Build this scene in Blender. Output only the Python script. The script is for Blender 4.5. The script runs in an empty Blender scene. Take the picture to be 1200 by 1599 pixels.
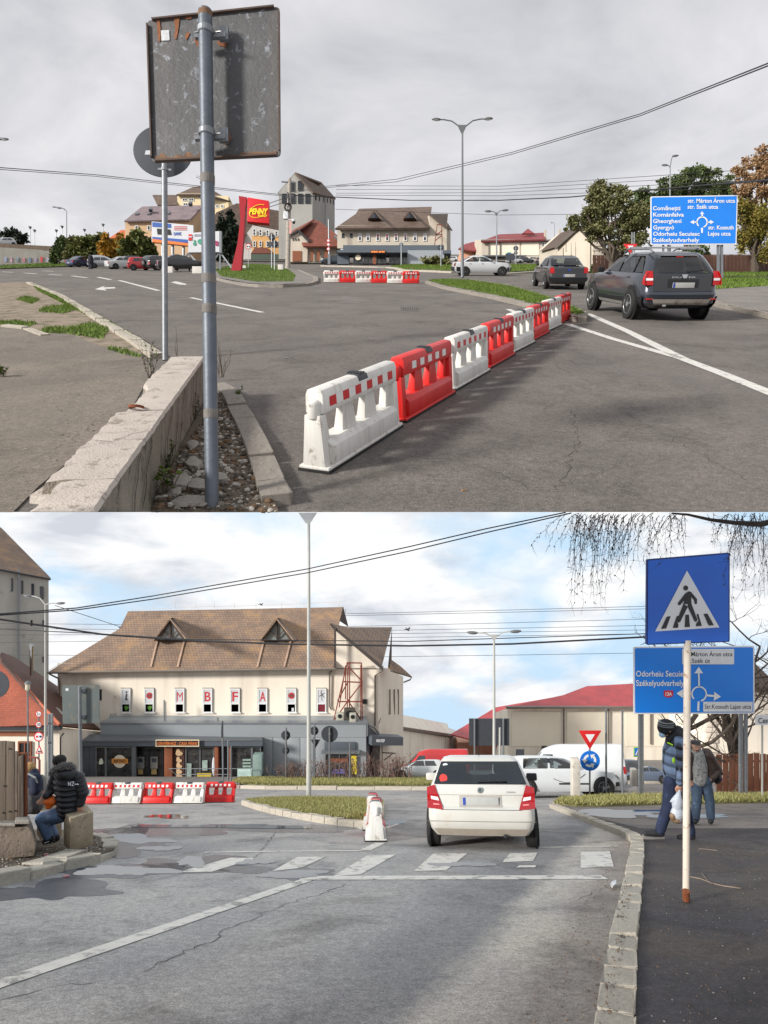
import bpy, bmesh, math, random
import numpy as np
from mathutils import Vector, Matrix
random.seed(7); RNG = np.random.default_rng(7)
scn = bpy.context.scene
COL = scn.collection
V = Vector
# ------------------------------------------------------------------ camera
F = 1000.0                      # focal length in picture units (picture is 1200 units wide)
cam = bpy.data.cameras.new('camera'); cam.sensor_fit = 'HORIZONTAL'; cam.sensor_width = 36; cam.lens = 30
cam.clip_start = .05; cam.clip_end = 3000
co = bpy.data.objects.new('camera', cam); COL.objects.link(co)
co.location = (0, 0, 0); co.rotation_euler = (math.radians(90), 0, 0); scn.camera = co
# ------------------------------------------------------------------ world, sun, exposure
SUN = V((.75, .5, -.35)).normalized()           # direction the sunlight travels
elev = math.asin(-SUN.z); azim = math.atan2(-SUN.x, -SUN.y)
W = bpy.data.worlds.new('World'); scn.world = W; W.use_nodes = True
nt = W.node_tree; nt.nodes.clear()
def N(nt, t, **k):
    n = nt.nodes.new(t)
    for a, b in k.items():
        if a.startswith('i_'):
            key = a[2:].replace('_', ' '); n.inputs[int(key) if key.isdigit() else key].default_value = b
        else: setattr(n, a, b)
    return n
def ramp(nt, fac, stops, interp='LINEAR'):
    r = nt.nodes.new('ShaderNodeValToRGB'); r.color_ramp.interpolation = interp
    e = r.color_ramp.elements
    while len(e) < len(stops): e.new(.5)
    for i, (p, c) in enumerate(stops): e[i].position = p; e[i].color = c if hasattr(c, '__len__') else (c, c, c, 1)
    nt.links.new(fac, r.inputs[0]); return r.outputs[0]
def math_(nt, op, a, b=None, c=None):
    n = nt.nodes.new('ShaderNodeMath'); n.operation = op
    for i, x in enumerate((a, b, c)):
        if x is None: continue
        if isinstance(x, (int, float)): n.inputs[i].default_value = x
        else: nt.links.new(x, n.inputs[i])
    return n.outputs[0]
def mixc(nt, fac, a, b, mode='MIX'):
    n = nt.nodes.new('ShaderNodeMix'); n.data_type = 'RGBA'; n.blend_type = mode
    for s, x in ((0, fac), (6, a), (7, b)):
        if isinstance(x, (int, float)): n.inputs[s].default_value = x
        elif isinstance(x, (tuple, list)): n.inputs[s].default_value = x
        else: nt.links.new(x, n.inputs[s])
    return n.outputs[2]
def lin(r, g=None, b=None):
    if g is None and hasattr(r, '__len__'): r, g, b = r[:3]
    elif g is None: g = b = r
    f = lambda c: (c/255/12.92 if c <= 10.3 else ((c/255+.055)/1.055)**2.4)
    return (f(r), f(g), f(b), 1)
sky = N(nt, 'ShaderNodeTexSky', sky_type='NISHITA', sun_disc=False)
sky.sun_elevation = elev; sky.sun_rotation = azim
tc = N(nt, 'ShaderNodeTexCoord'); sep = N(nt, 'ShaderNodeSeparateXYZ'); nt.links.new(tc.outputs['Generated'], sep.inputs[0])
zc = math_(nt, 'ADD', math_(nt, 'MAXIMUM', sep.outputs[2], 0), .22)
cmb = N(nt, 'ShaderNodeCombineXYZ')
nt.links.new(math_(nt, 'DIVIDE', sep.outputs[0], zc), cmb.inputs[0]); nt.links.new(math_(nt, 'DIVIDE', sep.outputs[1], zc), cmb.inputs[1])
n1 = N(nt, 'ShaderNodeTexNoise', i_Scale=2.3, i_Detail=8, i_Roughness=.56, i_Distortion=.5); nt.links.new(cmb.outputs[0], n1.inputs['Vector'])
cl = ramp(nt, n1.outputs[0], [(.30, (4.3, 4.4, 4.8, 1)), (.42, (5.8, 5.85, 6.15, 1)), (.54, (6.9, 6.85, 7.1, 1)), (.7, (8.6, 8.5, 8.6, 1))])
over = mixc(nt, .93, sky.outputs[0], cl)                     # a closed cloud deck over the clear sky
fogm = ramp(nt, sep.outputs[2], [(0.0, 1.0), (.3, 0.0)])
over = mixc(nt, math_(nt, 'MULTIPLY', fogm, .6), over, (6.6, 6.5, 6.7, 1))
bg = N(nt, 'ShaderNodeBackground', i_Strength=.112); nt.links.new(over, bg.inputs[0])
wo = N(nt, 'ShaderNodeOutputWorld'); nt.links.new(bg.outputs[0], wo.inputs[0])
sl = bpy.data.lights.new('sun', 'SUN'); sl.energy = 4.9; sl.angle = math.radians(8); sl.color = (1, .96, .9)
so = bpy.data.objects.new('sun', sl); COL.objects.link(so); so.rotation_euler = SUN.to_track_quat('-Z', 'Y').to_euler()
vs = scn.view_settings; vs.view_transform = 'Standard'; vs.look = 'None'; vs.exposure = 0.0; vs.gamma = 1; vs.use_curve_mapping = False
scn.cycles.max_bounces = 6; scn.cycles.diffuse_bounces = 3; scn.cycles.glossy_bounces = 3; scn.cycles.transmission_bounces = 4
scn.cycles.transparent_max_bounces = 8; scn.cycles.use_denoising = True; scn.cycles.caustics_reflective = False; scn.cycles.caustics_refractive = False
# ------------------------------------------------------------------ the two streets: each lies on its own hillside
def P(u, v, Y): return V(((u-600)/F*Y, Y, (800-v)/F*Y))
class Street:
    """A street on an evenly sloping hillside: eye height h above it, vh = picture row its surface runs towards."""
    def __init__(s, h, vh): s.h, s.vh = h, vh; s.k = (800-vh)/F
    def Y(s, v, dz=0): return F*(s.h-dz)/(v-s.vh)
    def g(s, u, v, dz=0):
        Y = s.Y(v, dz); return V(((u-600)/F*Y, Y, -s.h+dz+s.k*Y))
    def z(s, y): return -s.h+s.k*y
    def at(s, x, y, dz=0): return V((x, y, s.z(y)+dz))
    def rot(s, heading): return Matrix.Rotation(math.atan(s.k), 4, 'X') @ Matrix.Rotation(heading, 4, 'Z')
UP = Street(1.6, 395)           # the upper street climbs away from the viewer
LO = Street(1.4, 1183)          # the lower street runs downhill under it
# ------------------------------------------------------------------ objects
WL = {}
def tag(o, label=None, cat=None, group=None, kind=None):
    if label: o['label'] = label
    if cat: o['category'] = cat
    if group: o['group'] = group
    if kind: o['kind'] = kind
    return o
def thing(name, label, cat, loc, rot=None, group=None):
    o = bpy.data.objects.new(name, None); COL.objects.link(o); o.empty_display_size = .2
    o.location = loc; WL[o] = V(loc)
    if rot is not None:
        o.rotation_mode = 'QUATERNION'; o.rotation_quaternion = rot.to_quaternion(); WL[o] = V((0, 0, 0))
    return tag(o, label, cat, group)
def copy_tree(o, parent=None):
    c = o.copy(); COL.objects.link(c)
    if parent is not None: c.parent = parent
    for ch in o.children: copy_tree(ch, c)
    return c
class MB:
    def __init__(s): s.v = []; s.f = []; s.mi = []; s.m = 0
    def add(s, vs, fs):
        b = len(s.v); s.v += [tuple(p) for p in vs]; s.f += [tuple(i+b for i in f) for f in fs]; s.mi += [s.m]*len(fs); return s
    def poly(s, pts): return s.add(pts, [tuple(range(len(pts)))])
    def prism(s, pts, vec):
        n = len(pts); vec = V(vec); a = [V(p) for p in pts]
        return s.add(a+[p+vec for p in a], [tuple(range(n))[::-1], tuple(range(n, 2*n))]+[(i, (i+1) % n, n+(i+1) % n, n+i) for i in range(n)])
    def box(s, c, d, rz=0, taper=1.0):
        x, y, z = d[0]/2, d[1]/2, d[2]/2; cs, sn = math.cos(rz), math.sin(rz); out = []
        for sz in (-1, 1):
            t = taper if sz > 0 else 1
            for sx, sy in ((-1, -1), (1, -1), (1, 1), (-1, 1)):
                px, py = sx*x*t, sy*y*t; out.append((c[0]+px*cs-py*sn, c[1]+px*sn+py*cs, c[2]+sz*z))
        return s.add(out, [(3, 2, 1, 0), (4, 5, 6, 7), (0, 1, 5, 4), (1, 2, 6, 5), (2, 3, 7, 6), (3, 0, 4, 7)])
    def tube(s, pts, r, n=8, cap=True):
        pts = [V(p) for p in pts]; m = len(pts); rr = r if hasattr(r, '__len__') else [r]*m; vs = []; pa = None
        for i, p in enumerate(pts):
            t = (pts[min(i+1, m-1)]-pts[max(i-1, 0)])
            t = t.normalized() if t.length > 1e-9 else V((0, 0, 1))
            a = (pa - t*pa.dot(t)) if pa is not None else None
            if a is None or a.length < 1e-4: a = t.orthogonal()
            a.normalize(); pa = a; b = t.cross(a)
            vs += [p+(a*math.cos(2*math.pi*j/n)+b*math.sin(2*math.pi*j/n))*rr[i] for j in range(n)]
        fs = [(i*n+j, i*n+(j+1) % n, (i+1)*n+(j+1) % n, (i+1)*n+j) for i in range(m-1) for j in range(n)]
        if cap: fs += [tuple(range(n))[::-1], tuple(range((m-1)*n, m*n))]
        return s.add(vs, fs)
    def bar(s, a, b, w, d=None):            # square bar
        a, b = V(a), V(b); d = d or w; t = (b-a).normalized(); x = t.cross(V((0, 1, 0)))
        if x.length < .05: x = t.cross(V((0, 0, 1)))
        x.normalize(); y = t.cross(x); x *= w/2; y *= d/2
        return s.prism([a-x-y, a+x-y, a+x+y, a-x+y], b-a)
    def ball(s, c, r, n=10, m=7, rot=None):
        r = r if hasattr(r, '__len__') else (r, r, r); vs = []; c = V(c)
        for i in range(m+1):
            th = math.pi*i/m
            for j in range(n):
                ph = 2*math.pi*j/n; p = V((r[0]*math.sin(th)*math.cos(ph), r[1]*math.sin(th)*math.sin(ph), r[2]*math.cos(th)))
                vs.append(c+(rot @ p if rot else p))
        return s.add(vs, [(i*n+j, (i+1)*n+j, (i+1)*n+(j+1) % n, i*n+(j+1) % n) for i in range(m) for j in range(n)])
    def disc(s, c, r, axis, th, n=24, squash=1.0):
        c = V(c); ax = V(axis).normalized(); a = ax.orthogonal() if abs(ax.z) > .9 else V((0, 0, 1)).cross(ax); a.normalize(); b = ax.cross(a)
        return s.prism([c+a*math.cos(2*math.pi*j/n)*r*squash+b*math.sin(2*math.pi*j/n)*r for j in range(n)], ax*th)
    def lathe(s, c, prof, axis=(0, 0, 1), n=20):
        c = V(c); ax = V(axis).normalized(); a = ax.orthogonal(); a.normalize(); b = ax.cross(a); m = len(prof); vs = []
        for r, h in prof: vs += [c+ax*h+(a*math.cos(2*math.pi*j/n)+b*math.sin(2*math.pi*j/n))*r for j in range(n)]
        return s.add(vs, [(i*n+j, i*n+(j+1) % n, (i+1)*n+(j+1) % n, (i+1)*n+j) for i in range(m-1) for j in range(n)]+[tuple(range(n))[::-1], tuple(range((m-1)*n, m*n))])
    def grid(s, fn, nu, nv):
        return s.add([fn(i/nu, j/nv) for i in range(nu+1) for j in range(nv+1)],
                     [(i*(nv+1)+j, (i+1)*(nv+1)+j, (i+1)*(nv+1)+j+1, i*(nv+1)+j+1) for i in range(nu) for j in range(nv)])
    def build(s, name, mats, parent=None, smooth=False, bevel=0, seg=2, fix=True, angle=40, merge=False):
        off = WL.get(parent, V((0, 0, 0))) if parent is not None else V((0, 0, 0))
        me = bpy.data.meshes.new(name); me.from_pydata([(p[0]-off.x, p[1]-off.y, p[2]-off.z) for p in s.v], [], s.f)
        mats = mats if isinstance(mats, (list, tuple)) else [mats]
        for m in mats: me.materials.append(m)
        if len(mats) > 1: me.polygons.foreach_set('material_index', s.mi)
        if fix or bevel or merge:
            bm = bmesh.new(); bm.from_mesh(me)
            if merge: bmesh.ops.remove_doubles(bm, verts=bm.verts, dist=1e-4)
            bmesh.ops.recalc_face_normals(bm, faces=bm.faces)
            if bevel:
                ed = [e for e in bm.edges if len(e.link_faces) == 2 and e.calc_face_angle(0) > .6]
                bmesh.ops.bevel(bm, geom=ed, offset=bevel, segments=seg, affect='EDGES', profile=.6, clamp_overlap=True)
            bm.to_mesh(me); bm.free()
        if smooth or bevel:
            me.polygons.foreach_set('use_smooth', [True]*len(me.polygons)); me.set_sharp_from_angle(angle=math.radians(angle))
        o = bpy.data.objects.new(name, me); COL.objects.link(o)
        if parent is not None: o.parent = parent
        WL[o] = off
        return o
def solo(mb, name, mats, label, cat, group=None, base=None, **k):       # a thing that is one mesh
    b = base if base is not None else V([sum(p[i] for p in mb.v)/len(mb.v) for i in range(3)])
    if base is None: b.z = min(p[2] for p in mb.v)
    mb.v = [(p[0]-b[0], p[1]-b[1], p[2]-b[2]) for p in mb.v]
    o = mb.build(name, mats, **k); o.location = b; return tag(o, label, cat, group)
def rect(u0, v0, u1, v1, Y, Y2=None):
    Y2 = Y if Y2 is None else Y2
    return [P(u0, v1, Y), P(u1, v1, Y2), P(u1, v0, Y2), P(u0, v0, Y)]
FONT_DONE = {}
def text(s, name, mat, parent, u0, u1, vbase, Y, th=.004, bold=.012, caps=None, slant=0):
    """flat lettering facing the viewer: runs from column u0 to u1 on row vbase at distance Y; caps = cap height in rows"""
    c = bpy.data.curves.new(name, 'FONT'); c.body = s; c.size = 1; c.offset = bold; c.extrude = 0; c.shear = slant; c.resolution_u = 3
    t = bpy.data.objects.new('t', c); COL.objects.link(t)
    dg = bpy.context.evaluated_depsgraph_get(); me = bpy.data.meshes.new_from_object(t.evaluated_get(dg))
    bpy.data.objects.remove(t); bpy.data.curves.remove(c)
    n = len(me.vertices); a = np.empty(n*3); me.vertices.foreach_get('co', a); a = a.reshape(-1, 3)
    w0, w1 = a[:, 0].min(), a[:, 0].max(); sx = (u1-u0)/F*Y/(w1-w0)
    sz = (caps/F*Y/.72) if caps else sx
    off = WL.get(parent, V((0, 0, 0))); o0 = P(u0, vbase, Y)
    b = np.stack([(a[:, 0]-w0)*sx+o0.x-off.x, np.full(n, o0.y-off.y), a[:, 1]*sz+o0.z-off.z], 1)
    me.vertices.foreach_set('co', b.ravel()); me.materials.clear(); me.materials.append(mat); me.name = name
    o = bpy.data.objects.new(name, me); COL.objects.link(o); o.parent = parent; WL[o] = off
    return o
# ------------------------------------------------------------------ materials
MATS = {}
def M(name, col, rough=.6, metal=0.0, var=.12, scale=6.0, bump=0.0, bscale=40.0, spots=None, coat=0.0, trans=0.0, detail=6, spec=.5, stretch=None, streak=None):
    """painted / mineral surface: base colour with patchy variation, optional spots=(rgb, amount, scale) of dirt, wear or painted reflection, fine relief"""
    if name in MATS: return MATS[name]
    m = bpy.data.materials.new(name); m.use_nodes = True; t = m.node_tree; b = t.nodes['Principled BSDF']
    c = lin(col); tcn = N(t, 'ShaderNodeTexCoord'); vec = tcn.outputs['Object']
    if stretch:
        mp = N(t, 'ShaderNodeMapping'); mp.inputs['Scale'].default_value = stretch; t.links.new(vec, mp.inputs[0]); vec = mp.outputs[0]
    n = N(t, 'ShaderNodeTexNoise', i_Scale=scale, i_Detail=detail, i_Roughness=.62); t.links.new(vec, n.inputs['Vector'])
    lo = tuple(x*(1-var) for x in c[:3])+(1,); hi = tuple(min(1, x*(1+var)) for x in c[:3])+(1,)
    out = ramp(t, n.outputs[0], [(.3, lo), (.7, hi)])
    if spots:
        n2 = N(t, 'ShaderNodeTexNoise', i_Scale=spots[2], i_Detail=8, i_Roughness=.7, i_Distortion=.3); t.links.new(vec, n2.inputs['Vector'])
        th = .5+(.5-spots[1])*.5
        out = mixc(t, ramp(t, n2.outputs[0], [(th, 0.0), (min(1, th+.09), 1.0)]), out, lin(spots[0]))
    if streak:
        mp2 = N(t, 'ShaderNodeMapping'); mp2.inputs['Scale'].default_value = (streak[2], streak[2], streak[2]*.08); t.links.new(tcn.outputs['Object'], mp2.inputs[0])
        n3 = N(t, 'ShaderNodeTexNoise', i_Scale=1.0, i_Detail=5, i_Roughness=.6); t.links.new(mp2.outputs[0], n3.inputs['Vector'])
        out = mixc(t, math_(t, 'MULTIPLY', ramp(t, n3.outputs[0], [(.48, 0.0), (.75, 1.0)]), streak[1]), out, lin(streak[0]))
    t.links.new(out, b.inputs['Base Color'])
    b.inputs['Roughness'].default_value = rough; b.inputs['Metallic'].default_value = metal; b.inputs['Specular IOR Level'].default_value = spec
    b.inputs['Coat Weight'].default_value = coat; b.inputs['Transmission Weight'].default_value = trans
    if coat: b.inputs['Coat Roughness'].default_value = .08
    if bump:
        n4 = N(t, 'ShaderNodeTexNoise', i_Scale=bscale, i_Detail=5, i_Roughness=.6); t.links.new(vec, n4.inputs['Vector'])
        bp = N(t, 'ShaderNodeBump', i_Strength=bump, i_Distance=.02); t.links.new(n4.outputs[0], bp.inputs['Height']); t.links.new(bp.outputs[0], b.inputs['Normal'])
    MATS[name] = m; return m
def Emit(name, col, s):
    m = bpy.data.materials.new(name); m.use_nodes = True; b = m.node_tree.nodes['Principled BSDF']
    b.inputs['Base Color'].default_value = lin(col); b.inputs['Emission Color'].default_value = lin(col); b.inputs['Emission Strength'].default_value = s; b.inputs['Roughness'].default_value = .3
    m.cycles.emission_sampling = 'NONE'; return m
def asphalt(name, col, dark, light, bands=None, crack=.5, wet=0.0):
    m = bpy.data.materials.new(name); m.use_nodes = True; t = m.node_tree; b = t.nodes['Principled BSDF']
    tcn = N(t, 'ShaderNodeTexCoord'); vec = tcn.outputs['Object']
    def noise(s, d=5, r=.6, dist=0, vv=None):
        n = N(t, 'ShaderNodeTexNoise', i_Scale=s, i_Detail=d, i_Roughness=r, i_Distortion=dist); t.links.new(vv or vec, n.inputs['Vector']); return n.outputs[0]
    out = mixc(t, ramp(t, noise(.55, 6, .6, .4), [(.38, 0.0), (.66, 1.0)]), lin(col), lin(light))
    out = mixc(t, math_(t, 'MULTIPLY', ramp(t, noise(.9, 8, .72, .6), [(.5, 0.0), (.68, 1.0)]), .75), out, lin(dark))
    if bands:       # lighter and darker bands that run along the road: (direction x per y, [(offset, factor)...])
        sx = N(t, 'ShaderNodeSeparateXYZ'); t.links.new(vec, sx.inputs[0])
        q = math_(t, 'SUBTRACT', sx.outputs[0], math_(t, 'MULTIPLY', sx.outputs[1], bands[0]))
        q = math_(t, 'ADD', q, math_(t, 'MULTIPLY', math_(t, 'SUBTRACT', noise(1.4, 6, .7), .5), .55))
        q = math_(t, 'MULTIPLY_ADD', q, 1/4.2, 1.0)
        f = ramp(t, q, bands[1]); out = mixc(t, 1.0, out, f, 'MULTIPLY')
    sp = ramp(t, noise(90, 3, .8), [(.3, .5), (.5, 1.0), (.72, 1.6)])
    out = mixc(t, 1.0, out, sp, 'MULTIPLY')
    sp2 = ramp(t, noise(19, 4, .8), [(.3, .70), (.7, 1.28)]); out = mixc(t, 1.0, out, sp2, 'MULTIPLY')
    t.links.new(out, b.inputs['Base Color'])
    wetm = ramp(t, noise(.35, 7, .7, .5), [(.52, 0.0), (.62, 1.0)])
    t.links.new(math_(t, 'SUBTRACT', .9, math_(t, 'MULTIPLY', wetm, wet)), b.inputs['Roughness'])
    b.inputs['Specular IOR Level'].default_value = .3
    bp = N(t, 'ShaderNodeBump', i_Strength=.55, i_Distance=.012); t.links.new(noise(120, 4, .7), bp.inputs['Height']); t.links.new(bp.outputs[0], b.inputs['Normal'])
    MATS[name] = m; return m
def tiles(name, col, col2, sx, sz, rough=.75, moss=None, relief=.6, mort=.62):
    """roof covering seen from afar: courses and joints as relief and tint"""
    m = bpy.data.materials.new(name); m.use_nodes = True; t = m.node_tree; b = t.nodes['Principled BSDF']
    tcn = N(t, 'ShaderNodeTexCoord'); s = N(t, 'ShaderNodeSeparateXYZ'); t.links.new(tcn.outputs['UV'], s.inputs[0])
    br = N(t, 'ShaderNodeTexBrick', i_Scale=1.0, offset=.5); br.inputs['Mortar Size'].default_value = .035; br.inputs['Brick Width'].default_value = sx; br.inputs['Row Height'].default_value = sz
    br.inputs['Color1'].default_value = lin(col); br.inputs['Color2'].default_value = lin(col2); br.inputs['Mortar'].default_value = tuple(mort*x for x in lin(col)[:3])+(1,)
    t.links.new(tcn.outputs['UV'], br.inputs['Vector'])
    n = N(t, 'ShaderNodeTexNoise', i_Scale=.6, i_Detail=8, i_Roughness=.7); t.links.new(tcn.outputs['UV'], n.inputs['Vector'])
    out = mixc(t, 1.0, br.outputs[0], ramp(t, n.outputs[0], [(.3, .7), (.7, 1.3)]), 'MULTIPLY')
    if moss: out = mixc(t, math_(t, 'MULTIPLY', ramp(t, n.outputs[0], [(.5, 0.0), (.66, 1.0)]), .6), out, lin(moss))
    t.links.new(out, b.inputs['Base Color']); b.inputs['Roughness'].default_value = rough
    fr = math_(t, 'FRACT', math_(t, 'DIVIDE', s.outputs[1], sz))
    bp = N(t, 'ShaderNodeBump', i_Strength=relief, i_Distance=.06); t.links.new(fr, bp.inputs['Height']); t.links.new(bp.outputs[0], b.inputs['Normal'])
    MATS[name] = m; return m
def planar_uv(o, a, b):
    """UV in metres along the two given directions (for roof courses)"""
    me = o.data; uv = me.uv_layers.new(name='uv'); a, b = V(a).normalized(), V(b).normalized(); vv = me.vertices
    for l in me.loops:
        c = vv[l.vertex_index].co; uv.data[l.index].uv = (c.dot(a), c.dot(b))
def leafmat(name, cols):
    m = bpy.data.materials.new(name); m.use_nodes = True; t = m.node_tree; b = t.nodes['Principled BSDF']
    tcn = N(t, 'ShaderNodeTexCoord'); n = N(t, 'ShaderNodeTexNoise', i_Scale=1.1, i_Detail=3); t.links.new(tcn.outputs['Object'], n.inputs['Vector'])
    wn = N(t, 'ShaderNodeNewGeometry')
    f = math_(t, 'ADD', math_(t, 'MULTIPLY', wn.outputs['Random Per Island'], .55), math_(t, 'MULTIPLY', n.outputs[0], .5))
    t.links.new(ramp(t, f, [(i/(len(cols)-1)*.8+.1, lin(c)) for i, c in enumerate(cols)]), b.inputs['Base Color']); b.inputs['Roughness'].default_value = .6
    b.inputs['Specular IOR Level'].default_value = .25
    MATS[name] = m; return m
galv = M('galvanised steel', (128, 132, 136), .5, .5, .15, 14, bump=.1, spots=((150, 152, 152), .35, 20))
galv_dk = M('dark galvanised steel', (92, 98, 106), .5, .35, .15, 14, bump=.1, spots=((74, 62, 54), .2, 9))
pole_pale = M('pale lamp pole', (178, 178, 172), .5, .1, .08, 3)
lamp_grey = M('lamp housing', (105, 108, 110), .5, .3, .06, 3)
black = M('black plastic', (24, 24, 26), .5, 0, .1, 5)
rubber = M('tyre rubber', (30, 29, 28), .8, 0, .2, 12, bump=.2)
rimm = M('alloy rim', (150, 152, 154), .35, .8, .06, 5)
rimcap = M('steel wheel cover', (120, 122, 124), .4, .5, .06, 5)
chrome = M('chrome', (200, 200, 200), .15, 1, .02, 5)
glass_dk = M('car glass', (24, 29, 31), .03, 0, .3, 2, spec=1.0, coat=.6)
glass_see = bpy.data.materials.new('clear car glass'); glass_see.use_nodes = True; t_ = glass_see.node_tree; t_.nodes.remove(t_.nodes['Principled BSDF'])
tr_ = N(t_, 'ShaderNodeBsdfTransparent'); tr_.inputs[0].default_value = (.50, .55, .55, 1); gl_ = N(t_, 'ShaderNodeBsdfGlossy', i_Roughness=.02); fr_ = N(t_, 'ShaderNodeFresnel', i_IOR=1.6); mx_ = N(t_, 'ShaderNodeMixShader')
t_.links.new(math_(t_, 'ADD', fr_.outputs[0], .04), mx_.inputs[0]); t_.links.new(tr_.outputs[0], mx_.inputs[1]); t_.links.new(gl_.outputs[0], mx_.inputs[2]); t_.links.new(mx_.outputs[0], t_.nodes['Material Output'].inputs[0])
glass_sh = M('shop glass', (56, 56, 56), .05, 0, .75, 2.2, spec=.8, spots=((108, 96, 80), .3, 3))  # lighter mottling paints in reflections and the shop interior
glass_w = M('window glass', (58, 64, 72), .08, 0, .25, 2, spec=.7)
plate_w = M('number plate', (172, 172, 168), .4, 0, .06, 9)
plate_b = M('plate band', (40, 70, 160), .4, 0, .02, 9)
red_light = M('red light lens', (158, 18, 20), .15, 0, .1, 20, coat=.6)
lit_red = Emit('lit brake light', (158, 14, 16), .35)
white_lens = M('white light lens', (225, 225, 225), .12, 0, .1, 30, coat=.6)
conc = M('weathered concrete', (166, 158, 148), .88, 0, .18, 5, bump=.5, bscale=60, spots=((104, 98, 90), .42, 7))
conc_l = M('pale concrete', (196, 190, 180), .88, 0, .12, 4, bump=.4, bscale=60, spots=((130, 124, 114), .36, 9))
kerbm = M('kerb concrete', (146, 139, 130), .9, 0, .2, 6, bump=.6, bscale=70, spots=((84, 79, 72), .4, 12))
kerbl = M('old kerb concrete', (182, 174, 160), .9, 0, .16, 8, bump=.7, bscale=60, spots=((108, 100, 90), .36, 18))
paint_w = M('road paint', (205, 203, 196), .7, 0, .08, 8, spots=((120, 116, 110), .38, 9), bump=.2, bscale=120)
paint_b = M('road paint lower', (208, 203, 194), .7, 0, .1, 8, spots=((140, 137, 132), .44, 5), bump=.2, bscale=120)
soil = M('soil', (92, 80, 66), .95, 0, .3, 9, bump=.8, bscale=40, spots=((60, 50, 42), .45, 16))
rust = M('rust', (122, 66, 36), .85, 0, .3, 18, bump=.4)
wire_m = M('cable', (40, 40, 44), .6, 0, .05, 3)
sign_blue = M('sign blue', (30, 112, 206), .35, 0, .06, 3)
sign_white = M('sign white', (222, 224, 226), .4, 0, .03, 4)
sign_black = M('sign black', (38, 38, 40), .5, 0, .05, 5)
sign_red = M('sign red', (205, 40, 44), .4, 0, .06, 4)
sign_back = M('sign back', (62, 66, 72), .6, .1, .12, 5)
# ================================================================== SETTING
def ground_poly(st, pts, dz, name, mat, th=0, parent=None, kind=None, at=None):
    mb = MB(); q = [st.g(u, v, dz) for u, v in pts] if at is None else at
    if th: mb.prism([p-V((0, 0, th)) for p in q], (0, 0, th))
    else: mb.poly(q)
    o = mb.build(name, mat, parent, fix=bool(th))
    if not th:
        for p in o.data.polygons:
            if p.normal.z < 0: o.data.flip_normals(); break
    if kind: o['kind'] = kind
    return o
def sheet(st, y0, y1, wa, wb, name, mat, ny=30):
    mb = MB(); ys = [y0*(y1/y0)**(i/ny) for i in range(ny+1)]
    mb.add([(sx*(wa*y+wb), y, st.z(y)) for y in ys for sx in (-1, -.5, 0, .5, 1)], [(i*5+j, i*5+j+1, (i+1)*5+j+1, (i+1)*5+j) for i in range(ny) for j in range(4)])
    o = mb.build(name, mat, fix=False); o['kind'] = 'structure'; return o
asph_up = asphalt('asphalt upper street', (102, 97, 93), (80, 76, 73), (116, 110, 104), wet=.3)
asph_lo = asphalt('asphalt lower street', (152, 150, 149), (108, 106, 105), (174, 170, 165), bands=(.43, [(.0, (1, 1, 1, 1)), (.15, (.95, .95, .96, 1)), (.32, (1.08, 1.06, 1.03, 1)), (.45, (.9, .9, .91, 1)), (.55, (.66, .665, .69, 1)), (.655, (.62, .625, .65, 1)), (.715, (1.22, 1.17, 1.08, 1)), (.78, (1.12, 1.06, .98, 1)), (.84, (.78, .71, .65, 1)), (1, (.78, .72, .68, 1))]), wet=.45)
asph_yard = asphalt('old yard asphalt', (114, 107, 99), (92, 86, 79), (130, 121, 110), wet=.1)
asph_walk = asphalt('fresh dark walkway asphalt', (70, 67, 70), (46, 43, 44), (86, 78, 72), wet=.3)
asph_pave = asphalt('grey pavement', (120, 116, 112), (104, 100, 96), (134, 128, 122), wet=.1)
asph_lot = asphalt('worn lot asphalt', (112, 106, 102), (78, 74, 72), (132, 124, 116), wet=.5)
upper_road = sheet(UP, 3.95, 640, .62, 2.5, 'upper_road', asph_up); upper_road.name = 'upper_road'
# the slab that carries the upper street
lower_road = sheet(LO, 3.2, 150, .62, 3, 'lower_road', asph_lo)
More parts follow.
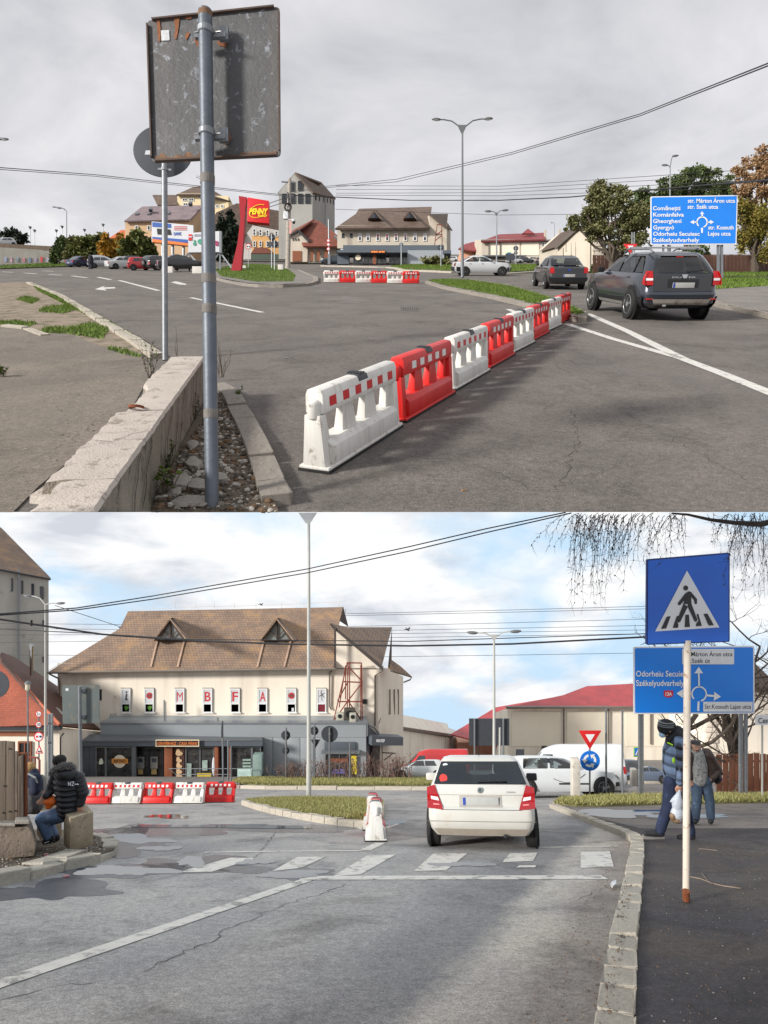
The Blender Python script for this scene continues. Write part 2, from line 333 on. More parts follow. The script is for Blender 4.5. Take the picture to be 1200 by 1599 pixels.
# sky over the lower street: an arched dome of cloud with blue gaps, under the hillside of the upper street
def sky_dome():
    m = bpy.data.materials.new('cloudy sky'); m.use_nodes = True; t = m.node_tree; t.nodes.clear()
    tcn = N(t, 'ShaderNodeTexCoord'); mp = N(t, 'ShaderNodeMapping'); mp.inputs['Scale'].default_value = (.019, .019, .034); t.links.new(tcn.outputs['Object'], mp.inputs[0])
    a = N(t, 'ShaderNodeTexNoise', i_Scale=1.6, i_Detail=9, i_Roughness=.52, i_Distortion=.25); t.links.new(mp.outputs[0], a.inputs['Vector'])
    b = N(t, 'ShaderNodeTexNoise', i_Scale=2.4, i_Detail=9, i_Roughness=.55, i_Distortion=.3); mp2 = N(t, 'ShaderNodeMapping'); mp2.inputs['Location'].default_value = (3.1, 1.7, .4); mp2.inputs['Scale'].default_value = (1, 1, 1.6)
    t.links.new(mp.outputs[0], mp2.inputs[0]); t.links.new(mp2.outputs[0], b.inputs['Vector'])
    cloud = ramp(t, b.outputs[0], [(.33, (.58, .61, .67, 1)), (.46, (.78, .80, .83, 1)), (.57, (.93, .93, .93, 1))])
    blue = lin(192, 219, 241)
    c = mixc(t, ramp(t, a.outputs[0], [(.38, 0.0), (.52, 1.0)]), blue, cloud)
    e = N(t, 'ShaderNodeEmission', i_Strength=1.14); t.links.new(c, e.inputs[0])
    o = N(t, 'ShaderNodeOutputMaterial'); t.links.new(e.outputs[0], o.inputs[0]); m.cycles.emission_sampling = 'NONE'
    prof = [(5, .15), (8, 1.25), (12, 2.7), (20, 5.6), (35, 11), (60, 17), (80, 18), (100, 14), (114, 5), (122, -6), (128, -20), (131, -36), (133, -60)]
    mb = MB(); nx = 12
    mb.add([((2*i/nx-1)*(.62*y+3), y, z) for y, z in prof for i in range(nx+1)], [(j*(nx+1)+i, j*(nx+1)+i+1, (j+1)*(nx+1)+i+1, (j+1)*(nx+1)+i) for j in range(len(prof)-1) for i in range(nx)])
    ob = mb.build('sky', m, smooth=True, fix=False, angle=180); ob['kind'] = 'structure'; return ob
sky_dome()
def stroke(st, pts, w, dz, name, mat, px=True, taper=None):
    q = [st.g(u, v, dz) for u, v in pts] if px else [V(p) for p in pts]; L, R = [], []
    for i, p in enumerate(q):
        d = q[min(i+1, len(q)-1)]-q[max(i-1, 0)]; n = V((d.y, -d.x, 0)).normalized()*(w/2)*(taper[i] if taper else 1)
        n.z = st.k*n.y; L.append(p-n); R.append(p+n)
    mb = MB(); m = len(q); mb.add(L+R, [(i, m+i, m+i+1, i+1) for i in range(m-1)])
    o = mb.build(name, mat, fix=False); return o
def marking(st, pts, w, mat=paint_w, parent=None):
    o = stroke(st, pts, w, .005, 'road_marking', mat); o.parent = parent; return o
def quadmark(st, pts, mat, parent): return ground_poly(st, pts, .005, 'road_marking', mat, parent=parent)
# ---- upper street markings (children of the road surface)
WL[upper_road] = V((0, 0, 0)); WL[lower_road] = V((0, 0, 0))
for pts, w in (([(886, 506), (960, 530), (1066, 560)], .17), ([(918, 490), (980, 517), (1066, 560), (1130, 584), (1215, 618)], .19), ([(794, 483), (815, 492)], .16),
               ([(298, 465), (410, 488)], .16), ([(186, 438), (248, 454)], .2), ([(153, 433), (173, 437)], .25), ([(112, 431), (136, 434)], .25), ([(76, 428.5), (96, 430)], .25),
               ([(38, 426.5), (58, 428)], .25), ([(3, 424.5), (21, 425.5)], .25), ([(66, 423), (84, 424)], .25), ([(-40, 422), (-15, 423.5)], .25)):
    marking(UP, pts, w, parent=upper_road)
quadmark(UP, [(148, 452), (164, 446.5), (161, 449), (180, 448.5), (180, 450.5), (163, 451.5), (167, 454)], paint_w, upper_road)
quadmark(UP, [(267, 441), (275, 439.5), (291, 443.5), (291, 445), (281, 444.5), (274, 443)], paint_w, upper_road)
crackm = M('crack filler', (72, 69, 66), .9, 0, .2, 30)
def crack(st, pts, w, mat=crackm, parent=None, jit=.022, dz=.003):
    w *= .32
    q = [st.g(u, v, dz) for u, v in pts]; out = []
    for a, b in zip(q, q[1:]):
        n = max(3, int((b-a).length/.07))
        for i in range(n): out.append(a.lerp(b, i/n)+V((random.gauss(0, jit), random.gauss(0, jit), 0)))
    out.append(q[-1])
    for p in out: p.z = st.z(p.y)+dz
    o = stroke(st, out, w, dz, 'crack', mat, px=False, taper=[.35+random.random()*.9 for _ in out]); o.parent = parent; o['kind'] = 'structure'
for pts, w in (([(893, 640), (905, 690), (880, 745), (870, 765)], .022), ([(880, 765), (835, 766), (790, 745), (740, 725)], .016), ([(860, 540), (872, 575), (905, 590), (955, 612)], .014), ([(905, 600), (985, 650), (1060, 690), (1140, 735), (1200, 770)], .014),
               ([(640, 505), (700, 497), (775, 500), (800, 515)], .02), ([(540, 455), (600, 460), (660, 452)], .03), ([(250, 500), (330, 492), (420, 485), (520, 478)], .03), ([(820, 555), (870, 556), (905, 570)], .012), ([(895, 605), (880, 625), (850, 640)], .01)):
    crack(UP, pts, w, parent=upper_road)
for pts, w in (([(220, 1520), (300, 1482), (335, 1470), (352, 1450), (395, 1438), (430, 1418), (500, 1398), (540, 1382)], .03), ([(430, 1300), (405, 1335), (380, 1350)], .04), ([(3, 1560), (80, 1545), (150, 1535)], .025),
               ([(900, 1405), (925, 1396), (945, 1385), (962, 1378)], .02), ([(480, 1348), (560, 1346), (640, 1344), (760, 1342)], .02), ([(600, 1500), (680, 1480), (760, 1476)], .008)):
    crack(LO, pts, w, parent=lower_road)
for pts, w in (([(0, 742), (60, 712), (110, 690), (150, 655)], .012), ([(60, 600), (120, 585), (190, 590)], .012), ([(20, 650), (90, 640), (140, 652)], .008), ([(0, 575), (50, 560), (90, 566)], .012)): crack(UP, pts, w, parent=upper_road, dz=.016)
# drain grate
mb = MB(); gq = [UP.g(u, v, .006) for u, v in ((627, 479.5), (653, 480.5), (655, 486), (627, 485))]
mb.m = 0; mb.poly(gq); mb.m = 1
for i in range(9):
    a = gq[0].lerp(gq[1], (i+.25)/9); b = gq[0].lerp(gq[1], (i+.75)/9); c = gq[3].lerp(gq[2], (i+.75)/9); d = gq[3].lerp(gq[2], (i+.25)/9); mb.prism([a, b, c, d], (0, 0, .012))
solo(mb, 'drain_grate', [M('drain dark', (30, 28, 27), .9), M('cast iron', (118, 112, 106), .6, .3)], 'small slotted storm drain grate set in the asphalt', 'drain', fix=False)
# ---- lower street markings
marking(LO, [(-60, 1557), (3, 1535), (478, 1375)], .16, paint_b, lower_road); marking(LO, [(470, 1371.5), (945, 1370.5)], .24, paint_b, lower_road)
for pts, w in (([(320, 1331.5), (440, 1330), (568, 1329)], .09), ([(840, 1324), (966, 1322)], .08), ([(571, 1328), (594, 1317)], .17), ([(492, 1281), (535, 1288), (572, 1296)], .13), ([(602, 1294), (632, 1282)], .14)): marking(LO, pts, w, paint_b, lower_road)
for q in ([(907.5, 1331), (953, 1330), (959, 1354), (907.5, 1356)], [(797, 1333), (840, 1332), (833, 1345), (785, 1347)], [(676.5, 1334), (730.5, 1333), (696.5, 1360), (647, 1361)], [(573, 1337), (619, 1335), (564, 1366), (520, 1369)],
          [(360, 1340), (400, 1341), (330, 1362), (277, 1363)], [(465, 1339), (510, 1338), (470, 1356), (425, 1361)], [(812, 1352), (838, 1352), (836, 1355), (806, 1355.5)]): quadmark(LO, q, paint_b, lower_road)
# ---- puddles
water = bpy.data.materials.new('puddle water'); water.use_nodes = True; b_ = water.node_tree.nodes['Principled BSDF']
b_.inputs['Base Color'].default_value = (.03, .04, .055, 1); b_.inputs['Roughness'].default_value = .06; b_.inputs['IOR'].default_value = 2.5; b_.inputs['Specular IOR Level'].default_value = .9  # bluish base colour stands in for the reflected blue sky
i_level = {}
damp = M('damp asphalt film', (84, 88, 96), .25, 0, .25, 5, spec=.5, bump=.2, bscale=90)  # damp film; its bluish tint paints in the reflected sky
def blob(st, u, v, ru, rv, dz, name, mat, seed, parent=None, n=64, rough=.5, skew=0):
    r = random.Random(seed); ph = [r.random()*6.3 for _ in range(9)]; pts = []
    for i in range(n):
        a = 2*math.pi*i/n; k = 1+rough*sum(math.sin((j+2)*a+ph[j])/(j+1.6) for j in range(9))*.8
        pts.append((u+ru*k*math.cos(a)+skew*math.sin(a)*rv, v+rv*k*math.sin(a)))
    if i_level.get(name):                                       # water lies level: it fills the slope in narrow level steps
        g = [st.g(*p, dz) for p in pts]; mb = MB(); y0, y1 = min(p.y for p in g), max(p.y for p in g); m = max(6, int((y1-y0)/.035))
        for k in range(m):
            ya = y0+(y1-y0)*k/m; yb = y0+(y1-y0)*(k+1)/m; yc = (ya+yb)/2; xs = sorted(a.x+(b.x-a.x)*(yc-a.y)/(b.y-a.y) for a, b in zip(g, g[1:]+g[:1]) if (a.y-yc)*(b.y-yc) < 0)
            for xa, xb in zip(xs[::2], xs[1::2]): z = st.z(ya)+dz; mb.add([(xa, ya, z), (xb, ya, z), (xb, yb, z), (xa, yb, z)], [(0, 1, 2, 3)])
        return mb.build(name, mat, parent, fix=False)
    o = ground_poly(st, pts, dz, name, mat, parent=parent); return o
for i, a in enumerate([(262, 1275.5, 38, 2.6), (345, 1291, 125, 3.2), (205, 1311, 50, 6), (250, 1326, 26, 3.4), (190, 1361, 62, 7.5), (455, 1366.5, 52, 4.6), (300, 1347, 24, 6), (400, 1347, 22, 3.5), (722, 1351, 38, 2.6), (614, 1285.5, 16, 3)]):
    i_level['puddle'] = i > 1; o = blob(LO, *a, .008, 'puddle', water, i); o['kind'] = 'structure'
for i, a in enumerate([(70, 1392, 110, 15), (330, 1296, 170, 9), (190, 1318, 75, 18), (450, 1362, 75, 12), (300, 1350, 70, 12), (180, 1360, 110, 14)]):
    o = blob(LO, *a, .0025, 'damp_patch', damp, 40+i, rough=.6); o['kind'] = 'structure'
# ---- kerbs: every stone its own piece
_stone = {}
def stone_mesh(mat, r):
    key = (mat.name, r)
    if key not in _stone:
        bm = bmesh.new(); bmesh.ops.create_cube(bm, size=1)
        bmesh.ops.bevel(bm, geom=list(bm.edges), offset=.035, segments=1, affect='EDGES')
        for v in bm.verts:
            if v.co.z > 0: v.co += V((random.gauss(0, .008), random.gauss(0, .03), random.gauss(0, .03)))
        me = bpy.data.meshes.new('kerb_stone'); bm.to_mesh(me); bm.free(); me.materials.append(mat); _stone[key] = me
    return _stone[key]
def kerb(st, pts, w, h, stone, mat, side=1, label=None, gaps=.014, name='kerb', wob=.006, sink=.12):
    """pts = picture points of the kerb's top edge towards the road; side = +1 kerb lies to the right of the walk along pts"""
    root = bpy.data.objects.new(name, None); COL.objects.link(root); root['kind'] = 'structure'; WL[root] = V((0, 0, 0))
    if label: root['label'] = label
    q = [st.g(u, v, h) for u, v in pts]; seg = [(b-a).length for a, b in zip(q, q[1:])]; tot = sum(seg)
    ds, d = [], 0
    while d < tot-.05:
        L = stone*(.85+.3*random.random()) if hasattr(stone, '__float__') else stone; ds.append((d, min(tot, d+L))); d += L
    def at(d):
        for (a, b), l in zip(zip(q, q[1:]), seg):
            if d <= l+1e-6: return a.lerp(b, d/l)
            d -= l
        return q[-1]
    nrm = V((0, -st.k, 1)).normalized()
    for a, b in ds:
        p0, p1 = at(a), at(b); t = (p1-p0).normalized(); s = t.cross(nrm)*side
        hh = h+sink; c = (p0+p1)/2+s*w/2-nrm*hh/2+nrm*random.gauss(0, wob)
        o = bpy.data.objects.new('kerb_stone', stone_mesh(mat, random.randint(0, 3))); COL.objects.link(o); o.parent = root
        x, y, z = t*((p1-p0).length-gaps), (t.cross(nrm))*-1*w, nrm*hh
        R = Matrix((t, -t.cross(nrm), nrm)).transposed()
        R = R @ Matrix.Rotation(random.gauss(0, .007), 3, 'Z') @ Matrix.Rotation(random.gauss(0, .007), 3, 'X')
        o.rotation_mode = 'QUATERNION'; o.rotation_quaternion = R.to_quaternion(); o.location = c; o.scale = ((p1-p0).length-gaps, w, hh)
    return root
# upper: kerb round the gravel verge, yard edge, islands, right pavement
kerb(UP, [(352, 596), (372, 609), (395, 646), (415, 682), (440, 736), (455, 771)], .19, .09, .62, kerbm, 1, sink=0)
kerb(UP, [(47, 440), (100, 461), (160, 495), (215, 526), (256, 552)], .2, .08, 1.0, kerbl, 1)
kerb(UP, [(318, 426), (342, 436), (382, 443.5), (425, 446), (478, 443.5), (497, 439), (497, 433), (480, 426.5), (468, 421)], .25, .13, 1.6, kerbm, -1)
kerb(UP, [(664, 439), (692, 447.5), (760, 460), (830, 475.5), (880, 488), (903, 495.5)], .22, .13, .9, kerbm, -1)
kerb(UP, [(903, 495), (917, 493), (918, 488)], .22, .13, .45, kerbm, -1)
kerb(UP, [(917, 488), (872, 466.5), (800, 446), (740, 436.5)], .22, .13, 1.4, kerbm, -1)
kerb(UP, [(1106, 470), (1150, 479.5), (1215, 493)], .2, .13, .9, kerbm, -1)
kerb(UP, [(935, 431), (1060, 431.5), (1215, 434)], .3, .13, 2.0, kerbm, -1)
kerb(UP, [(500, 414.5), (612, 417), (625, 421), (705, 424)], .4, .14, 3, kerbl, -1)
kerb(UP, [(788, 427), (850, 423)], .4, .14, 3, kerbl, -1)
kerb(UP, [(0, 508), (30, 510), (62, 522)], .16, .05, .8, kerbl, -1)
# lower: right-hand walkway kerb, splitter island, far edges, left-hand corner
kerb(LO, [(858, 1256), (880, 1264), (905, 1273), (945, 1288), (973, 1298), (984, 1305), (986, 1317), (975, 1370), (962, 1419), (940, 1520), (928, 1599), (922, 1640)], .19, .11, .42, kerbl, -1, wob=.004, gaps=.008)
kerb(LO, [(860, 1256), (868, 1250), (890, 1247)], .17, .11, .5, kerbl, 1)
kerb(LO, [(377, 1250), (400, 1257), (433, 1264.5), (498, 1275.5), (545, 1281), (570, 1282.5), (594, 1283)], .2, .14, .52, kerbl, -1)
kerb(LO, [(594, 1283), (600, 1272), (601, 1250)], .2, .14, .9, kerbl, -1)
kerb(LO, [(60, 1226.5), (375, 1226.5)], .3, .15, 1.4, M('rosy kerb', (164, 148, 138), .9, 0, .15, 4, bump=.4, spots=((120, 108, 100), .3, 6)), -1)
kerb(LO, [(375, 1226.5), (420, 1228), (700, 1229)], .35, .16, 1.5, kerbl, -1)
kerb(LO, [(890, 1246), (960, 1242.5), (1060, 1240), (1220, 1238.5)], .25, .13, 1.1, kerbl, -1)
kerb(LO, [(830, 1221), (960, 1220.5), (1080, 1220)], .4, .14, 2.0, kerbl, -1)
kerb(LO, [(-40, 1377), (3, 1371), (60, 1357), (100, 1347), (150, 1338), (180, 1328), (187, 1318), (180, 1309), (150, 1301)], .2, .11, .7, kerbl, -1, wob=.015)
kerb(LO, [(68, 1346), (100, 1339), (138, 1327)], .3, .15, .55, kerbl, -1, wob=.015)
# ---- pavement surfaces and soil
ground_poly(UP, [(-120, 505), (20, 512), (110, 522), (170, 545), (222, 553), (240, 575), (205, 640), (60, 760), (20, 800.5), (-260, 800.5)], .012, 'yard_pavement', asph_yard, kind='structure')
sandy = M('sandy dirt', (138, 124, 108), .95, 0, .2, 3, bump=.6, spots=((98, 92, 70), .5, 2.2))
ground_poly(UP, [(-90, 444), (48, 441), (100, 463), (160, 497), (240, 547), (236, 560), (222, 553), (170, 545), (110, 522), (20, 512), (-120, 505)], .009, 'dirt_strip', sandy, kind='structure')
verge = M('gravelly soil', (104, 92, 78), .95, 0, .3, 7, bump=1, bscale=30, spots=((72, 62, 52), .5, 12))
ground_poly(UP, [(318, 630), (340, 596), (368, 640), (396, 700), (424, 772), (436, 800.5), (236, 800.5), (255, 745)], .05, 'verge_soil', verge, kind='structure')
ground_poly(UP, [(322, 426), (345, 434.5), (385, 442), (425, 444.5), (476, 442), (494, 437.5), (492, 433), (476, 427), (464, 421), (420, 414), (385, 412), (330, 418)], .12, 'island_pavement', asph_pave, kind='structure')
turf = M('turf soil', (74, 84, 48), .95, 0, .3, 3, bump=.8, bscale=30, spots=((92, 84, 56), .4, 5))
turf_b = M('winter turf', (106, 104, 68), .95, 0, .25, 3, bump=.8, bscale=30, spots=((84, 74, 52), .45, 4))
A_GRASS = [[(336, 421), (352, 416.5), (390, 412.5), (425, 414), (450, 421), (462, 430), (458, 439.5), (400, 440), (345, 431.5)],
           [(670, 438), (700, 446), (765, 458.5), (835, 474), (882, 486.5), (903, 493), (914, 490), (870, 469), (800, 448.5), (740, 439), (700, 437)],
           [(610, 416), (640, 413.5), (705, 413.5), (707, 422), (630, 420)], [(788, 413.5), (840, 413.5), (848, 421), (788, 425)],
           [(1040, 437), (1120, 434), (1210, 437), (1210, 446), (1110, 452), (1090, 447)], [(935, 427), (1210, 427), (1210, 431), (1040, 430), (935, 430)], [(0, 415), (100, 410), (150, 410), (170, 413), (90, 416), (0, 419)]]
for q in A_GRASS: ground_poly(UP, q, .125, 'lawn', turf, .12, kind='structure')
ground_poly(UP, [(1090, 447), (1110, 452), (1210, 446), (1215, 490), (1150, 477.5), (1106, 468)], .12, 'side_pavement', asph_pave, kind='structure')
B_GRASS = [[(384, 1249), (402, 1255.5), (435, 1263), (500, 1273.5), (546, 1279), (590, 1280.5), (597, 1270), (598, 1251), (560, 1246), (480, 1245), (420, 1246)], [(360, 1222), (378, 1224.5), (420, 1226), (705, 1226.5), (705, 1215), (375, 1215)],
           [(866, 1254), (876, 1248.5), (945, 1244.5), (1060, 1242.5), (1210, 1241), (1210, 1252), (1080, 1254), (1000, 1256), (940, 1258), (900, 1258)], [(830, 1219.5), (960, 1219), (1080, 1218.5), (1080, 1215), (850, 1215)]]
for q in B_GRASS: ground_poly(LO, q, .13, 'lawn', turf_b, .125, kind='structure')
ground_poly(LO, [(40, 1225), (375, 1225), (375, 1213.5), (40, 1213.5)], .14, 'shop_pavement', asph_pave, kind='structure')
WALK_EDGE = [(905, 1270), (950, 1285), (978, 1295.5), (996, 1304), (999, 1316), (992, 1372), (981, 1422), (966, 1520), (958, 1640)]
ground_poly(LO, WALK_EDGE+[(1500, 1640), (1400, 1294), (1000, 1294)], .088, 'dark_walkway', asph_walk, kind='structure')
ground_poly(LO, [(866, 1258), (905, 1270), (930, 1279), (978, 1294), (1400, 1294), (1300, 1253), (1000, 1255), (940, 1257)], .084, 'worn_pavement', asph_lot, kind='structure')
for i, a in enumerate([(958, 1271.5, 56, 5.2), (1075, 1276, 50, 3.2), (1020, 1268, 40, 2)]):
    o = blob(LO, *a, .094, 'puddle', water, 70+i); o['kind'] = 'structure'
ground_poly(LO, [(-60, 1384), (3, 1370), (60, 1356), (100, 1346), (150, 1337), (178, 1327), (184, 1317), (176, 1309), (140, 1296), (-60, 1296)], .10, 'corner_soil', soil, kind='structure')
grit_m = M('dusty grit', (120, 104, 92), .95, 0, .25, 12)
# ---- grass blades, pebbles, litter
def pts_in(poly, n):
    p = np.array(poly); lo, hi = p.min(0), p.max(0); out = []
    while len(out) < n:
        q = RNG.random((4*n, 2))*(hi-lo)+lo; ins = np.zeros(len(q), bool); j = len(p)-1
        for i in range(len(p)):
            c = ((p[i, 1] > q[:, 1]) != (p[j, 1] > q[:, 1])) & (q[:, 0] < (p[j, 0]-p[i, 0])*(q[:, 1]-p[i, 1])/(p[j, 1]-p[i, 1]+1e-12)+p[i, 0]); ins ^= c; j = i
        out += [tuple(x) for x in q[ins]]
    return out[:n]
grass_up = leafmat('autumn grass', [(70, 92, 36), (98, 122, 48), (124, 140, 66)])
grass_lo = leafmat('winter grass', [(104, 104, 56), (132, 130, 78), (156, 148, 98), (104, 118, 60)])
weed_m = leafmat('weed leaves', [(58, 78, 34), (84, 104, 48), (110, 112, 58)])
def grass(st, polys, dens, hgt, mat, label, wid=.012, dz=.12, cap=45000):
    vs, fs = [], []
    for q in polys:
        g = [st.g(u, v, dz) for u, v in q]; xy = [(p.x, p.y) for p in g]
        ar = abs(sum(a[0]*b[1]-b[0]*a[1] for a, b in zip(xy, xy[1:]+xy[:1])))/2; n = int(min(cap, ar*dens))
        for x, y in pts_in(xy, n):
            a = random.random()*6.28; h = hgt*(.4+random.random()); w = wid*(.6+.8*random.random()); b = len(vs); z = st.z(y)+dz; dx, dy = math.cos(a)*w, math.sin(a)*w; l = h*.6
            vs += [(x-dx, y-dy, z), (x+dx, y+dy, z), (x+random.gauss(0, l), y+random.gauss(0, l), z+h)]; fs.append((b, b+1, b+2))
    me = bpy.data.meshes.new('grass'); me.from_pydata(vs, [], fs); me.materials.append(mat)
    o = bpy.data.objects.new('grass', me); COL.objects.link(o); tag(o, label, None, None, 'stuff'); return o
grass(UP, A_GRASS[:2], 1500, .07, grass_up, 'short green grass growing on the kerbed islands of the upper street', .012)
grass(UP, A_GRASS[2:], 260, .12, grass_up, 'green grass along the far edges of the upper street', .03, cap=9000)
grass(UP, [[(48, 443), (80, 455), (120, 478), (160, 498), (215, 530), (238, 546), (228, 549), (180, 516), (110, 480), (60, 455)], [(62, 520), (105, 522), (160, 530), (170, 514), (140, 505), (110, 512), (70, 512)], [(60, 487), (100, 490), (128, 482), (110, 476), (70, 480)], [(0, 508), (45, 511), (60, 505), (20, 502), (0, 503)],
           [(165, 546), (200, 556), (222, 559), (205, 550), (175, 543)], [(25, 468), (50, 475), (62, 468), (40, 463)]], 1100, .06, grass_up, 'patchy grass tufts on the sandy strip beside the yard', .012, dz=.01)
grass(LO, B_GRASS[:1], 2600, .04, grass_lo, 'dry winter grass on the kerbed splitter island', .014, dz=.13)
grass(LO, B_GRASS[1:], 900, .09, grass_lo, 'dry winter grass along the far road edges', .022, dz=.13)
def pebbles(st, polys, n, r0, r1, mats, label, dz, flat=.6):
    mb = MB()
    for q in polys:
        g = [st.g(u, v, dz) for u, v in q]
        for x, y in pts_in([(p.x, p.y) for p in g], n):
            r = r0+(r1-r0)*random.random()**3; mb.m = random.randrange(len(mats)); R = Matrix.Rotation(random.random()*6, 3, 'Z') @ Matrix.Rotation(random.random()*.6, 3, 'X')
            mb.ball((x, y, st.z(y)+dz+r*flat*.3), (r*(.7+.6*random.random()), r, r*flat), 5, 3, R)
    o = mb.build('gravel', mats, fix=False); return tag(o, label, None, None, 'stuff')
pb = [M('pebble grey', (136, 130, 122), .9, 0, .3, 20), M('pebble dark', (84, 78, 70), .9, 0, .3, 20), M('pebble light', (182, 176, 166), .9, 0, .2, 20), M('leaf litter', (112, 88, 66), .9, 0, .3, 20)]
pebbles(UP, [[(325, 640), (342, 604), (366, 640), (394, 700), (422, 772), (432, 799), (240, 799), (262, 745)]], 1500, .008, .034, pb, 'loose gravel and rubble on the verge beside the kerb', .05)
pebbles(UP, [[(20, 799), (205, 640), (225, 600), (200, 570), (120, 600), (40, 700)]], 160, .004, .014, pb[2:]+pb[:1], 'scattered grit and dry leaves on the yard asphalt', .012, .25)
pebbles(LO, [[(3, 1368), (60, 1354), (140, 1336), (180, 1322), (150, 1300), (60, 1330), (3, 1340)]], 700, .006, .022, pb, 'gravel and dry litter in the corner bed', .10)
pebbles(LO, [[(985, 1320), (996, 1372), (978, 1470), (968, 1599), (1200, 1599), (1200, 1320)]], 1700, .002, .007, [pb[1], pb[3], pb[1], pb[3], pb[0]], 'fine grit and bark crumbs on the dark walkway', .088, .5)
pebbles(LO, [[(930, 1380), (965, 1330), (960, 1400), (925, 1599), (800, 1599)]], 500, .002, .008, [pb[1], grit_m, pb[3]], 'grit in the gutter beside the walkway kerb', .002, .5)
pebbles(LO, [[(976, 1372), (988, 1372), (968, 1520), (950, 1599), (935, 1599)]], 150, .004, .011, [pb[1], pb[1], pb[3]], 'dark soil crumbs lying on the kerb stones', .112, .6)
# ================================================================== BARRIERS
bar_white = M('white barrier plastic', (218, 216, 210), .42, 0, .05, 3, spots=((158, 148, 134), .33, 9), streak=((168, 158, 146), .5, 14))
bar_red = M('red barrier plastic', (205, 34, 32), .4, 0, .07, 3, spots=((158, 52, 44), .32, 9), streak=((232, 72, 62), .35, 10))
refl_w = M('reflective white', (226, 226, 222), .3, 0, .04, 40)
refl_r = M('reflective red', (196, 30, 36), .3, 0, .06, 40)
clip_m = M('grey clip', (62, 64, 68), .5, 0, .1, 6)
def barrier_parts(root, L, W, H, col, end_knob=True, clip=True):
    hw, hl = W/2, L/2
    mb = MB()                                              # hollow plastic body
    def block(y0, y1, z0, z1, w0, w1, tp=0):               # tapered cross block
        mb.add([(-w0, y0, z0), (w0, y0, z0), (w0, y1, z0), (-w0, y1, z0), (-w1, y0+tp, z1), (w1, y0+tp, z1), (w1, y1-tp, z1), (-w1, y1-tp, z1)],
               [(3, 2, 1, 0), (4, 5, 6, 7), (0, 1, 5, 4), (1, 2, 6, 5), (2, 3, 7, 6), (3, 0, 4, 7)])
    block(-hl+.005, hl-.005, .035*H, .075*H, hw, hw*.97)                                     # flange
    block(-hl*.86, hl*.86, .07*H, .30*H, hw*.93, hw*.9)                                      # wide lower beam
    block(-hl*.86, hl*.86, .297*H, .37*H, hw*.9, hw*.55, 0)                                  # its chamfer
    n = 4; span = 2*hl*.97; x0 = -hl*.97
    edges = [(0, .10), (.30, .415), (.585, .70), (.90, 1.0)]
    for i, (a, b) in enumerate(edges):                                                       # uprights widen downwards: wedge slots
        ya, yb = x0+a*span, x0+b*span; e = span*.035
        w0, w1 = (hw*.34, hw*.2) if 0 < i < 3 else (hw*.3, hw*.2)
        ua = ya if i == 0 else ya-e; ub = yb if i == 3 else yb+e
        mb.add([(-w0, ua, .30*H), (w0, ua, .30*H), (w0, ub, .30*H), (-w0, ub, .30*H), (-w1, ya, .73*H), (w1, ya, .73*H), (w1, yb, .73*H), (-w1, yb, .73*H)],
               [(3, 2, 1, 0), (4, 5, 6, 7), (0, 1, 5, 4), (1, 2, 6, 5), (2, 3, 7, 6), (3, 0, 4, 7)])
    for sy in (-1, 1): block(min(sy*hl*.86, sy*hl*.985), max(sy*hl*.86, sy*hl*.985), .07*H, .70*H, hw*.74, hw*.5)   # end columns
    prof = [(-hw*.56, .71*H), (-hw*.58, .76*H), (-hw*.55, .93*H), (-hw*.44, .985*H), (-hw*.2, 1.0*H), (hw*.2, 1.0*H), (hw*.44, .985*H), (hw*.55, .93*H), (hw*.58, .76*H), (hw*.56, .71*H)]
    mb.prism([V((x, -hl*.93, z)) for x, z in prof], (0, hl*1.86, 0))                         # rounded top beam
    if end_knob:
        mb.lathe((0, -hl*.945, .66*H), [(.05, 0), (.05, .19*H), (.035, .22*H), (.0, .23*H)], n=12)
        mb.lathe((0, hl*.945, .66*H), [(.05, 0), (.05, .19*H), (.035, .22*H), (.0, .23*H)], n=12)
    mb.build('body', col, root, bevel=.009, seg=2, angle=35)
    m2 = MB(); m2.box((0, 0, .02*H), (W*1.04, L*1.0, .035*H)); m2.build('rubber_foot', rubber, root, bevel=.004)
    for sx in (-1, 1):                                     # reflective strip with red squares on each flank of the top beam
        m3 = MB(); m3.m = 0; k = 11; y0, y1 = -hl*.80, hl*.80
        for i in range(k):
            a, b = y0+(y1-y0)*i/k, y0+(y1-y0)*(i+1)/k; m3.m = 1 if i % 2 == 0 else 0
            f = lambda y, t, o: V((sx*(hw*(.58-.04*t)+o), y, H*(.775+.115*t)))
            m3.add([f(a, 0, .003), f(b, 0, .003), f(b, 1, .003), f(a, 1, .003)], [(0, 1, 2, 3)])
        m3.build('reflective_strip', [refl_w, refl_r], root, fix=False)
    if clip:
        m4 = MB(); q = [(x*1.035, z+.004) for x, z in prof[2:-2]]
        m4.prism([V((x, -.085, z)) for x, z in q]+[V((x*.92, -.085, z-.02)) for x, z in q[::-1]], (0, .17, 0))
        for i in range(5): m4.box((-.05+.025*i, .0, H+.008), (.012, .1, .012))
        m4.build('grey_clip', clip_m, root, bevel=.003)
def make_barrier(st, pos, heading, L, col, label, group, proto, W=.34, H=.6):
    key = (round(L, 3), col.name, st.k)
    if key not in proto:
        r = thing('traffic_barrier', label, 'barrier', (0, 0, 0), st.rot(0), group); barrier_parts(r, L, W, H, col); proto[key] = r; new = r
    else:
        new = copy_tree(proto[key])
    new.location = pos; new.rotation_quaternion = st.rot(heading).to_quaternion(); new['label'] = label; new['group'] = group
    return new
proto = {}
ordw = ['nearest', 'second', 'third', 'fourth', 'fifth', 'sixth', 'seventh', 'farthest']
phi_up = -math.atan(.45)
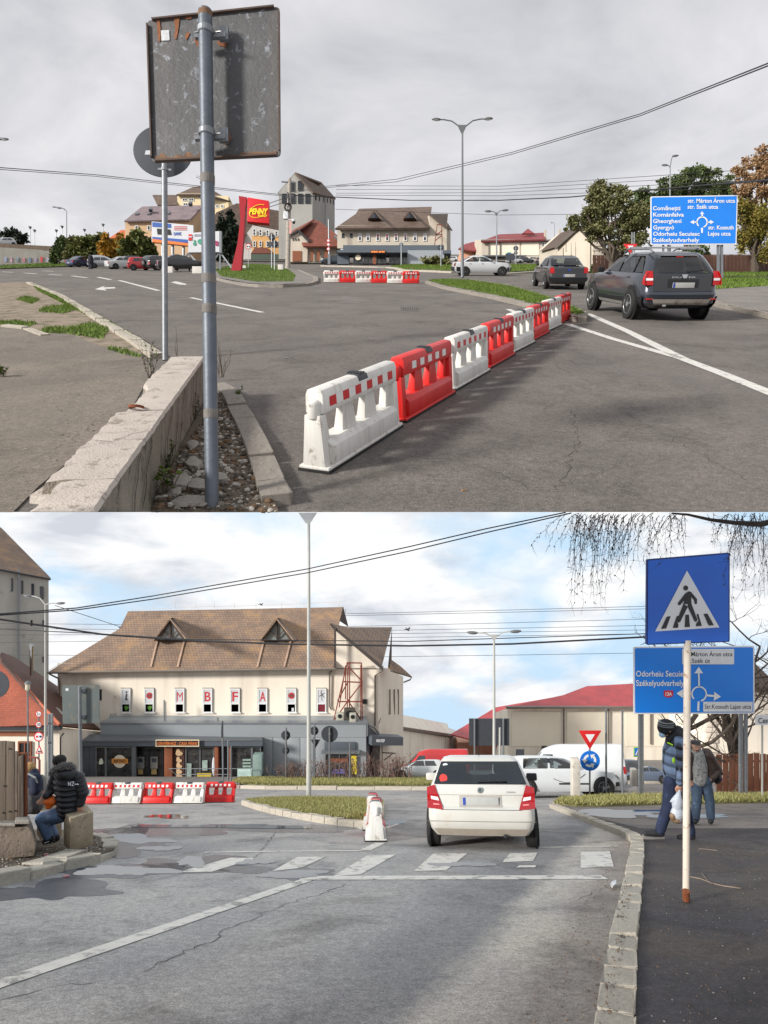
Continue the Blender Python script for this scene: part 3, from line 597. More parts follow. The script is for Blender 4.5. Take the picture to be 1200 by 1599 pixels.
for i in range(8):
    c = i+.5; Y = 4.53+1.385*c+.07; X = .45*(4.53+1.385*c)-2.46-.115
    red = i % 2 == 1
    lab = f"{ordw[i]} of the eight in the slanting foreground row: {'red' if red else 'white'} plastic traffic barrier"
    make_barrier(UP, UP.at(X, Y), phi_up+random.gauss(0, .012), 1.485, bar_red if red else bar_white, lab, 'barriers in the slanting row of the upper street', proto, W=.25, H=.6)
fu = [518.5+24.7*i for i in range(6)]
plc = ['leftmost', 'second from left', 'third from left', 'fourth from left', 'fifth from left', 'rightmost']
for i, u in enumerate(fu):
    p = UP.g(u, 441+i*.35); red = i % 2 == 1
    make_barrier(UP, p, math.pi/2+random.gauss(0, .03), .86, bar_red if red else bar_white, f"{plc[i]} of the six far barriers closing the upper side street, {'red' if red else 'white'} plastic", 'far barriers across the upper side street', proto, W=.34, H=.6)
bu = [103, 150.5, 197, 246, 294.5, 343]
for i, u in enumerate(bu):
    red = i % 2 == 1; p = LO.g(u, 1256.3-(1.5 if i == 5 else 0)-.25*i)
    lab = f"{plc[i]} of the barriers closing the lower side street, {'red' if red else 'white'} plastic with slots"
    make_barrier(LO, p, math.pi/2+(.12 if i == 5 else random.gauss(0, .015)), .915, bar_red if red else bar_white, lab, 'barriers across the lower side street', proto, W=.34, H=.59)
lw = ['nearest', 'second', 'third', 'farthest']
for i in range(4):
    red = i % 2 == 1; Y = 10.9+.8*i; X = -.147-.043*(i)*1.0+(.04 if red else 0)
    make_barrier(LO, LO.at(X, Y), .03+random.gauss(0, .02)-(.06 if red else 0), .79, bar_red if red else bar_white, f"{lw[i]} {'red' if red else 'white'} barrier of the end-on row beside the white hatchback", 'end-on barriers by the splitter island', proto, W=.36, H=.6)
# ================================================================== VEHICLES
def paint(name, col, rough=.32, metal=.0, dirt=None): return M(name, col, rough, metal, .04, 2, coat=1.0, spots=dirt)
pw = paint('white car paint', (200, 197, 189), .3, dirt=((196, 188, 176), .3, 3)); pw2 = paint('clean white paint', (200, 203, 204)); pdk = paint('anthracite paint', (48, 54, 64), .24, .35)
pblk = paint('black car paint', (26, 28, 32)); pblue = paint('dark blue paint', (34, 46, 84)); psil = paint('silver paint', (176, 180, 184), .3, .4); pred = paint('red car paint', (178, 24, 30))
pslate = paint('slate blue paint', (92, 104, 122), .3, .2); pteal = paint('dark teal paint', (50, 66, 76)); pdkg = paint('dark grey paint', (62, 64, 68), .3, .2)
def interp(sl, z, k):
    if z <= sl[0][0]: return sl[0][k]
    for a, b in zip(sl, sl[1:]):
        if z <= b[0]: t = (z-a[0])/(b[0]-a[0]+1e-9); return a[k]+(b[k]-a[k])*t
    return sl[-1][k]
class Car:
    def __init__(s, name, label, cat, st, pos, heading, sl, paintm, axles, R, group=None, rb=.07, rcr=.16, rcf=.3, rimmat=rimm, twid=.2, track=None, scale=1.0, arch=1.16, cabin=None):
        s.sl = [(z*scale, a*scale, b*scale, h*scale) for z, a, b, h in sl]; s.rb = rb*scale; s.fb = .14*scale; s.k = scale
        s.root = thing(name, label, cat, pos, st.rot(heading), group); s.hwm = max(x[3] for x in s.sl)
        mb = MB(); rings = []
        for z, yr, yf, hw in s.sl:
            r1, r2 = min(rcr*scale, hw*.6), min(rcf*scale, hw*.7); pts = []
            ye = lambda x: yr+s.rb*(x/hw)**2; yfe = lambda x: yf-s.fb*(x/hw)**2
            for i in range(5): x = (hw-r1)*i/5; pts.append((x, ye(x)))
            cy = ye(hw-r1)+r1
            for i in range(5): a = -math.pi/2+math.pi/2*i/4; pts.append((hw-r1+r1*math.cos(a), cy+r1*math.sin(a)))
            cy2 = yfe(hw-r2)-r2
            for i in range(1, 8): pts.append((hw, cy+(cy2-cy)*i/8))
            for i in range(5): a = math.pi/2*i/4; pts.append((hw-r2+r2*math.cos(a), cy2+r2*math.sin(a)))
            for i in range(1, 6): x = (hw-r2)*(1-i/5); pts.append((x, yfe(x)))
            ym, hl = (yr+yf)/2, (yf-yr)/2
            pts = [(x*(1-.035*((y-ym)/hl)**2), y) for x, y in pts]
            ring = pts+[(-x, y) for x, y in pts[-2:0:-1]]; rings.append([(x, y, z) for x, y in ring])
        n = len(rings[0]); mb.v = [p for r in rings for p in r]
        mb.f = [(i*n+j, i*n+(j+1) % n, (i+1)*n+(j+1) % n, (i+1)*n+j) for i in range(len(rings)-1) for j in range(n)]+[tuple(range(n))[::-1], tuple(range((len(rings)-1)*n, len(rings)*n))]
        if cabin:                                          # real window openings: (belt, top of glass, side windows from-to along the car)
            zb_, zt_, spans = cabin; keep = []
            for f in mb.f:
                if len(f) == 4:
                    c_ = [sum(mb.v[i][k] for i in f)/4/scale for k in range(3)]; i0 = f[0] % n; jj = i0 if i0 < 26 else 51-i0
                    if zb_ < c_[2] < zt_ and (jj <= 4 or jj >= 22 or (9 <= jj <= 16 and any(a < c_[1] < b for a, b in spans))): continue
                keep.append(f)
            mb.f = keep
        mb.mi = [0]*len(mb.f); s.body = mb.build('body', paintm, s.root, smooth=True, angle=38)
        s.sideX = lambda y, z: interp(s.sl, z, 3)*(1-.035*((y-(interp(s.sl, z, 1)+interp(s.sl, z, 2))/2)/((interp(s.sl, z, 2)-interp(s.sl, z, 1))/2))**2)
        s.rearY = lambda x, z: interp(s.sl, z, 1)+s.rb*(x/interp(s.sl, z, 3))**2
        s.frontY = lambda x, z: interp(s.sl, z, 2)-s.fb*(x/interp(s.sl, z, 3))**2
        if cabin:
            z0_ = cabin[0]; y0_ = interp(sl, z0_, 1)+.12; y1_ = interp(sl, z0_, 2)-.25; w_ = interp(sl, z0_, 3)
            s.box('cabin_trim', (0, (y0_+y1_)/2, z0_-.12), (w_*1.86, y1_-y0_, .2), M('cabin dark', (36, 36, 38), .9), .03)
            s.box('dashboard', (0, y1_-.28, z0_+.03), (w_*1.6, .4, .12), black, .04)
            for sx in (-1, 1):
                s.box('front_seat', (sx*.36, y1_-1.15, z0_+.02), (.46, .14, .2), M('seat cloth', (50, 50, 54), .95), .05); s.box('headrest', (sx*.36, y1_-1.17, z0_+.2), (.26, .11, .15), M('seat cloth', (50, 50, 54), .95), .04); s.box('rear_headrest', (sx*.38, y0_+.42, z0_+.06), (.3, .11, .12), M('seat cloth', (50, 50, 54), .95), .04)
        # wheels and arches
        tr = track or (s.hwm-.10*scale); R *= scale; tw = twid*scale; proto_w = None
        for ya in axles:
            for sx in (-1, 1):
                am = MB(); xs = sx*(s.sideX(ya*scale, .5*scale)+.004)
                am.disc((xs-sx*.02, ya*scale, R*1.02), R*arch, (sx, 0, 0), .026, 22); am.build('wheel_arch', black, s.root)
                xo = sx*(tr+.02*scale); w = MB(); o = tw*.5
                w.lathe((xo+sx*(o), ya*scale, R), [(R*.62, 0), (R*.93, -sx*0), (R*.985, -sx*-0-.02*1), (R, -.05), (R, -tw+.05), (R*.96, -tw), (R*.5, -tw)] if sx > 0 else [(R*.62, 0), (R*.93, 0), (R*.985, .02), (R, .05), (R, tw-.05), (R*.96, tw), (R*.5, tw)], (1, 0, 0), 24)
                wo = w.build('wheel', rubber, s.root, smooth=True, angle=45)
                rm = MB(); cx = xo+sx*(o-.012); ax = V((sx, 0, 0))
                rm.lathe((cx, ya*scale, R), [(R*.645, .010*sx), (R*.62, .016*sx), (R*.56, -.012*sx), (R*.55, -.02*sx)], (1, 0, 0), 24)
                for i in range(5):
                    a = i*2*math.pi/5+.3; d = V((0, math.cos(a), math.sin(a))); e = V((0, -math.sin(a), math.cos(a)))
                    c0 = V((cx, ya*scale, R)); rm.prism([c0+d*R*.1-e*R*.1, c0+d*R*.6-e*R*.13, c0+d*R*.6+e*R*.13, c0+d*R*.1+e*R*.1], ax*.012)
                rm.disc((cx, ya*scale, R), R*.16, (sx, 0, 0), .02, 12)
                rm.build('rim', rimmat, wo)
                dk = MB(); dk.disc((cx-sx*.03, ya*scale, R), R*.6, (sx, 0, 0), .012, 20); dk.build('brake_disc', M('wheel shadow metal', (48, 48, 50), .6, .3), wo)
    def side(s, name, q, mat, off=.006, both=True, nu=6, nv=5, smooth=True):
        for sx in ((-1, 1) if both else (both or -1,)):
            mb = MB()
            def fn(a, b):
                y = ((1-a)*(1-b)*q[0][0]+a*(1-b)*q[1][0]+a*b*q[2][0]+(1-a)*b*q[3][0])*s.k; z = ((1-a)*(1-b)*q[0][1]+a*(1-b)*q[1][1]+a*b*q[2][1]+(1-a)*b*q[3][1])*s.k
                return (sx*(s.sideX(y, z)+off), y, z)
            mb.grid(fn, nu, nv); o = mb.build(name, mat, s.root, smooth=smooth, fix=False)
            if sx < 0: o.data.flip_normals()
        return o
    def end(s, name, q, mat, off=.006, front=False, nu=8, nv=5, sx=0):
        mb = MB(); sg = 1 if front else -1; f = s.frontY if front else s.rearY
        def fn(a, b):
            x = ((1-a)*(1-b)*q[0][0]+a*(1-b)*q[1][0]+a*b*q[2][0]+(1-a)*b*q[3][0])*s.k; z = ((1-a)*(1-b)*q[0][1]+a*(1-b)*q[1][1]+a*b*q[2][1]+(1-a)*b*q[3][1])*s.k
            return (x, f(x, z)+sg*off, z)
        mb.grid(fn, nu, nv); o = mb.build(name, mat, s.root, smooth=True, fix=False); return o
    def box(s, name, c, d, mat, bevel=.01, rz=0):
        mb = MB(); mb.box([x*s.k for x in c], [x*s.k for x in d], rz); return mb.build(name, mat, s.root, bevel=bevel)
    def plate(s, z, w=.5, h=.11, x=0, off=.012):
        y = s.rearY(x*s.k, z*s.k)/s.k-off; o = s.box('number_plate', (x, y, z), (w, .02, h), plate_w, .004); p = MB(); p.box((s.k*(x-w/2+.025), (y-.0125)*s.k, z*s.k), (.04*s.k, .006, h*.9*s.k)); WL[o] = V((0, 0, 0)); p.build('plate_band', plate_b, o)
SL_HATCH = [(.20, -.50, 3.05, .72), (.30, -.60, 3.24, .795), (.44, -.665, 3.32, .825), (.57, -.655, 3.31, .825), (.61, -.60, 3.29, .82), (.80, -.57, 3.12, .825), (.87, -.55, 2.6, .80), (.92, -.53, 2.2, .78), (1.1, -.45, 1.85, .70), (1.24, -.36, 1.5, .64), (1.315, -.26, 1.15, .58), (1.34, -.05, .85, .48)]
SL_SUV = [(.28, -.60, 3.2, .80), (.40, -.78, 3.4, .88), (.60, -.82, 3.45, .905), (.68, -.77, 3.44, .90), (.93, -.73, 3.3, .90), (1.0, -.71, 2.6, .88), (1.05, -.69, 2.25, .85), (1.27, -.50, 1.75, .75), (1.42, -.33, 1.35, .675), (1.485, -.16, 1.05, .60), (1.51, .1, .7, .47)]
SL_SEDAN = [(.22, -.70, 3.2, .76), (.35, -.86, 3.35, .83), (.55, -.88, 3.38, .845), (.65, -.84, 3.36, .84), (.86, -.82, 3.1, .83), (.91, -.77, 2.4, .81), (.945, -.28, 2.2, .79), (1.13, .05, 1.85, .71), (1.27, .35, 1.5, .645), (1.34, .55, 1.2, .58), (1.37, .8, 1.0, .48)]
SL_VAN = [(.28, -.92, 3.95, .90), (.45, -1.0, 4.15, .96), (.95, -1.0, 4.12, .97), (1.1, -1.0, 3.6, .97), (1.55, -.99, 3.1, .945), (1.9, -.98, 2.8, .915), (2.06, -.96, 2.4, .86), (2.12, -.85, 2.1, .76)]
def windows_hatch(c, g=glass_dk, w=True):
    c.side('side_window', [(.85, .93), (1.85, .93), (1.35, 1.24), (.9, 1.26)], g); c.side('side_window', [(.0, .93), (.78, .93), (.83, 1.26), (.18, 1.25)], g)
    c.end('windscreen', [(-.70, .94), (.70, .94), (.58, 1.25), (-.58, 1.25)], g, front=True)
def windows_sedan(c, g=glass_dk):
    c.side('side_window', [(1.02, .97), (1.9, .96), (1.42, 1.26), (1.05, 1.27)], g); c.side('side_window', [(.12, .97), (.95, .97), (.98, 1.27), (.5, 1.27)], g)
    c.end('windscreen', [(-.7, .98), (.7, .98), (.58, 1.26), (-.58, 1.26)], g, front=True); c.end('rear_window', [(-.68, .98), (.68, .98), (.57, 1.27), (-.57, 1.27)], g)
def lamps_simple(c, z0, z1, lit=red_light):
    hw = c.hwm/c.k
    for sx in (-1, 1):
        c.end('tail_light', [(sx*hw*.72, z0), (sx*hw*.985, z0), (sx*hw*.985, z1), (sx*hw*.78, z1)], lit, .008, nu=4, nv=3); c.end('headlight', [(sx*hw*.55, .58), (sx*hw*.97, .6), (sx*hw*.97, .74), (sx*hw*.62, .72)], white_lens, .01, True, 4, 3)
# --- dark SUV of the upper street
rimb = M('bright alloy', (172, 174, 176), .3, .5, .05, 5)
p = UP.g(1036, 498)
c = Car('parked_car', 'dark grey off-road estate with roof bars and lit brake lights', 'car', UP, p, .035, SL_SUV, pdk, (0, 2.62), .345, cabin=(1.05, 1.42, ((-.35, .05), (.1, .95), (1.0, 2.0))), rcr=.24, arch=1.24, twid=.22, rimmat=rimb); c.root.name = 'offroad_car'
c.side('side_window', [(1.02, 1.05), (2.0, 1.05), (1.5, 1.37), (1.06, 1.40)], glass_see); c.side('side_window', [(.12, 1.05), (.93, 1.05), (.98, 1.40), (.2, 1.40)], glass_see); c.side('side_window', [(-.38, 1.07), (.02, 1.06), (.1, 1.39), (-.1, 1.36)], glass_see)
c.end('rear_window', [(-.70, 1.06), (.70, 1.06), (.56, 1.39), (-.56, 1.39)], glass_see, .008); c.end('windscreen', [(-.75, 1.08), (.75, 1.08), (.62, 1.42), (-.62, 1.42)], glass_see, front=True)
c.end('tailgate_seam', [(-.69, .66), (.69, .66), (.69, .672), (-.69, .672)], black, .004)
for sx in (-1, 1):
    c.end('tail_light', [(sx*.69, .80), (sx*.865, .80), (sx*.845, 1.1), (sx*.70, 1.1)], lit_red, .02, nu=5, nv=4); c.end('reverse_lens', [(sx*.70, .90), (sx*.86, .90), (sx*.86, .95), (sx*.70, .95)], white_lens, .026, nu=3, nv=2)
    c.side('tail_light', [(-.75, .80), (-.60, .82), (-.58, 1.06), (-.66, 1.1)], lit_red, .016) if sx > 0 else None
    c.box('bumper_reflector', (sx*.72, -.73-.0, .50), (.18, .06, .035), red_light, .005)
    m = MB(); m.tube([(sx*.60, -.3, 1.49), (sx*.62, -.15, 1.56), (sx*.62, 1.2, 1.57), (sx*.60, 1.4, 1.49)], .022, 8); m.build('roof_rail', galv, c.root, smooth=True)
    c.box('mirror', (sx*.97, 1.95, 1.08), (.17, .1, .14), black, .03)
    for y in (.28, 1.22): c.box('door_handle', (sx*.895, y, .95), (.03, .16, .03), pdk, .008)
for y in (.1, 1.0): c.box('roof_bar', (0, y, 1.6), (1.3, .07, .035), chrome, .01)
c.side('lower_cladding', [(-.62, .30), (-.40, .30), (-.40, .52), (-.66, .56)], black, .012); c.side('lower_cladding', [(.42, .385), (2.2, .385), (2.2, .47), (.42, .47)], black, .010); c.end('tailgate_panel', [(-.66, .68), (.66, .68), (.68, 1.03), (-.68, 1.03)], pblk, .002)
c.side('sill_trim', [(.42, .3), (2.2, .3), (2.2, .38), (.42, .38)], M('sill silver', (150, 148, 144), .5, .2), .014)
c.end('bumper_skid', [(-.62, .37), (.62, .37), (.68, .50), (-.68, .50)], M('skid silver', (148, 142, 134), .5, .2, spots=((110, 98, 84), .4, 8)), .02)
c.end('plate_recess', [(-.36, .74), (.36, .74), (.36, .93), (-.36, .93)], black, .003); c.plate(.80, .5, .115, off=.016)
c.box('exhaust', (-.42, -.80, .36), (.09, .12, .06), chrome, .02)
c.box('stop_lamp', (0, -.36, 1.40), (.16, .03, .02), lit_red, .004)
m = MB(); m.tube([(.05, -.70, 1.08), (.45, -.71, 1.12)], .012, 6); m.build('rear_wiper', black, c.root)
m = MB(); m.prism([(-.07, -.745, 1.03), (.07, -.745, 1.03), (.03, -.745, .95), (-.03, -.745, .95)], (0, -.012, 0)); m.build('badge', chrome, c.root)
def car_text(c, s, mat, x0, x1, z, h, off=.012):
    cu = bpy.data.curves.new('t', 'FONT'); cu.body = s; cu.size = 1; cu.offset = .015; t = bpy.data.objects.new('t', cu); COL.objects.link(t)
    me = bpy.data.meshes.new_from_object(t.evaluated_get(bpy.context.evaluated_depsgraph_get())); bpy.data.objects.remove(t)
    xs = [v.co.x for v in me.vertices]; w = max(xs)-min(xs)
    for v in me.vertices:
        X = x0+(v.co.x-min(xs))/w*(x1-x0); v.co = (X, c.rearY(X, z)-off, z+v.co.y/.72*h)
    me.materials.clear(); me.materials.append(mat); o = bpy.data.objects.new('lettering', me); COL.objects.link(o); o.parent = c.root
car_text(c, 'DUSTER', chrome, -.27, .27, .955, .032)
# --- dark saloon ahead of it
c = Car('saloon_car', 'black saloon with red tail lights entering the roundabout ahead of the off-road estate', 'car', UP, UP.g(880, 451.5), -.04, SL_SEDAN, pblk, (0, 2.63), .3, cabin=(.945, 1.27, ((.1, .98), (1.0, 1.9))))
windows_sedan(c, glass_see)
for sx in (-1, 1): c.end('tail_light', [(sx*.62, .68), (sx*.82, .68), (sx*.80, .90), (sx*.64, .90)], lit_red, .012, nu=4, nv=3); c.box('mirror', (sx*.88, 1.8, 1.0), (.14, .09, .1), pblk, .02)
c.plate(.58, .5, .11); m = MB(); m.disc((0, -.84, .80), .05, (0, -1, 0), .015, 14); m.build('badge', plate_b, c.root); c.end('bumper_trim', [(-.8, .36), (.8, .36), (.82, .5), (-.82, .5)], black, .01)
# --- white saloon crossing
c = Car('saloon_car', 'white saloon with black bumpers driving right behind the tall double lamp post', 'car', UP, UP.g(724, 430.7), -math.pi/2+.03, SL_SEDAN, pw2, (0, 2.63), .3, scale=.97, rimmat=rimcap, cabin=(.945, 1.27, ((.1, .98), (1.0, 1.9))))
windows_sedan(c, glass_see); lamps_simple(c, .66, .9)
c.end('rear_bumper', [(-.8, .33), (.8, .33), (.83, .62), (-.83, .62)], black, .012); c.end('front_bumper', [(-.8, .33), (.8, .33), (.83, .58), (-.83, .58)], black, .012, True); c.side('bumper_corner', [(-.62, .33), (-.36, .33), (-.36, .60), (-.64, .62)], black, .01); c.side('bumper_corner', [(2.98, .33), (3.12, .33), (3.1, .58), (2.98, .58)], black, .01)
for y in (.28, 1.15): c.side('door_handle', [(y, .80), (y+.14, .80), (y+.14, .83), (y, .83)], black, .02)
c.box('mirror', (.86, 1.85, 1.0), (.14, .1, .1), black, .02)
# --- small far cars of the upper street
def small_car(label, st, u, v, heading, sl, pm, scale, group, rl=.7, name='parked_car'):
    c = Car(name, label, 'car', st, st.g(u, v), heading, sl, pm, (0, 2.63 if sl is SL_SEDAN else (2.45 if sl is SL_HATCH else 2.62)), .31, group, scale=scale, rimmat=rimcap)
    (windows_sedan if sl is SL_SEDAN else windows_hatch)(c)
    if sl is not SL_SEDAN: c.end('rear_window', [(-.64, .94), (.64, .94), (.54, 1.22), (-.54, 1.22)] if sl is SL_HATCH else [(-.70, 1.06), (.70, 1.06), (.58, 1.41), (-.58, 1.41)], glass_dk)
    lamps_simple(c, rl-.08, rl+.18); c.plate(.55 if sl is SL_SEDAN else .7); return c
g1 = 'cars parked in front of the bushes and billboards'
small_car('dark blue saloon parked leftmost by the green bushes', UP, 117, 417.5, -.5, SL_SEDAN, pblue, .84, g1)
small_car('silver off-road estate parked behind the walking person', UP, 148, 419, -1.2, SL_SUV, psil, .84, g1)
small_car('white saloon parked between the silver estate and the red hatchback', UP, 178, 420.5, -.9, SL_SEDAN, pw2, .84, g1)
small_car('grey hatchback parked behind the red hatchback', UP, 200, 419.5, -.9, SL_HATCH, pdkg, .9, g1)
small_car('red hatchback parked nose in near the round bush', UP, 209, 422.5, -1.2, SL_HATCH, pred, .84, g1)
cc = small_car('black boxy off-roader with spare wheel on its back', UP, 236, 422.5, -.6, SL_SUV, pblk, .84, g1)
m = MB(); m.lathe((0, -.62, .68), [(.12, 0), (.27, .0), (.29, -.08), (.26, -.14), (.0, -.15)], (0, 1, 0), 18); m.build('spare_wheel', rubber, cc.root, smooth=True); m = MB(); m.disc((0, -.77, .68), .15, (0, -1, 0), .012, 14); m.build('spare_wheel_cover', rimm, cc.root)
small_car('long black saloon parked under the billboards behind the white block', UP, 262, 424.5, -1.15, SL_SEDAN, pblk, 1.0, g1)
small_car('dark teal hatchback parked at the kerb before the red-roofed house', UP, 537, 413.6, math.pi/2, SL_HATCH, pteal, .95, None)
g2 = 'far cars in the traffic beyond the roundabout'
for u, v, pm, hd, lb in ((795, 411.5, pw2, -1.4, 'white far saloon at the left end of the far traffic'), (813, 411, pdkg, -1.3, 'grey far hatchback second in the far traffic'), (826, 410.5, pw, -1.5, 'cream far hatchback at the right end of the far traffic'), (712, 409, pw2, 1.5, 'white far car beside the corner of the big shop building'), (843, 412, pdkg, -.4, 'dark far car under the pale gable house')):
    small_car(lb, UP, u, v, hd, SL_HATCH, pm, .66, g2, name='far_car')
# --- the white hatchback seen from behind, lower street
p = LO.g(755, 1322.5)
c = Car('hatchback_car', 'dusty white hatchback seen from straight behind waiting past the crossing', 'car', LO, p, -.15, SL_HATCH, pw, (0, 2.45), .29, cabin=(.92, 1.24, ((0, .8), (.82, 1.9))), rb=.05, rcr=.13, track=.745, twid=.19)
windows_hatch(c, glass_see); c.end('rear_window', [(-.70, .925), (.70, .925), (.585, 1.235), (-.585, 1.235)], glass_see, .008)
for sx in (-1, 1): c.end('window_rim', [(sx*.60, .92), (sx*.71, .92), (sx*.60, 1.24), (sx*.50, 1.24)], black, .004, nu=3)
c.end('window_rim', [(-.6, 1.2), (.6, 1.2), (.59, 1.245), (-.59, 1.245)], black, .004); c.end('window_rim', [(-.7, .915), (.7, .915), (.69, .95), (-.69, .95)], black, .004)
for sx in (-1, 1):
    c.end('tail_light', [(sx*.565, .565), (sx*.81, .585), (sx*.82, .87), (sx*.70, .91)], red_light, .016, nu=6, nv=5); c.end('lamp_lens', [(sx*.63, .685), (sx*.75, .705), (sx*.76, .75), (sx*.65, .735)], white_lens, .022, nu=3, nv=2); c.end('lamp_lens', [(sx*.62, .60), (sx*.72, .61), (sx*.72, .645), (sx*.63, .64)], M('pink lens', (224, 150, 150), .2), .022, nu=3, nv=2)
    c.side('tail_light', [(-.50, .62), (-.32, .70), (-.36, .84), (-.46, .89)], red_light, .012)
    c.box('mirror', (sx*.92, 1.6, .97), (.19, .1, .13), black if sx > 0 else pw, .03)
c.end('tailgate_seam', [(-.60, .56), (.60, .56), (.60, .567), (-.60, .567)], black, .004); c.end('tailgate_seam', [(-.73, .765), (.73, .765), (.73, .77), (-.73, .77)], M('seam', (120, 114, 106), .8), .004)
c.end('bumper_line', [(-.81, .40), (.81, .40), (.81, .408), (-.81, .408)], M('seam', (120, 114, 106)), .004); c.end('bumper_skirt', [(-.64, .205), (.64, .205), (.72, .30), (-.72, .30)], M('dirty shaded bumper', (168, 158, 144), .6, 0, .1, 4), .006)  # skirt colour holds both dirt and painted shading of the bumper's foot
c.end('plate_recess', [(-.32, .60), (.32, .60), (.32, .77), (-.32, .77)], M('recess white', (166, 160, 152), .5), .004); c.plate(.68, .54, .115, off=.014)
m = MB(); y = c.rearY(0, .84)-.012; m.lathe((0, y, .835), [(.042, 0), (.042, -.012), (.034, -.014), (.0, -.014)], (0, 1, 0), 18); m.build('badge', chrome, c.root); m = MB(); m.disc((0, y-.0145, .835), .026, (0, -1, 0), .004, 14); m.build('badge_core', M('badge green', (70, 84, 78), .4), c.root)
car_text(c, 'FABIA', chrome, .40, .53, .80, .02)
m = MB(); m.tube([(-.02, c.rearY(0, .95)-.02, .95), (.42, c.rearY(.3, .97)-.025, .965)], .011, 6); m.build('rear_wiper', black, c.root)
m = MB(); m.tube([(0, .05, 1.33), (0, -.2, 1.75)], [.009, .004], 6); m.build('antenna', black, c.root); c.box('antenna_foot', (0, .06, 1.335), (.05, .1, .03), black, .01)
m = MB(); y = c.rearY(-.58, 1.0)-.014; m.disc((-.56, y-.012, 1.0), .062, (0, -1, 0), .004, 20); m.build('round_sticker', M('sticker red', (214, 60, 54), .5), c.root)
m = MB(); m.disc((-.53, c.rearY(-.53, 1.2)-.012, 1.195), .022, (0, -1, 0), .004, 16, 1.8); m.build('country_sticker', sign_white, c.root)
c.box('underbody', (0, .6, .23), (1.1, 1.6, .08), black, .02); c.box('exhaust', (.35, -.5, .2), (.06, .1, .05), black, .01)
# --- white delivery hatchback behind it, facing right
c = Car('delivery_car', 'white estate car with black curved logo on its door facing right behind the hatchback', 'car', LO, LO.g(816, 1245.2), -math.pi/2, SL_HATCH, pw2, (0, 2.6), .31, scale=1.02, rimmat=rimm, cabin=(.92, 1.24, ((0, .8), (.82, 1.9))))
windows_hatch(c, glass_see); lamps_simple(c, .6, .8)
c.side('door_trim', [(1.1, .42), (2.1, .42), (2.1, .47), (1.1, .47)], black, .012); c.box('mirror', (.86, 1.75, .97), (.16, .1, .12), pw2, .02); c.side('bumper_grille', [(3.0, .36), (3.14, .38), (3.14, .5), (3.02, .5)], black, .008)
m = MB(); m.tube([(c.sideX(1.0+1.1*t, .60-.0*t)+.012, (.95+1.1*t), .62-.16*math.sin(math.pi*min(1, t*1.0))+.16*t*t*.9) for t in [i/10 for i in range(11)]], .009, 5); m.build('door_logo_curve', sign_black, c.root)
# --- white van, red van, pickup and dark cars of the lower street
c = Car('delivery_van', 'tall white delivery van behind the give-way sign', 'van', LO, LO.g(946, 1236), math.pi/2-.25, SL_VAN, pw2, (0, 3.3), .34, rb=.02, rcr=.06, scale=.86)
c.side('cab_window', [(2.3, 1.15), (3.15, 1.15), (2.75, 1.65), (2.3, 1.65)], glass_dk); c.end('windscreen', [(-.85, 1.15), (.85, 1.15), (.8, 1.75), (-.8, 1.75)], glass_dk, front=True); lamps_simple(c, .75, 1.1)
c.side('tail_light', [(-.96, .78), (-.86, .78), (-.86, 1.1), (-.96, 1.1)], red_light, .012); c.side('side_trim', [(.4, .5), (2.6, .5), (2.6, .58), (.4, .58)], black, .012); c.end('rear_bumper', [(-.9, .3), (.9, .3), (.93, .46), (-.93, .46)], black, .012); c.side('door_seam', [(.6, .6), (.615, .6), (.615, 1.85), (.6, 1.85)], black, .003)
c.end('rear_door_seam', [(-.01, .5), (.01, .5), (.01, 1.9), (-.01, 1.9)], black, .003)
c = Car('delivery_van', 'red van parked far left behind the hatchback roof', 'van', LO, LO.g(712, 1217.5), math.pi/2, SL_VAN, paint('red van paint', (190, 30, 32)), (0, 3.3), .34, scale=.85)
c.side('cab_window', [(2.3, 1.15), (3.15, 1.15), (2.75, 1.65), (2.3, 1.65)], glass_dk); c.end('windscreen', [(-.85, 1.15), (.85, 1.15), (.8, 1.75), (-.8, 1.75)], glass_dk, front=True); lamps_simple(c, .7, 1.0)
small_car('white pickup-like hatchback parked before the red van', LO, 682, 1219, math.pi/2, SL_HATCH, pw2, .88, None)
small_car('dark estate car parked right of the white van', LO, 984, 1222.5, .35, SL_SUV, pdkg, .80, None)
small_car('slate blue saloon parked beyond the walking men', LO, 1034, 1224, math.pi/2-.2, SL_SEDAN, pslate, .62, None)
small_car('pale grey hatchback parked at the left behind the sitting man', LO, 120, 1212.5, -math.pi/2, SL_HATCH, psil, .9, None)
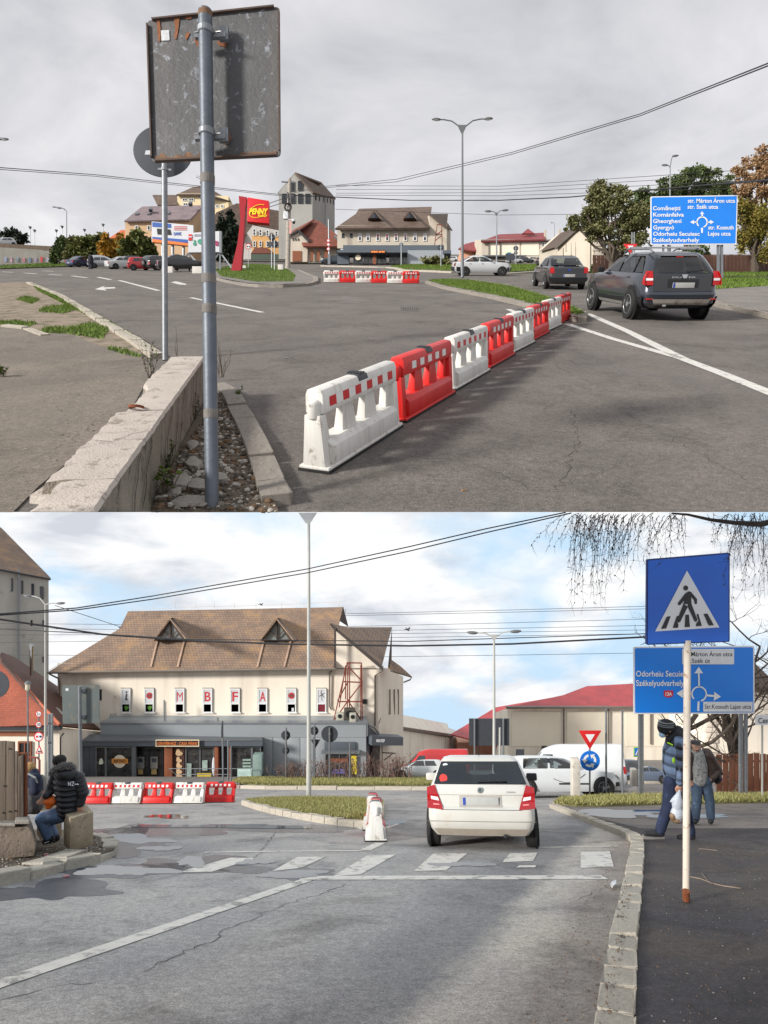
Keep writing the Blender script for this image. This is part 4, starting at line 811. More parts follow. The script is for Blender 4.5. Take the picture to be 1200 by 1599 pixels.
# ================================================================== BUILDINGS
def hillvec(st, d): return V((0, d, st.k*d))
def wallbox(mb, st, u0, v0, u1, v1, Y, d): mb.prism(rect(u0, v0, u1, v1, Y), hillvec(st, d))
def ppoly(mb, pts, th=(0, .06, 0)): mb.prism([P(*p) for p in pts], th)
def zq(ox, oy, s): return lambda x, y: (ox+x/s, oy+y/s)
def window(parent, u0, v0, u1, v1, Y, fm, gm, nx=1, ny=1, fr=.07, d=.05, name='window'):
    mb = MB(); a, b = P(u0, v1, Y), P(u1, v0, Y); x0, z0, x1, z1 = a.x, a.z, b.x, b.z
    def bar(xa, za, xb, zb, dd=d): mb.box(((xa+xb)/2, Y-dd/2, (za+zb)/2), (xb-xa, dd, zb-za))
    bar(x0, z0, x0+fr, z1); bar(x1-fr, z0, x1, z1); bar(x0+fr, z0, x1-fr, z0+fr); bar(x0+fr, z1-fr, x1-fr, z1)
    for i in range(1, nx): x = x0+(x1-x0)*i/nx; bar(x-fr/2.4, z0+fr, x+fr/2.4, z1-fr, d*.9)
    for i in range(1, ny): z = z0+(z1-z0)*i/ny; bar(x0+fr, z-fr/2.6, x1-fr, z+fr/2.6, d*.8)
    o = mb.build(name, fm, parent, fix=False); p = MB(); p.box(((x0+x1)/2, Y-.009, (z0+z1)/2), (x1-x0-fr*1.9, .012, z1-z0-fr*1.9)); p.build('pane', gm, o, fix=False); return o
def roof(parent, polys, mat, th=.12, up=None, name='roof', part=True):
    out = []
    for q in polys:
        pts = [P(*p) for p in q]; e = pts[1]-pts[0]; c3 = max(pts[2:], key=lambda p: e.cross(p-pts[0]).length); n = e.cross(c3-pts[0]).normalized(); pts = [p*(pts[0].dot(n)/p.dot(n)) if abs(p.dot(n)) > 1e-6 else p for p in pts]
        if n.z < 0: n = -n
        mb = MB(); mb.prism([p-n*th for p in pts], n*th); o = mb.build(name, mat, parent)
        a = V((0, 0, 1)).cross(n); a = V((1, 0, 0)) if a.length < .01 else a.normalized(); planar_uv(o, a, n.cross(a)); out.append(o)
    return out
def part(parent, name, mat, fn, **k): mb = MB(); fn(mb); return mb.build(name, mat, parent, **k)
cream = M('cream render', (238, 228, 212), .9, 0, .05, .5, bump=.15, bscale=20, streak=((186, 172, 152), .5, 1.0)); cream_g = M('shaded cream render', (226, 214, 198), .9, 0, .05, .5, bump=.15, bscale=20, streak=((188, 176, 160), .35, 1.2))  # cream_g: cream with the side walls' shade put into the colour
white_r = M('white render', (222, 218, 210), .9, 0, .05, 1, bump=.1); peach = M('peach render', (222, 186, 146), .9, 0, .05, 1, bump=.1); yell = M('pale yellow render', (222, 204, 164), .9, 0, .05, 1); orange_r = M('orange render', (206, 160, 104), .9, 0, .06, 1); pink_r = M('pink render', (214, 160, 134), .9, 0, .08, 1)
silo_c = M('silo concrete', (160, 158, 152), .9, 0, .1, .35, bump=.25, bscale=6, spots=((132, 128, 122), .3, .8), streak=((122, 120, 116), .5, .6))
grey_p = M('grey cladding', (152, 158, 162), .5, .1, .04, .7); grey_dk = M('dark grey cladding', (88, 96, 104), .5, .1, .05, .7); metal_roof = M('grey metal roof', (112, 116, 120), .45, .4, .08, .6)
winframe = M('white window frame', (226, 226, 224), .5, 0, .03, 3); darkframe = M('dark frame', (48, 50, 54), .5, 0, .05, 3); woodb = M('brown wood panel', (132, 76, 48), .7, 0, .15, 3, stretch=(1, 1, .15)); oldwood = M('weathered wood', (104, 92, 80), .9, 0, .25, 6, stretch=(1, 1, .08), bump=.5, bscale=30, spots=((70, 60, 52), .4, 9))
gutter = M('grey gutter', (120, 112, 104), .5, .3, .08, 2); redmetal = M('red painted steel', (128, 62, 50), .6, .1, .15, 4)
t_brown = tiles('brown roof tiles', (142, 119, 102), (128, 108, 94), .24, .26, moss=(160, 124, 78), mort=.62, relief=.9); t_brown_far = tiles('far brown tiles', (112, 94, 82), (98, 82, 72), .45, .4, relief=.4); t_red = tiles('red roof tiles', (176, 92, 66), (150, 74, 54), .17, .13, relief=.5); t_darkred = tiles('dark brown red tiles', (102, 68, 56), (84, 56, 48), .22, .17, relief=.5)
t_redmet = tiles('red sheet roof', (172, 56, 58), (164, 52, 54), .9, 40, .5, relief=.1, mort=.85); t_grey = tiles('grey violet roof', (138, 122, 124), (124, 110, 112), .5, .4, relief=.3); t_red_far = tiles('far red brown tiles', (132, 74, 58), (112, 62, 50), .4, .35, relief=.4)
leafpal = {'bush': leafmat('bush leaves', [(66, 78, 42), (94, 104, 56), (124, 118, 66)]), 'yellow': leafmat('yellowing leaves', [(150, 110, 40), (176, 134, 52), (116, 104, 46)]), 'olive': leafmat('olive leaves', [(80, 84, 54), (110, 112, 72), (136, 130, 90)]),
           'dark': leafmat('dark conifer needles', [(26, 36, 30), (38, 50, 38), (54, 64, 46)]), 'green': leafmat('green leaves', [(60, 76, 48), (88, 104, 62), (114, 122, 76)]), 'rust': leafmat('rusty leaves', [(142, 104, 78), (164, 130, 96), (126, 112, 80)])}
bark = M('bark', (82, 72, 62), .95, 0, .3, 8, bump=.8, bscale=24); bark_dk = M('dark bark', (62, 54, 48), .95, 0, .3, 8, bump=.8, bscale=24)
# ---------------------------------------------------------------- big shop building, lower street
Yb = 46
B = thing('shop_building', 'long cream building with brown tiled roof, letter windows and grey shop front, lower street', 'building', P(340, 1213, Yb))
part(B, 'wall', cream, lambda m: wallbox(m, LO, 90, 1036, 524, 1160, Yb, 11))
part(B, 'gable_wall', cream, lambda m: m.prism([P(524, 1160, Yb-.05), P(592, 1160, Yb-.05), P(592, 1044, Yb-.05), P(524, 978, Yb-.05)], hillvec(LO, 9)))
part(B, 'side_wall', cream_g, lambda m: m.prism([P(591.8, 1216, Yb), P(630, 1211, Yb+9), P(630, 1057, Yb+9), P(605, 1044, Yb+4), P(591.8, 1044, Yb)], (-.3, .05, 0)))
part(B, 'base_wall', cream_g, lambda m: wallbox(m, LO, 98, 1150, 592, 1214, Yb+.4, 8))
R1 = [(523, 1044, Yb-.8), (75, 1050, Yb-.8), (187, 982, Yb+4.2), (200, 955, Yb+5.6), (536, 948.5, Yb+5.6), (530, 971, Yb+4.4)]
roof(B, [R1], t_brown, .18)
roof(B, [[(516, 974, Yb-.7), (544, 980, Yb+2.2), (612.5, 980, Yb+2.2), (597, 1040, Yb-.7)]], t_brown, .12)
roof(B, [[(610.5, 1030, Yb+1.5), (626, 1041, Yb+3), (644, 1057.5, Yb+7), (609, 1047, Yb+.3)]], t_brown, .12)
gbd = M('dark gable boards', (70, 62, 58), .8)
for f_ in (lambda m: ppoly(m, [(536, 948, Yb+5.55), (530, 970, Yb+4.4), (544, 979, Yb+5.5)], (0, .2, 0)), lambda m: ppoly(m, [(612.5, 980, Yb+2.15), (606, 1045, Yb+.4), (612, 1033, Yb+1.6)], (0, .2, 0)), lambda m: ppoly(m, [(516, 973.5, Yb-.75), (597, 1040, Yb-.75), (596, 1046, Yb-.75), (519, 981, Yb-.75)], (0, .1, 0)), lambda m: ppoly(m, [(522, 981, Yb-.8), (525, 981, Yb-.8), (525, 1044, Yb-.8), (522, 1044, Yb-.8)], (0, .15, 0))): part(B, 'gable_board', gbd, f_)
part(B, 'gutter', gutter, lambda m: (m.tube([P(74, 1051, Yb-.85), P(524, 1045.5, Yb-.85)], .085, 6), m.tube([P(519.5, 1046, Yb-.2), P(515, 1052, Yb-.15), P(515, 1104, Yb-.12), P(518, 1109, Yb-.12)], .06, 6), m.tube([P(598, 1041, Yb-.8), P(597, 1048, Yb-.5), P(586, 1056, Yb-.15), P(586, 1134, Yb-.15)], .06, 6), m.tube([P(609, 1048, Yb+.2), P(643, 1058, Yb+6.9), P(641, 1062, Yb+6.5), P(631, 1066, Yb+6)], .06, 6), m.tube([P(77, 1053, Yb-.6), P(91, 1060, Yb-.3), P(93, 1068, Yb-.2), P(93, 1130, Yb-.2)], .06, 6)))
part(B, 'wall_cable', gutter, lambda m: m.tube([P(525, 1044.5, Yb-.12), P(588, 1044.5, Yb-.12)], .03, 4))
def onroof(u, v, off=.05):
    a, b, c = P(523, 1044, Yb-.8), P(75, 1050, Yb-.8), P(536, 948.5, Yb+5.6); n = (b-a).cross(c-a).normalized(); r = P(u, v, 1.0); p = r*(a.dot(n)/r.dot(n)); return p-p.normalized()*off*2
for u in (266, 432.5):                                                 # triangular dormers
    w = 27
    d = part(B, 'dormer', M('dormer wood', (78, 62, 54), .8), lambda m: (ppoly(m, [(u-w, 1001, Yb+1.2), (u-2, 968, Yb+1.2), (u+2, 968, Yb+1.2), (u-w+7, 1001, Yb+1.2)], (0, .5, 0)), ppoly(m, [(u-2, 968, Yb+1.2), (u+2, 968, Yb+1.2), (u+w, 1000, Yb+1.2), (u+w-7, 1000, Yb+1.2)], (0, .5, 0)), ppoly(m, [(u-.6, 970, Yb+1.3), (u+.6, 970, Yb+1.3), (u+.6, 1000, Yb+1.3), (u-.6, 1000, Yb+1.3)], (0, .2, 0)), m.bar(P(u, 997, Yb+1.3), P(u-11, 985, Yb+1.3), .06), m.bar(P(u, 997, Yb+1.3), P(u+11, 985, Yb+1.3), .06)))
    part(d, 'pane', M('dormer glass', (128, 132, 130), .3, 0, .2, 1), lambda m: ppoly(m, [(u-w+6, 1000, Yb+1.45), (u, 972, Yb+1.45), (u+w-6, 999, Yb+1.45)], (0, .05, 0)))
    roof(d, [[(u, 966.5, Yb+1.1), (u+3, 964, Yb+5.2), (u+w+5, 998, Yb+1.9), (u+w, 1001, Yb+1.1)]], t_brown, .06); roof(d, [[(u, 966.5, Yb+1.1), (u-w, 1001, Yb+1.1), (u-w+2, 999, Yb+1.9), (u+3, 964, Yb+5.2)]], t_brown, .06)
    part(B, 'roof_flashing', M('pale flashing', (178, 150, 130), .8, 0, .2, 2), lambda m: [m.prism([onroof(a, 1002), onroof(a+3, 1002), onroof(a-7, 1042), onroof(a-10, 1042)], (0, -.02, .02)) for a in (u-22, u+20)])
redlet = M('red poster print', (196, 56, 58), .6); poster = M('window poster', (206, 208, 212), .5, 0, .04, 2); green_pl = M('plant green', (96, 150, 60), .7, 0, .3, 9); motif = M('poster motif grey', (84, 80, 84), .7)
for i, (u, ch) in enumerate(zip((197, 233.5, 281, 324.5, 367.5, 410.5, 455.5, 502.5), ('a', 'o', 'M', 'B', 'F', 'A', 'o', 'x'))):
    w = window(B, u-7.6, 1075.5, u+7.6, 1113.8, Yb, winframe, glass_w, 1, 1, .09, .10); part(w, 'shade_strip', gutter, lambda m: m.prism(rect(u-8.3, 1074.6, u+8.3, 1114.6, Yb-.015), (0, .01, 0))); part(w, 'sill', winframe, lambda m: m.prism(rect(u-8.6, 1113.6, u+8.6, 1115, Yb-.16), (0, .15, 0)))  # dark strip round each window is a painted shadow gap
    part(w, 'poster', poster, lambda m: m.box((P(u, 0, Yb).x, Yb-.045, P(0, 1087.5, Yb).z), (.52, .05, .98))); pz = Yb-.075
    part(w, 'sash_bar', winframe, lambda m: m.box((P(u, 0, Yb).x, Yb-.06, P(0, 1099, Yb).z), (.56, .1, .08)))
    if ch in 'MBFA': text(ch, 'letter', redlet, w, u-4.6, u+4.6, 1095.5, pz-.004, .01, -.004 if ch == 'M' else .015, caps=15)
    elif ch == 'o': part(w, 'emblem', redlet, lambda m: m.disc(P(u, 1087, pz), .23, (0, -1, 0), .004, 20)); part(w, 'emblem_cross', motif, lambda m: (m.bar(P(u-3.6, 1083.5, pz-.012), P(u+3.6, 1090.5, pz-.012), .04, .01), m.bar(P(u+3.6, 1083.5, pz-.016), P(u-3.6, 1090.5, pz-.016), .04, .01), m.bar(P(u-4.6, 1087, pz-.02), P(u+4.6, 1087, pz-.02), .03, .01)))
    elif ch == 'a': part(w, 'motif', motif, lambda m: (m.disc(P(u+.5, 1081.5, pz), .07, (0, -1, 0), .01, 10), ppoly(m, [(u-1.5, 1094, pz), (u-.5, 1084, pz), (u+2, 1084, pz), (u+1.2, 1091, pz), (u+3.4, 1094, pz)], (0, -.01, 0))))
    else: part(w, 'motif', motif, lambda m: (m.bar(P(u-.5, 1078, pz), P(u+.5, 1095, pz), .035, .01), m.bar(P(u-4, 1088, pz-.01), P(u+4.5, 1083, pz-.01), .045, .01), m.bar(P(u-2, 1082, pz-.02), P(u+4, 1090, pz-.02), .03, .01)))
    if i < 2: part(w, 'window_plant', green_pl, lambda m: [m.poly([P(u, 1111, pz), P(u+d*2-1, 1104, pz), P(u+d*3, 1102+abs(d), pz-.02), P(u+d*2+1, 1106, pz)]) for d in (-1.4, -.7, 0, .7, 1.4)], fix=False)
    if i == 7: part(w, 'red_blind', M('dark red blind', (120, 30, 44), .7), lambda m: m.box((P(u, 0, Yb).x, Yb-.03, P(0, 1105.5, Yb).z), (.48, .03, .5)))
    if i == 6: part(w, 'paper_notice', poster, lambda m: m.box((P(u+2, 0, Yb).x, Yb-.03, P(0, 1108.5, Yb).z), (.16, .03, .24)))
window(B, 566, 1092, 574, 1100, Yb-.05, gutter, glass_w, 1, 1, .05); window(B, 154, 1077, 159, 1094, Yb, darkframe, glass_w)
for u in (609, 616, 622): window(B, u-1, 1077, u+1.4, 1116, Yb+(u-592)/38*9-.3, gutter, M('slit window', (170, 164, 154), .6), 1, 1, .03)
part(B, 'flue_pipes', galv, lambda m: (m.tube([P(256.5, 1131, Yb-1.4), P(256.5, 1094, Yb-1.4)], .05, 6), m.tube([P(259, 1131, Yb-1.4), P(259, 1096, Yb-1.4)], .04, 6), m.tube([P(340, 1131, Yb-1.4), P(340, 1121, Yb-1.4)], .07, 6), m.tube([P(172, 1128, Yb-.3), P(173, 1116, Yb-.3), P(182, 1115.5, Yb-.3)], .03, 5)))
part(B, 'dish_antenna', M('dish', (170, 164, 156), .5), lambda m: m.disc(P(180, 1089, Yb-.3), .09, (.6, -1, .3), .03, 12))
part(B, 'ridge_cable', M('lightning conductor', (196, 190, 182), .5), lambda m: (m.tube([P(205, 953, Yb+5.6), P(320, 948, Yb+5.6), P(440, 945, Yb+5.6), P(532, 940, Yb+5.6)], .02, 4), [m.tube([P(u, 950, Yb+5.6), P(u, 942, Yb+5.6)], .02, 4) for u in (240, 274, 306, 335, 366, 400, 440, 475, 530)]))
# shop front
Ys = Yb-1.8
part(B, 'parapet', grey_p, lambda m: m.prism(rect(157, 1131, 572, 1152, Ys), (0, 2, 0))); part(B, 'parapet_cap', M('cap metal', (128, 134, 140), .4, .3), lambda m: m.prism(rect(156, 1129.3, 573, 1131.6, Ys-.06), (0, .5, 0)))
part(B, 'canopy_roof', metal_roof, lambda m: (m.prism([P(96, 1159, Ys-1.5), P(410, 1157, Ys-1.5), P(410, 1152, Ys-.02), P(125, 1147, Ys-.02)], (0, .04, -.05)), [m.bar(P(96+i*11.2+(0), 1158.3, Ys-1.5), P(min(410, 124+i*10.2), 1150.5, Ys-.05), .05) for i in range(10)]))
part(B, 'fascia', grey_dk, lambda m: m.prism(rect(96, 1157.5, 410, 1166, Ys-1.45), (0, .25, 0)))
for i in range(5): part(B, 'cladding_panel', grey_dk, lambda m: m.prism(rect(96.5+i*10.7, 1166, 106.8+i*10.7, 1216, Ys-1.2), (0, .1, 0)), bevel=.008)
part(B, 'wall_return', grey_dk, lambda m: m.prism(rect(96, 1160, 408, 1214.5, Ys-.02), (0, .1, 0)))
def shopwin(u0, v0, u1, v1, nx, ny=1, d=1.2, fm=galv): return window(B, u0, v0, u1, v1, Ys-d, fm, glass_sh, nx, ny, .07, .08, 'shop_window')
w = shopwin(150, 1166, 166, 1216, 1, 2); shopwin(166, 1166, 208, 1216, 1)
part(w, 'table_lamp', M('lamp shade', (220, 222, 200), .6), lambda m: m.lathe(P(158, 1193, Ys-1.27), [(.15, 0), (.09, .32)], n=10)); part(w, 'lamp_foot', black, lambda m: m.tube([P(158, 1193, Ys-1.25), P(158, 1207, Ys-1.25)], .02, 5))
sg = part(B, 'round_sign', M('cream sign', (232, 220, 196), .6), lambda m: m.disc(P(187, 1189.5, Ys-1.3), .43, (0, -1, 0), .03, 26)); part(sg, 'ribbon', M('orange ribbon', (224, 148, 66), .6), lambda m: m.prism(rect(174.5, 1185.5, 200, 1193, Ys-1.345), (0, .012, 0)))
text('BISTRO', 'lettering', darkframe, sg, 178, 196, 1191.2, Ys-1.36, .004, .015, caps=4.4)
part(B, 'column', galv, lambda m: m.prism(rect(207, 1166, 212, 1218, Ys-1.3), (0, .2, 0)))
w = shopwin(213, 1166, 233, 1216, 2, 1, .5, darkframe); w2 = shopwin(233, 1166, 256, 1216, 1, 1, .5, darkframe)
for u in (219.5, 240.5): part(B, 'cash_machine', M('machine grey', (150, 150, 146), .4, .2), lambda m: (m.prism(rect(u-5.5, 1183, u+5.5, 1201, Ys-.7), (0, .2, 0)))); part(B, 'machine_screen', M('machine screen', (60, 70, 82), .2), lambda m: m.prism(rect(u-3.5, 1185, u+3.5, 1191, Ys-.73), (0, .02, 0))); part(B, 'machine_notice', M('notice yellow', (196, 168, 112), .6), lambda m: m.prism(rect(u-4, 1202, u+4, 1210, Ys-.64), (0, .02, 0)))
part(B, 'wood_pillar', woodb, lambda m: m.prism(rect(256.5, 1166, 269, 1219, Ys-1.25), (0, .4, 0)), bevel=.01); part(B, 'wood_pillar', woodb, lambda m: m.prism(rect(335, 1166, 341, 1219, Ys-1.25), (0, .4, 0)), bevel=.01); part(B, 'wood_pillar', woodb, lambda m: m.prism(rect(357, 1166, 361, 1219, Ys-1.25), (0, .4, 0)), bevel=.01)
w = shopwin(269, 1166, 335, 1217, 3, 1, 1.0); part(w, 'bread_board', M('dark brown board', (74, 46, 38), .7), lambda m: m.prism(rect(270, 1167, 288, 1216, Ys-1.09), (0, .02, 0)))
for v, s in ((1175, 1), (1186, .8), (1195, .8), (1203.5, .85), (1211, .85)): part(w, 'bread_picture', M('bread print', (196, 164, 128), .7, 0, .3, 8), lambda m: (m.disc(P(278.5, v, Ys-1.12), .22*s, (0, -1, 0), .01, 10, .7), m.disc(P(280, v+2.4, Ys-1.135), .16*s, (0, -1, 0), .01, 8, 1.6)))
part(w, 'display_case', M('pale display', (150, 168, 160), .4, 0, .3, 4), lambda m: (m.prism(rect(292, 1193, 299, 1216, Ys-1.1), (0, .02, 0)), m.prism(rect(316, 1188, 324, 1204, Ys-1.1), (0, .02, 0)))); part(w, 'yellow_goods', M('yellow goods', (206, 180, 60), .6), lambda m: m.prism(rect(308, 1208, 330, 1214, Ys-1.12), (0, .02, 0)))
part(w, 'mannequin', poster, lambda m: m.ball(P(334, 1198, Ys-1.2), (.12, .08, .65)))
w = shopwin(362, 1166, 394, 1216, 1, 1, 1.0); part(w, 'freezer_box', M('mint freezer', (196, 220, 214), .4), lambda m: m.prism(rect(371, 1201, 394, 1216, Ys-1.2), (0, .1, 0))); part(w, 'goods_rack', M('rack pale', (150, 170, 160), .5, 0, .4, 10), lambda m: [m.prism(rect(379, v, 392, v+3, Ys-1.12), (0, .02, 0)) for v in (1186, 1191, 1196)])
shopwin(394, 1166, 408, 1216, 1, 1, 1.0)
sgn = part(B, 'name_board', M('sign board dark', (52, 46, 44), .5), lambda m: m.prism(rect(244, 1157, 310, 1165.6, Ys-1.62), (0, .14, 0))); part(sgn, 'sign_border', M('sign border', (224, 208, 176), .5), lambda m: [m.prism(rect(*r, Ys-1.66), (0, .05, 0)) for r in ((243, 1156, 311, 1157.2), (243, 1165.4, 311, 1166.6), (243, 1157.2, 244.2, 1165.4), (309.8, 1157.2, 311, 1165.4))])
text('KENYÉRHÁZ - CASA PÂINII', 'lettering', M('orange letters', (220, 120, 60), .5), sgn, 246, 308, 1164, Ys-1.66, .01, .02, caps=4.6)
part(B, 'stair_rail', galv, lambda m: [m.tube([P(*a, Ys-2.2) for a in q], .025, 5) for q in ([(264, 1201), (275, 1210), (275, 1219)], [(264, 1201), (392, 1201)], [(275, 1210), (360, 1210), (360, 1219)], [(305, 1201), (305, 1219)], [(340, 1201), (340, 1219)], [(392, 1201), (393, 1214)])])
part(B, 'kiosk', M('mint kiosk', (132, 152, 146), .5), lambda m: m.prism(rect(395, 1180, 409, 1213, Ys-1.8), (0, .6, 0)), bevel=.04)
for i in range(5): part(B, 'cladding_panel', grey_p, lambda m: m.prism(rect(405.5+i*21.2 if i else 411, 1152.5, 426+i*21.2, 1216, Ys-.0), (0, .12, 0)), bevel=.006)
part(B, 'cladding_panel', grey_p, lambda m: m.prism(rect(511, 1152.5, 572, 1176, Ys-0), (0, .12, 0))); part(B, 'cladding_panel', grey_p, lambda m: m.prism(rect(556, 1176, 572, 1216, Ys-0), (0, .12, 0)))
part(B, 'return_wall', M('return grey', (92, 92, 98), .6), lambda m: m.prism([P(572, 1216, Ys), P(592, 1214, Yb+.2), P(592, 1150, Yb+.2), P(572, 1131, Ys)], (0, .1, 0)))
part(B, 'blank_sign', grey_dk, lambda m: m.prism(rect(507, 1160, 555, 1175, Ys-.15), (0, .12, 0)), bevel=.01)
w = window(B, 508, 1177, 553, 1213, Ys-.05, galv, glass_sh, 2, 1, .06, .1, 'shop_window'); part(w, 'blue_poster', M('violet poster', (96, 100, 170), .5, 0, .3, 2), lambda m: m.prism(rect(512, 1202, 540, 1209, Ys-.16), (0, .02, 0))); part(w, 'yellow_poster', M('yellow poster', (228, 206, 40), .5, 0, .06, 3), lambda m: m.prism(rect(549, 1181, 557, 1210, Ys-.2), (0, .02, 0))); part(w, 'shelf_goods', M('shelf goods', (120, 70, 50), .6, 0, .5, 14), lambda m: m.prism(rect(516, 1185, 544, 1191, Ys-.16), (0, .02, 0)))
part(B, 'window_ledge', galv, lambda m: m.prism(rect(502, 1175.5, 562, 1178, Ys-.5), (0, .5, 0)))
cn = part(B, 'entrance_canopy', grey_dk, lambda m: m.prism([P(581, 1165, Ys-.2), P(630, 1165, Yb+3), P(630, 1152, Yb+3), P(581, 1150, Ys-.2)], (-.4, .6, 0))); text('NON STOP', 'lettering', sign_white, cn, 588, 601, 1159.5, Ys-.62, .01, .02, caps=4.5)
part(B, 'entrance_door', M('entrance dark', (52, 40, 36), .5), lambda m: m.prism([P(583, 1213, Ys+.5), P(594, 1212, Yb-.1), P(594, 1165, Yb-.1), P(583, 1166, Ys+.5)], (-.1, 0, 0))); part(B, 'canopy_bracket', black, lambda m: [m.bar(P(*a), P(*b), .06) for a, b in (((597, 1176, Yb+.3), (618, 1177, Yb+.6)), ((600, 1188, Yb+.3), (614, 1177, Yb+.5)), ((597, 1165, Yb+.3), (597, 1200, Yb+.3)))])
part(B, 'roof_pipes', galv, lambda m: (m.tube([P(572, 1128, Ys), P(576, 1133, Ys), P(585, 1137, Ys+.5), P(592, 1146, Yb)], .06, 6), m.tube([P(574, 1150, Ys-.1), P(574, 1126, Ys-.1)], .05, 6), m.tube([P(595, 1122, Yb), P(592, 1131, Yb)], .03, 5)))
# lattice mast and air conditioners on the shop roof
q = zq(380, 930, 4); mb = MB(); Yt = Ys+.9
for a, b in (((565, 785), (650, 422)), ((650, 785), (655, 425)), ((648, 422), (740, 424)), ((740, 424), (745, 785)), ((735, 435), (735, 780)), ((565, 785), (745, 785)), ((640, 440), (600, 700)), ((660, 450), (745, 540)), ((620, 540), (745, 545)), ((745, 545), (655, 660)), ((590, 665), (745, 665)), ((655, 660), (740, 785)), ((590, 660), (650, 550)), ((665, 425), (665, 785)), ((655, 660), (570, 780)), ((640, 650), (640, 440))):
    mb.bar(P(*q(*a), Yt), P(*q(*b), Yt+random.random()*.3), .075)
solo(mb, 'lattice_frame', redmetal, 'rusty steel lattice frame standing on the flat shop roof', 'steel frame')
for u, v, w_, h_, lb in ((531, 1119, 12, 9, 'small grey air conditioner at the left foot of the rusty lattice frame'), (546, 1116, 17, 17, 'large air conditioner unit inside the rusty lattice frame'), (551, 1120, 10, 9, 'pale air conditioner unit in front of the large one')):
    a = thing('air_conditioner', lb, 'air conditioner', P(u, v+h_/2+5, Yt-.3), None, 'air conditioners on the shop roof'); part(a, 'casing', M('ac dark', (70, 66, 60), .6) if w_ > 12 else M('ac pale', (182, 180, 166), .5), lambda m: m.prism(rect(u-w_/2, v-h_/2, u+w_/2, v+h_/2+5, Yt-.3-(.5 if w_ == 10 else 0)), (0, .35, 0)), bevel=.02); part(a, 'fan_grille', black, lambda m: m.disc(P(u, v, Yt-.32-(.5 if w_ == 10 else 0)), h_*.35*Yt/1000, (0, -1, 0), .02, 14))
# ---------------------------------------------------------------- silo and red-roofed house, lower street
S = thing('silo_tower', 'tall grey concrete silo with brown roof beyond the red-roofed house in the lower street', 'silo', P(30, 1210, 66))
part(S, 'wall', silo_c, lambda m: m.prism([P(-70, 1205, 60), P(76, 1205, 66), P(76, 905, 66), P(-70, 866, 60)], (-3.2, 6, -2.3)))
roof(S, [[(-80, 874, 58.8), (79, 904.5, 66), (76, 900, 66.6), (2, 825, 72), (-70, 760, 66)]], t_brown, .2)
for u, v in ((17, 914), (33, 917.5), (50, 922), (65, 926.5)): window(S, u-3, v-10, u+3.4, v+10, 60+(u+70)/146*6-.12, darkframe, glass_w, 1, 1, .05)
for u, v in ((49.5, 974), (68, 974), (68, 1031)): window(S, u-1.2, v-5, u+1.4, v+4, 60+(u+70)/146*6-.12, darkframe, glass_dk, 1, 1, .03)
part(S, 'downpipe', galv, lambda m: m.tube([P(29.5, 890, 63.6), P(29.5, 1045, 63.6)], .1, 6)); part(S, 'eaves_gutter', darkframe, lambda m: m.tube([P(-80, 875, 58.7), P(79, 905, 65.9)], .1, 6))
H = thing('red_roof_house', 'cream house with orange red tiled hip roof at the left of the lower street', 'house', P(50, 1210, 40))
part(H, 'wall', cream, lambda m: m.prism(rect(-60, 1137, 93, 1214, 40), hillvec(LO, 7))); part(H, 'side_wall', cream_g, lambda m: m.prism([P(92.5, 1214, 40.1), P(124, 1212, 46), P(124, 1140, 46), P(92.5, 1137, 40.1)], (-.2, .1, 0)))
roof(H, [[(-60, 1137, 39.4), (93, 1132, 39.4), (3, 1034, 43), (-30, 1000, 44.2)]], t_red, .12); roof(H, [[(93, 1133, 39.4), (158, 1140, 46), (100, 1079, 47.5), (25, 1028, 46.5), (3, 1019, 44.5), (2, 1033.5, 43)]], t_darkred, .12)
part(H, 'hip_ridge', M('ridge tile', (182, 104, 76), .8, 0, .2, 5), lambda m: m.tube([P(2, 1033, 42.9), P(93, 1132, 39.3)], .09, 6)); part(H, 'eaves_board', darkframe, lambda m: m.prism(rect(-60, 1136.5, 94, 1141, 39.35), (0, .3, 0))); part(H, 'eaves_strip', M('copper band', (150, 92, 62), .6), lambda m: m.prism(rect(-60, 1144, 73, 1150, 39.9), (0, .15, 0)))
part(H, 'flue', chrome, lambda m: m.tube([P(49.5, 1055, 44), P(49.5, 1009, 44)], .13, 10)); part(H, 'flue_cap', galv, lambda m: m.lathe(P(49.5, 1007.5, 44), [(.22, 0), (.05, .1)], n=10)); part(H, 'roof_light', M('roof light', (160, 156, 150), .4), lambda m: [m.prism([P(75+a, 1101+a*.5, 42.6), P(79+a, 1101+a*.5, 42.6), P(97+a, 1118+a*.5, 41.9), P(93+a, 1118+a*.5, 41.9)], (0, -.3, .2)) for a in (0, 14)])
for u0, u1 in ((3, 16), (29, 50)): window(H, u0, 1158, u1, 1212, 39.98, woodb, glass_dk, 2, 3, .09, .1)
part(H, 'downpipe', darkframe, lambda m: m.tube([P(107, 1139, 42), P(98, 1147, 40.4), P(94, 1152, 40.1), P(94, 1213, 40.1)], .06, 6)); part(H, 'wall_box', black, lambda m: m.prism(rect(79.5, 1181, 83, 1195, 39.9), (0, .1, 0)))
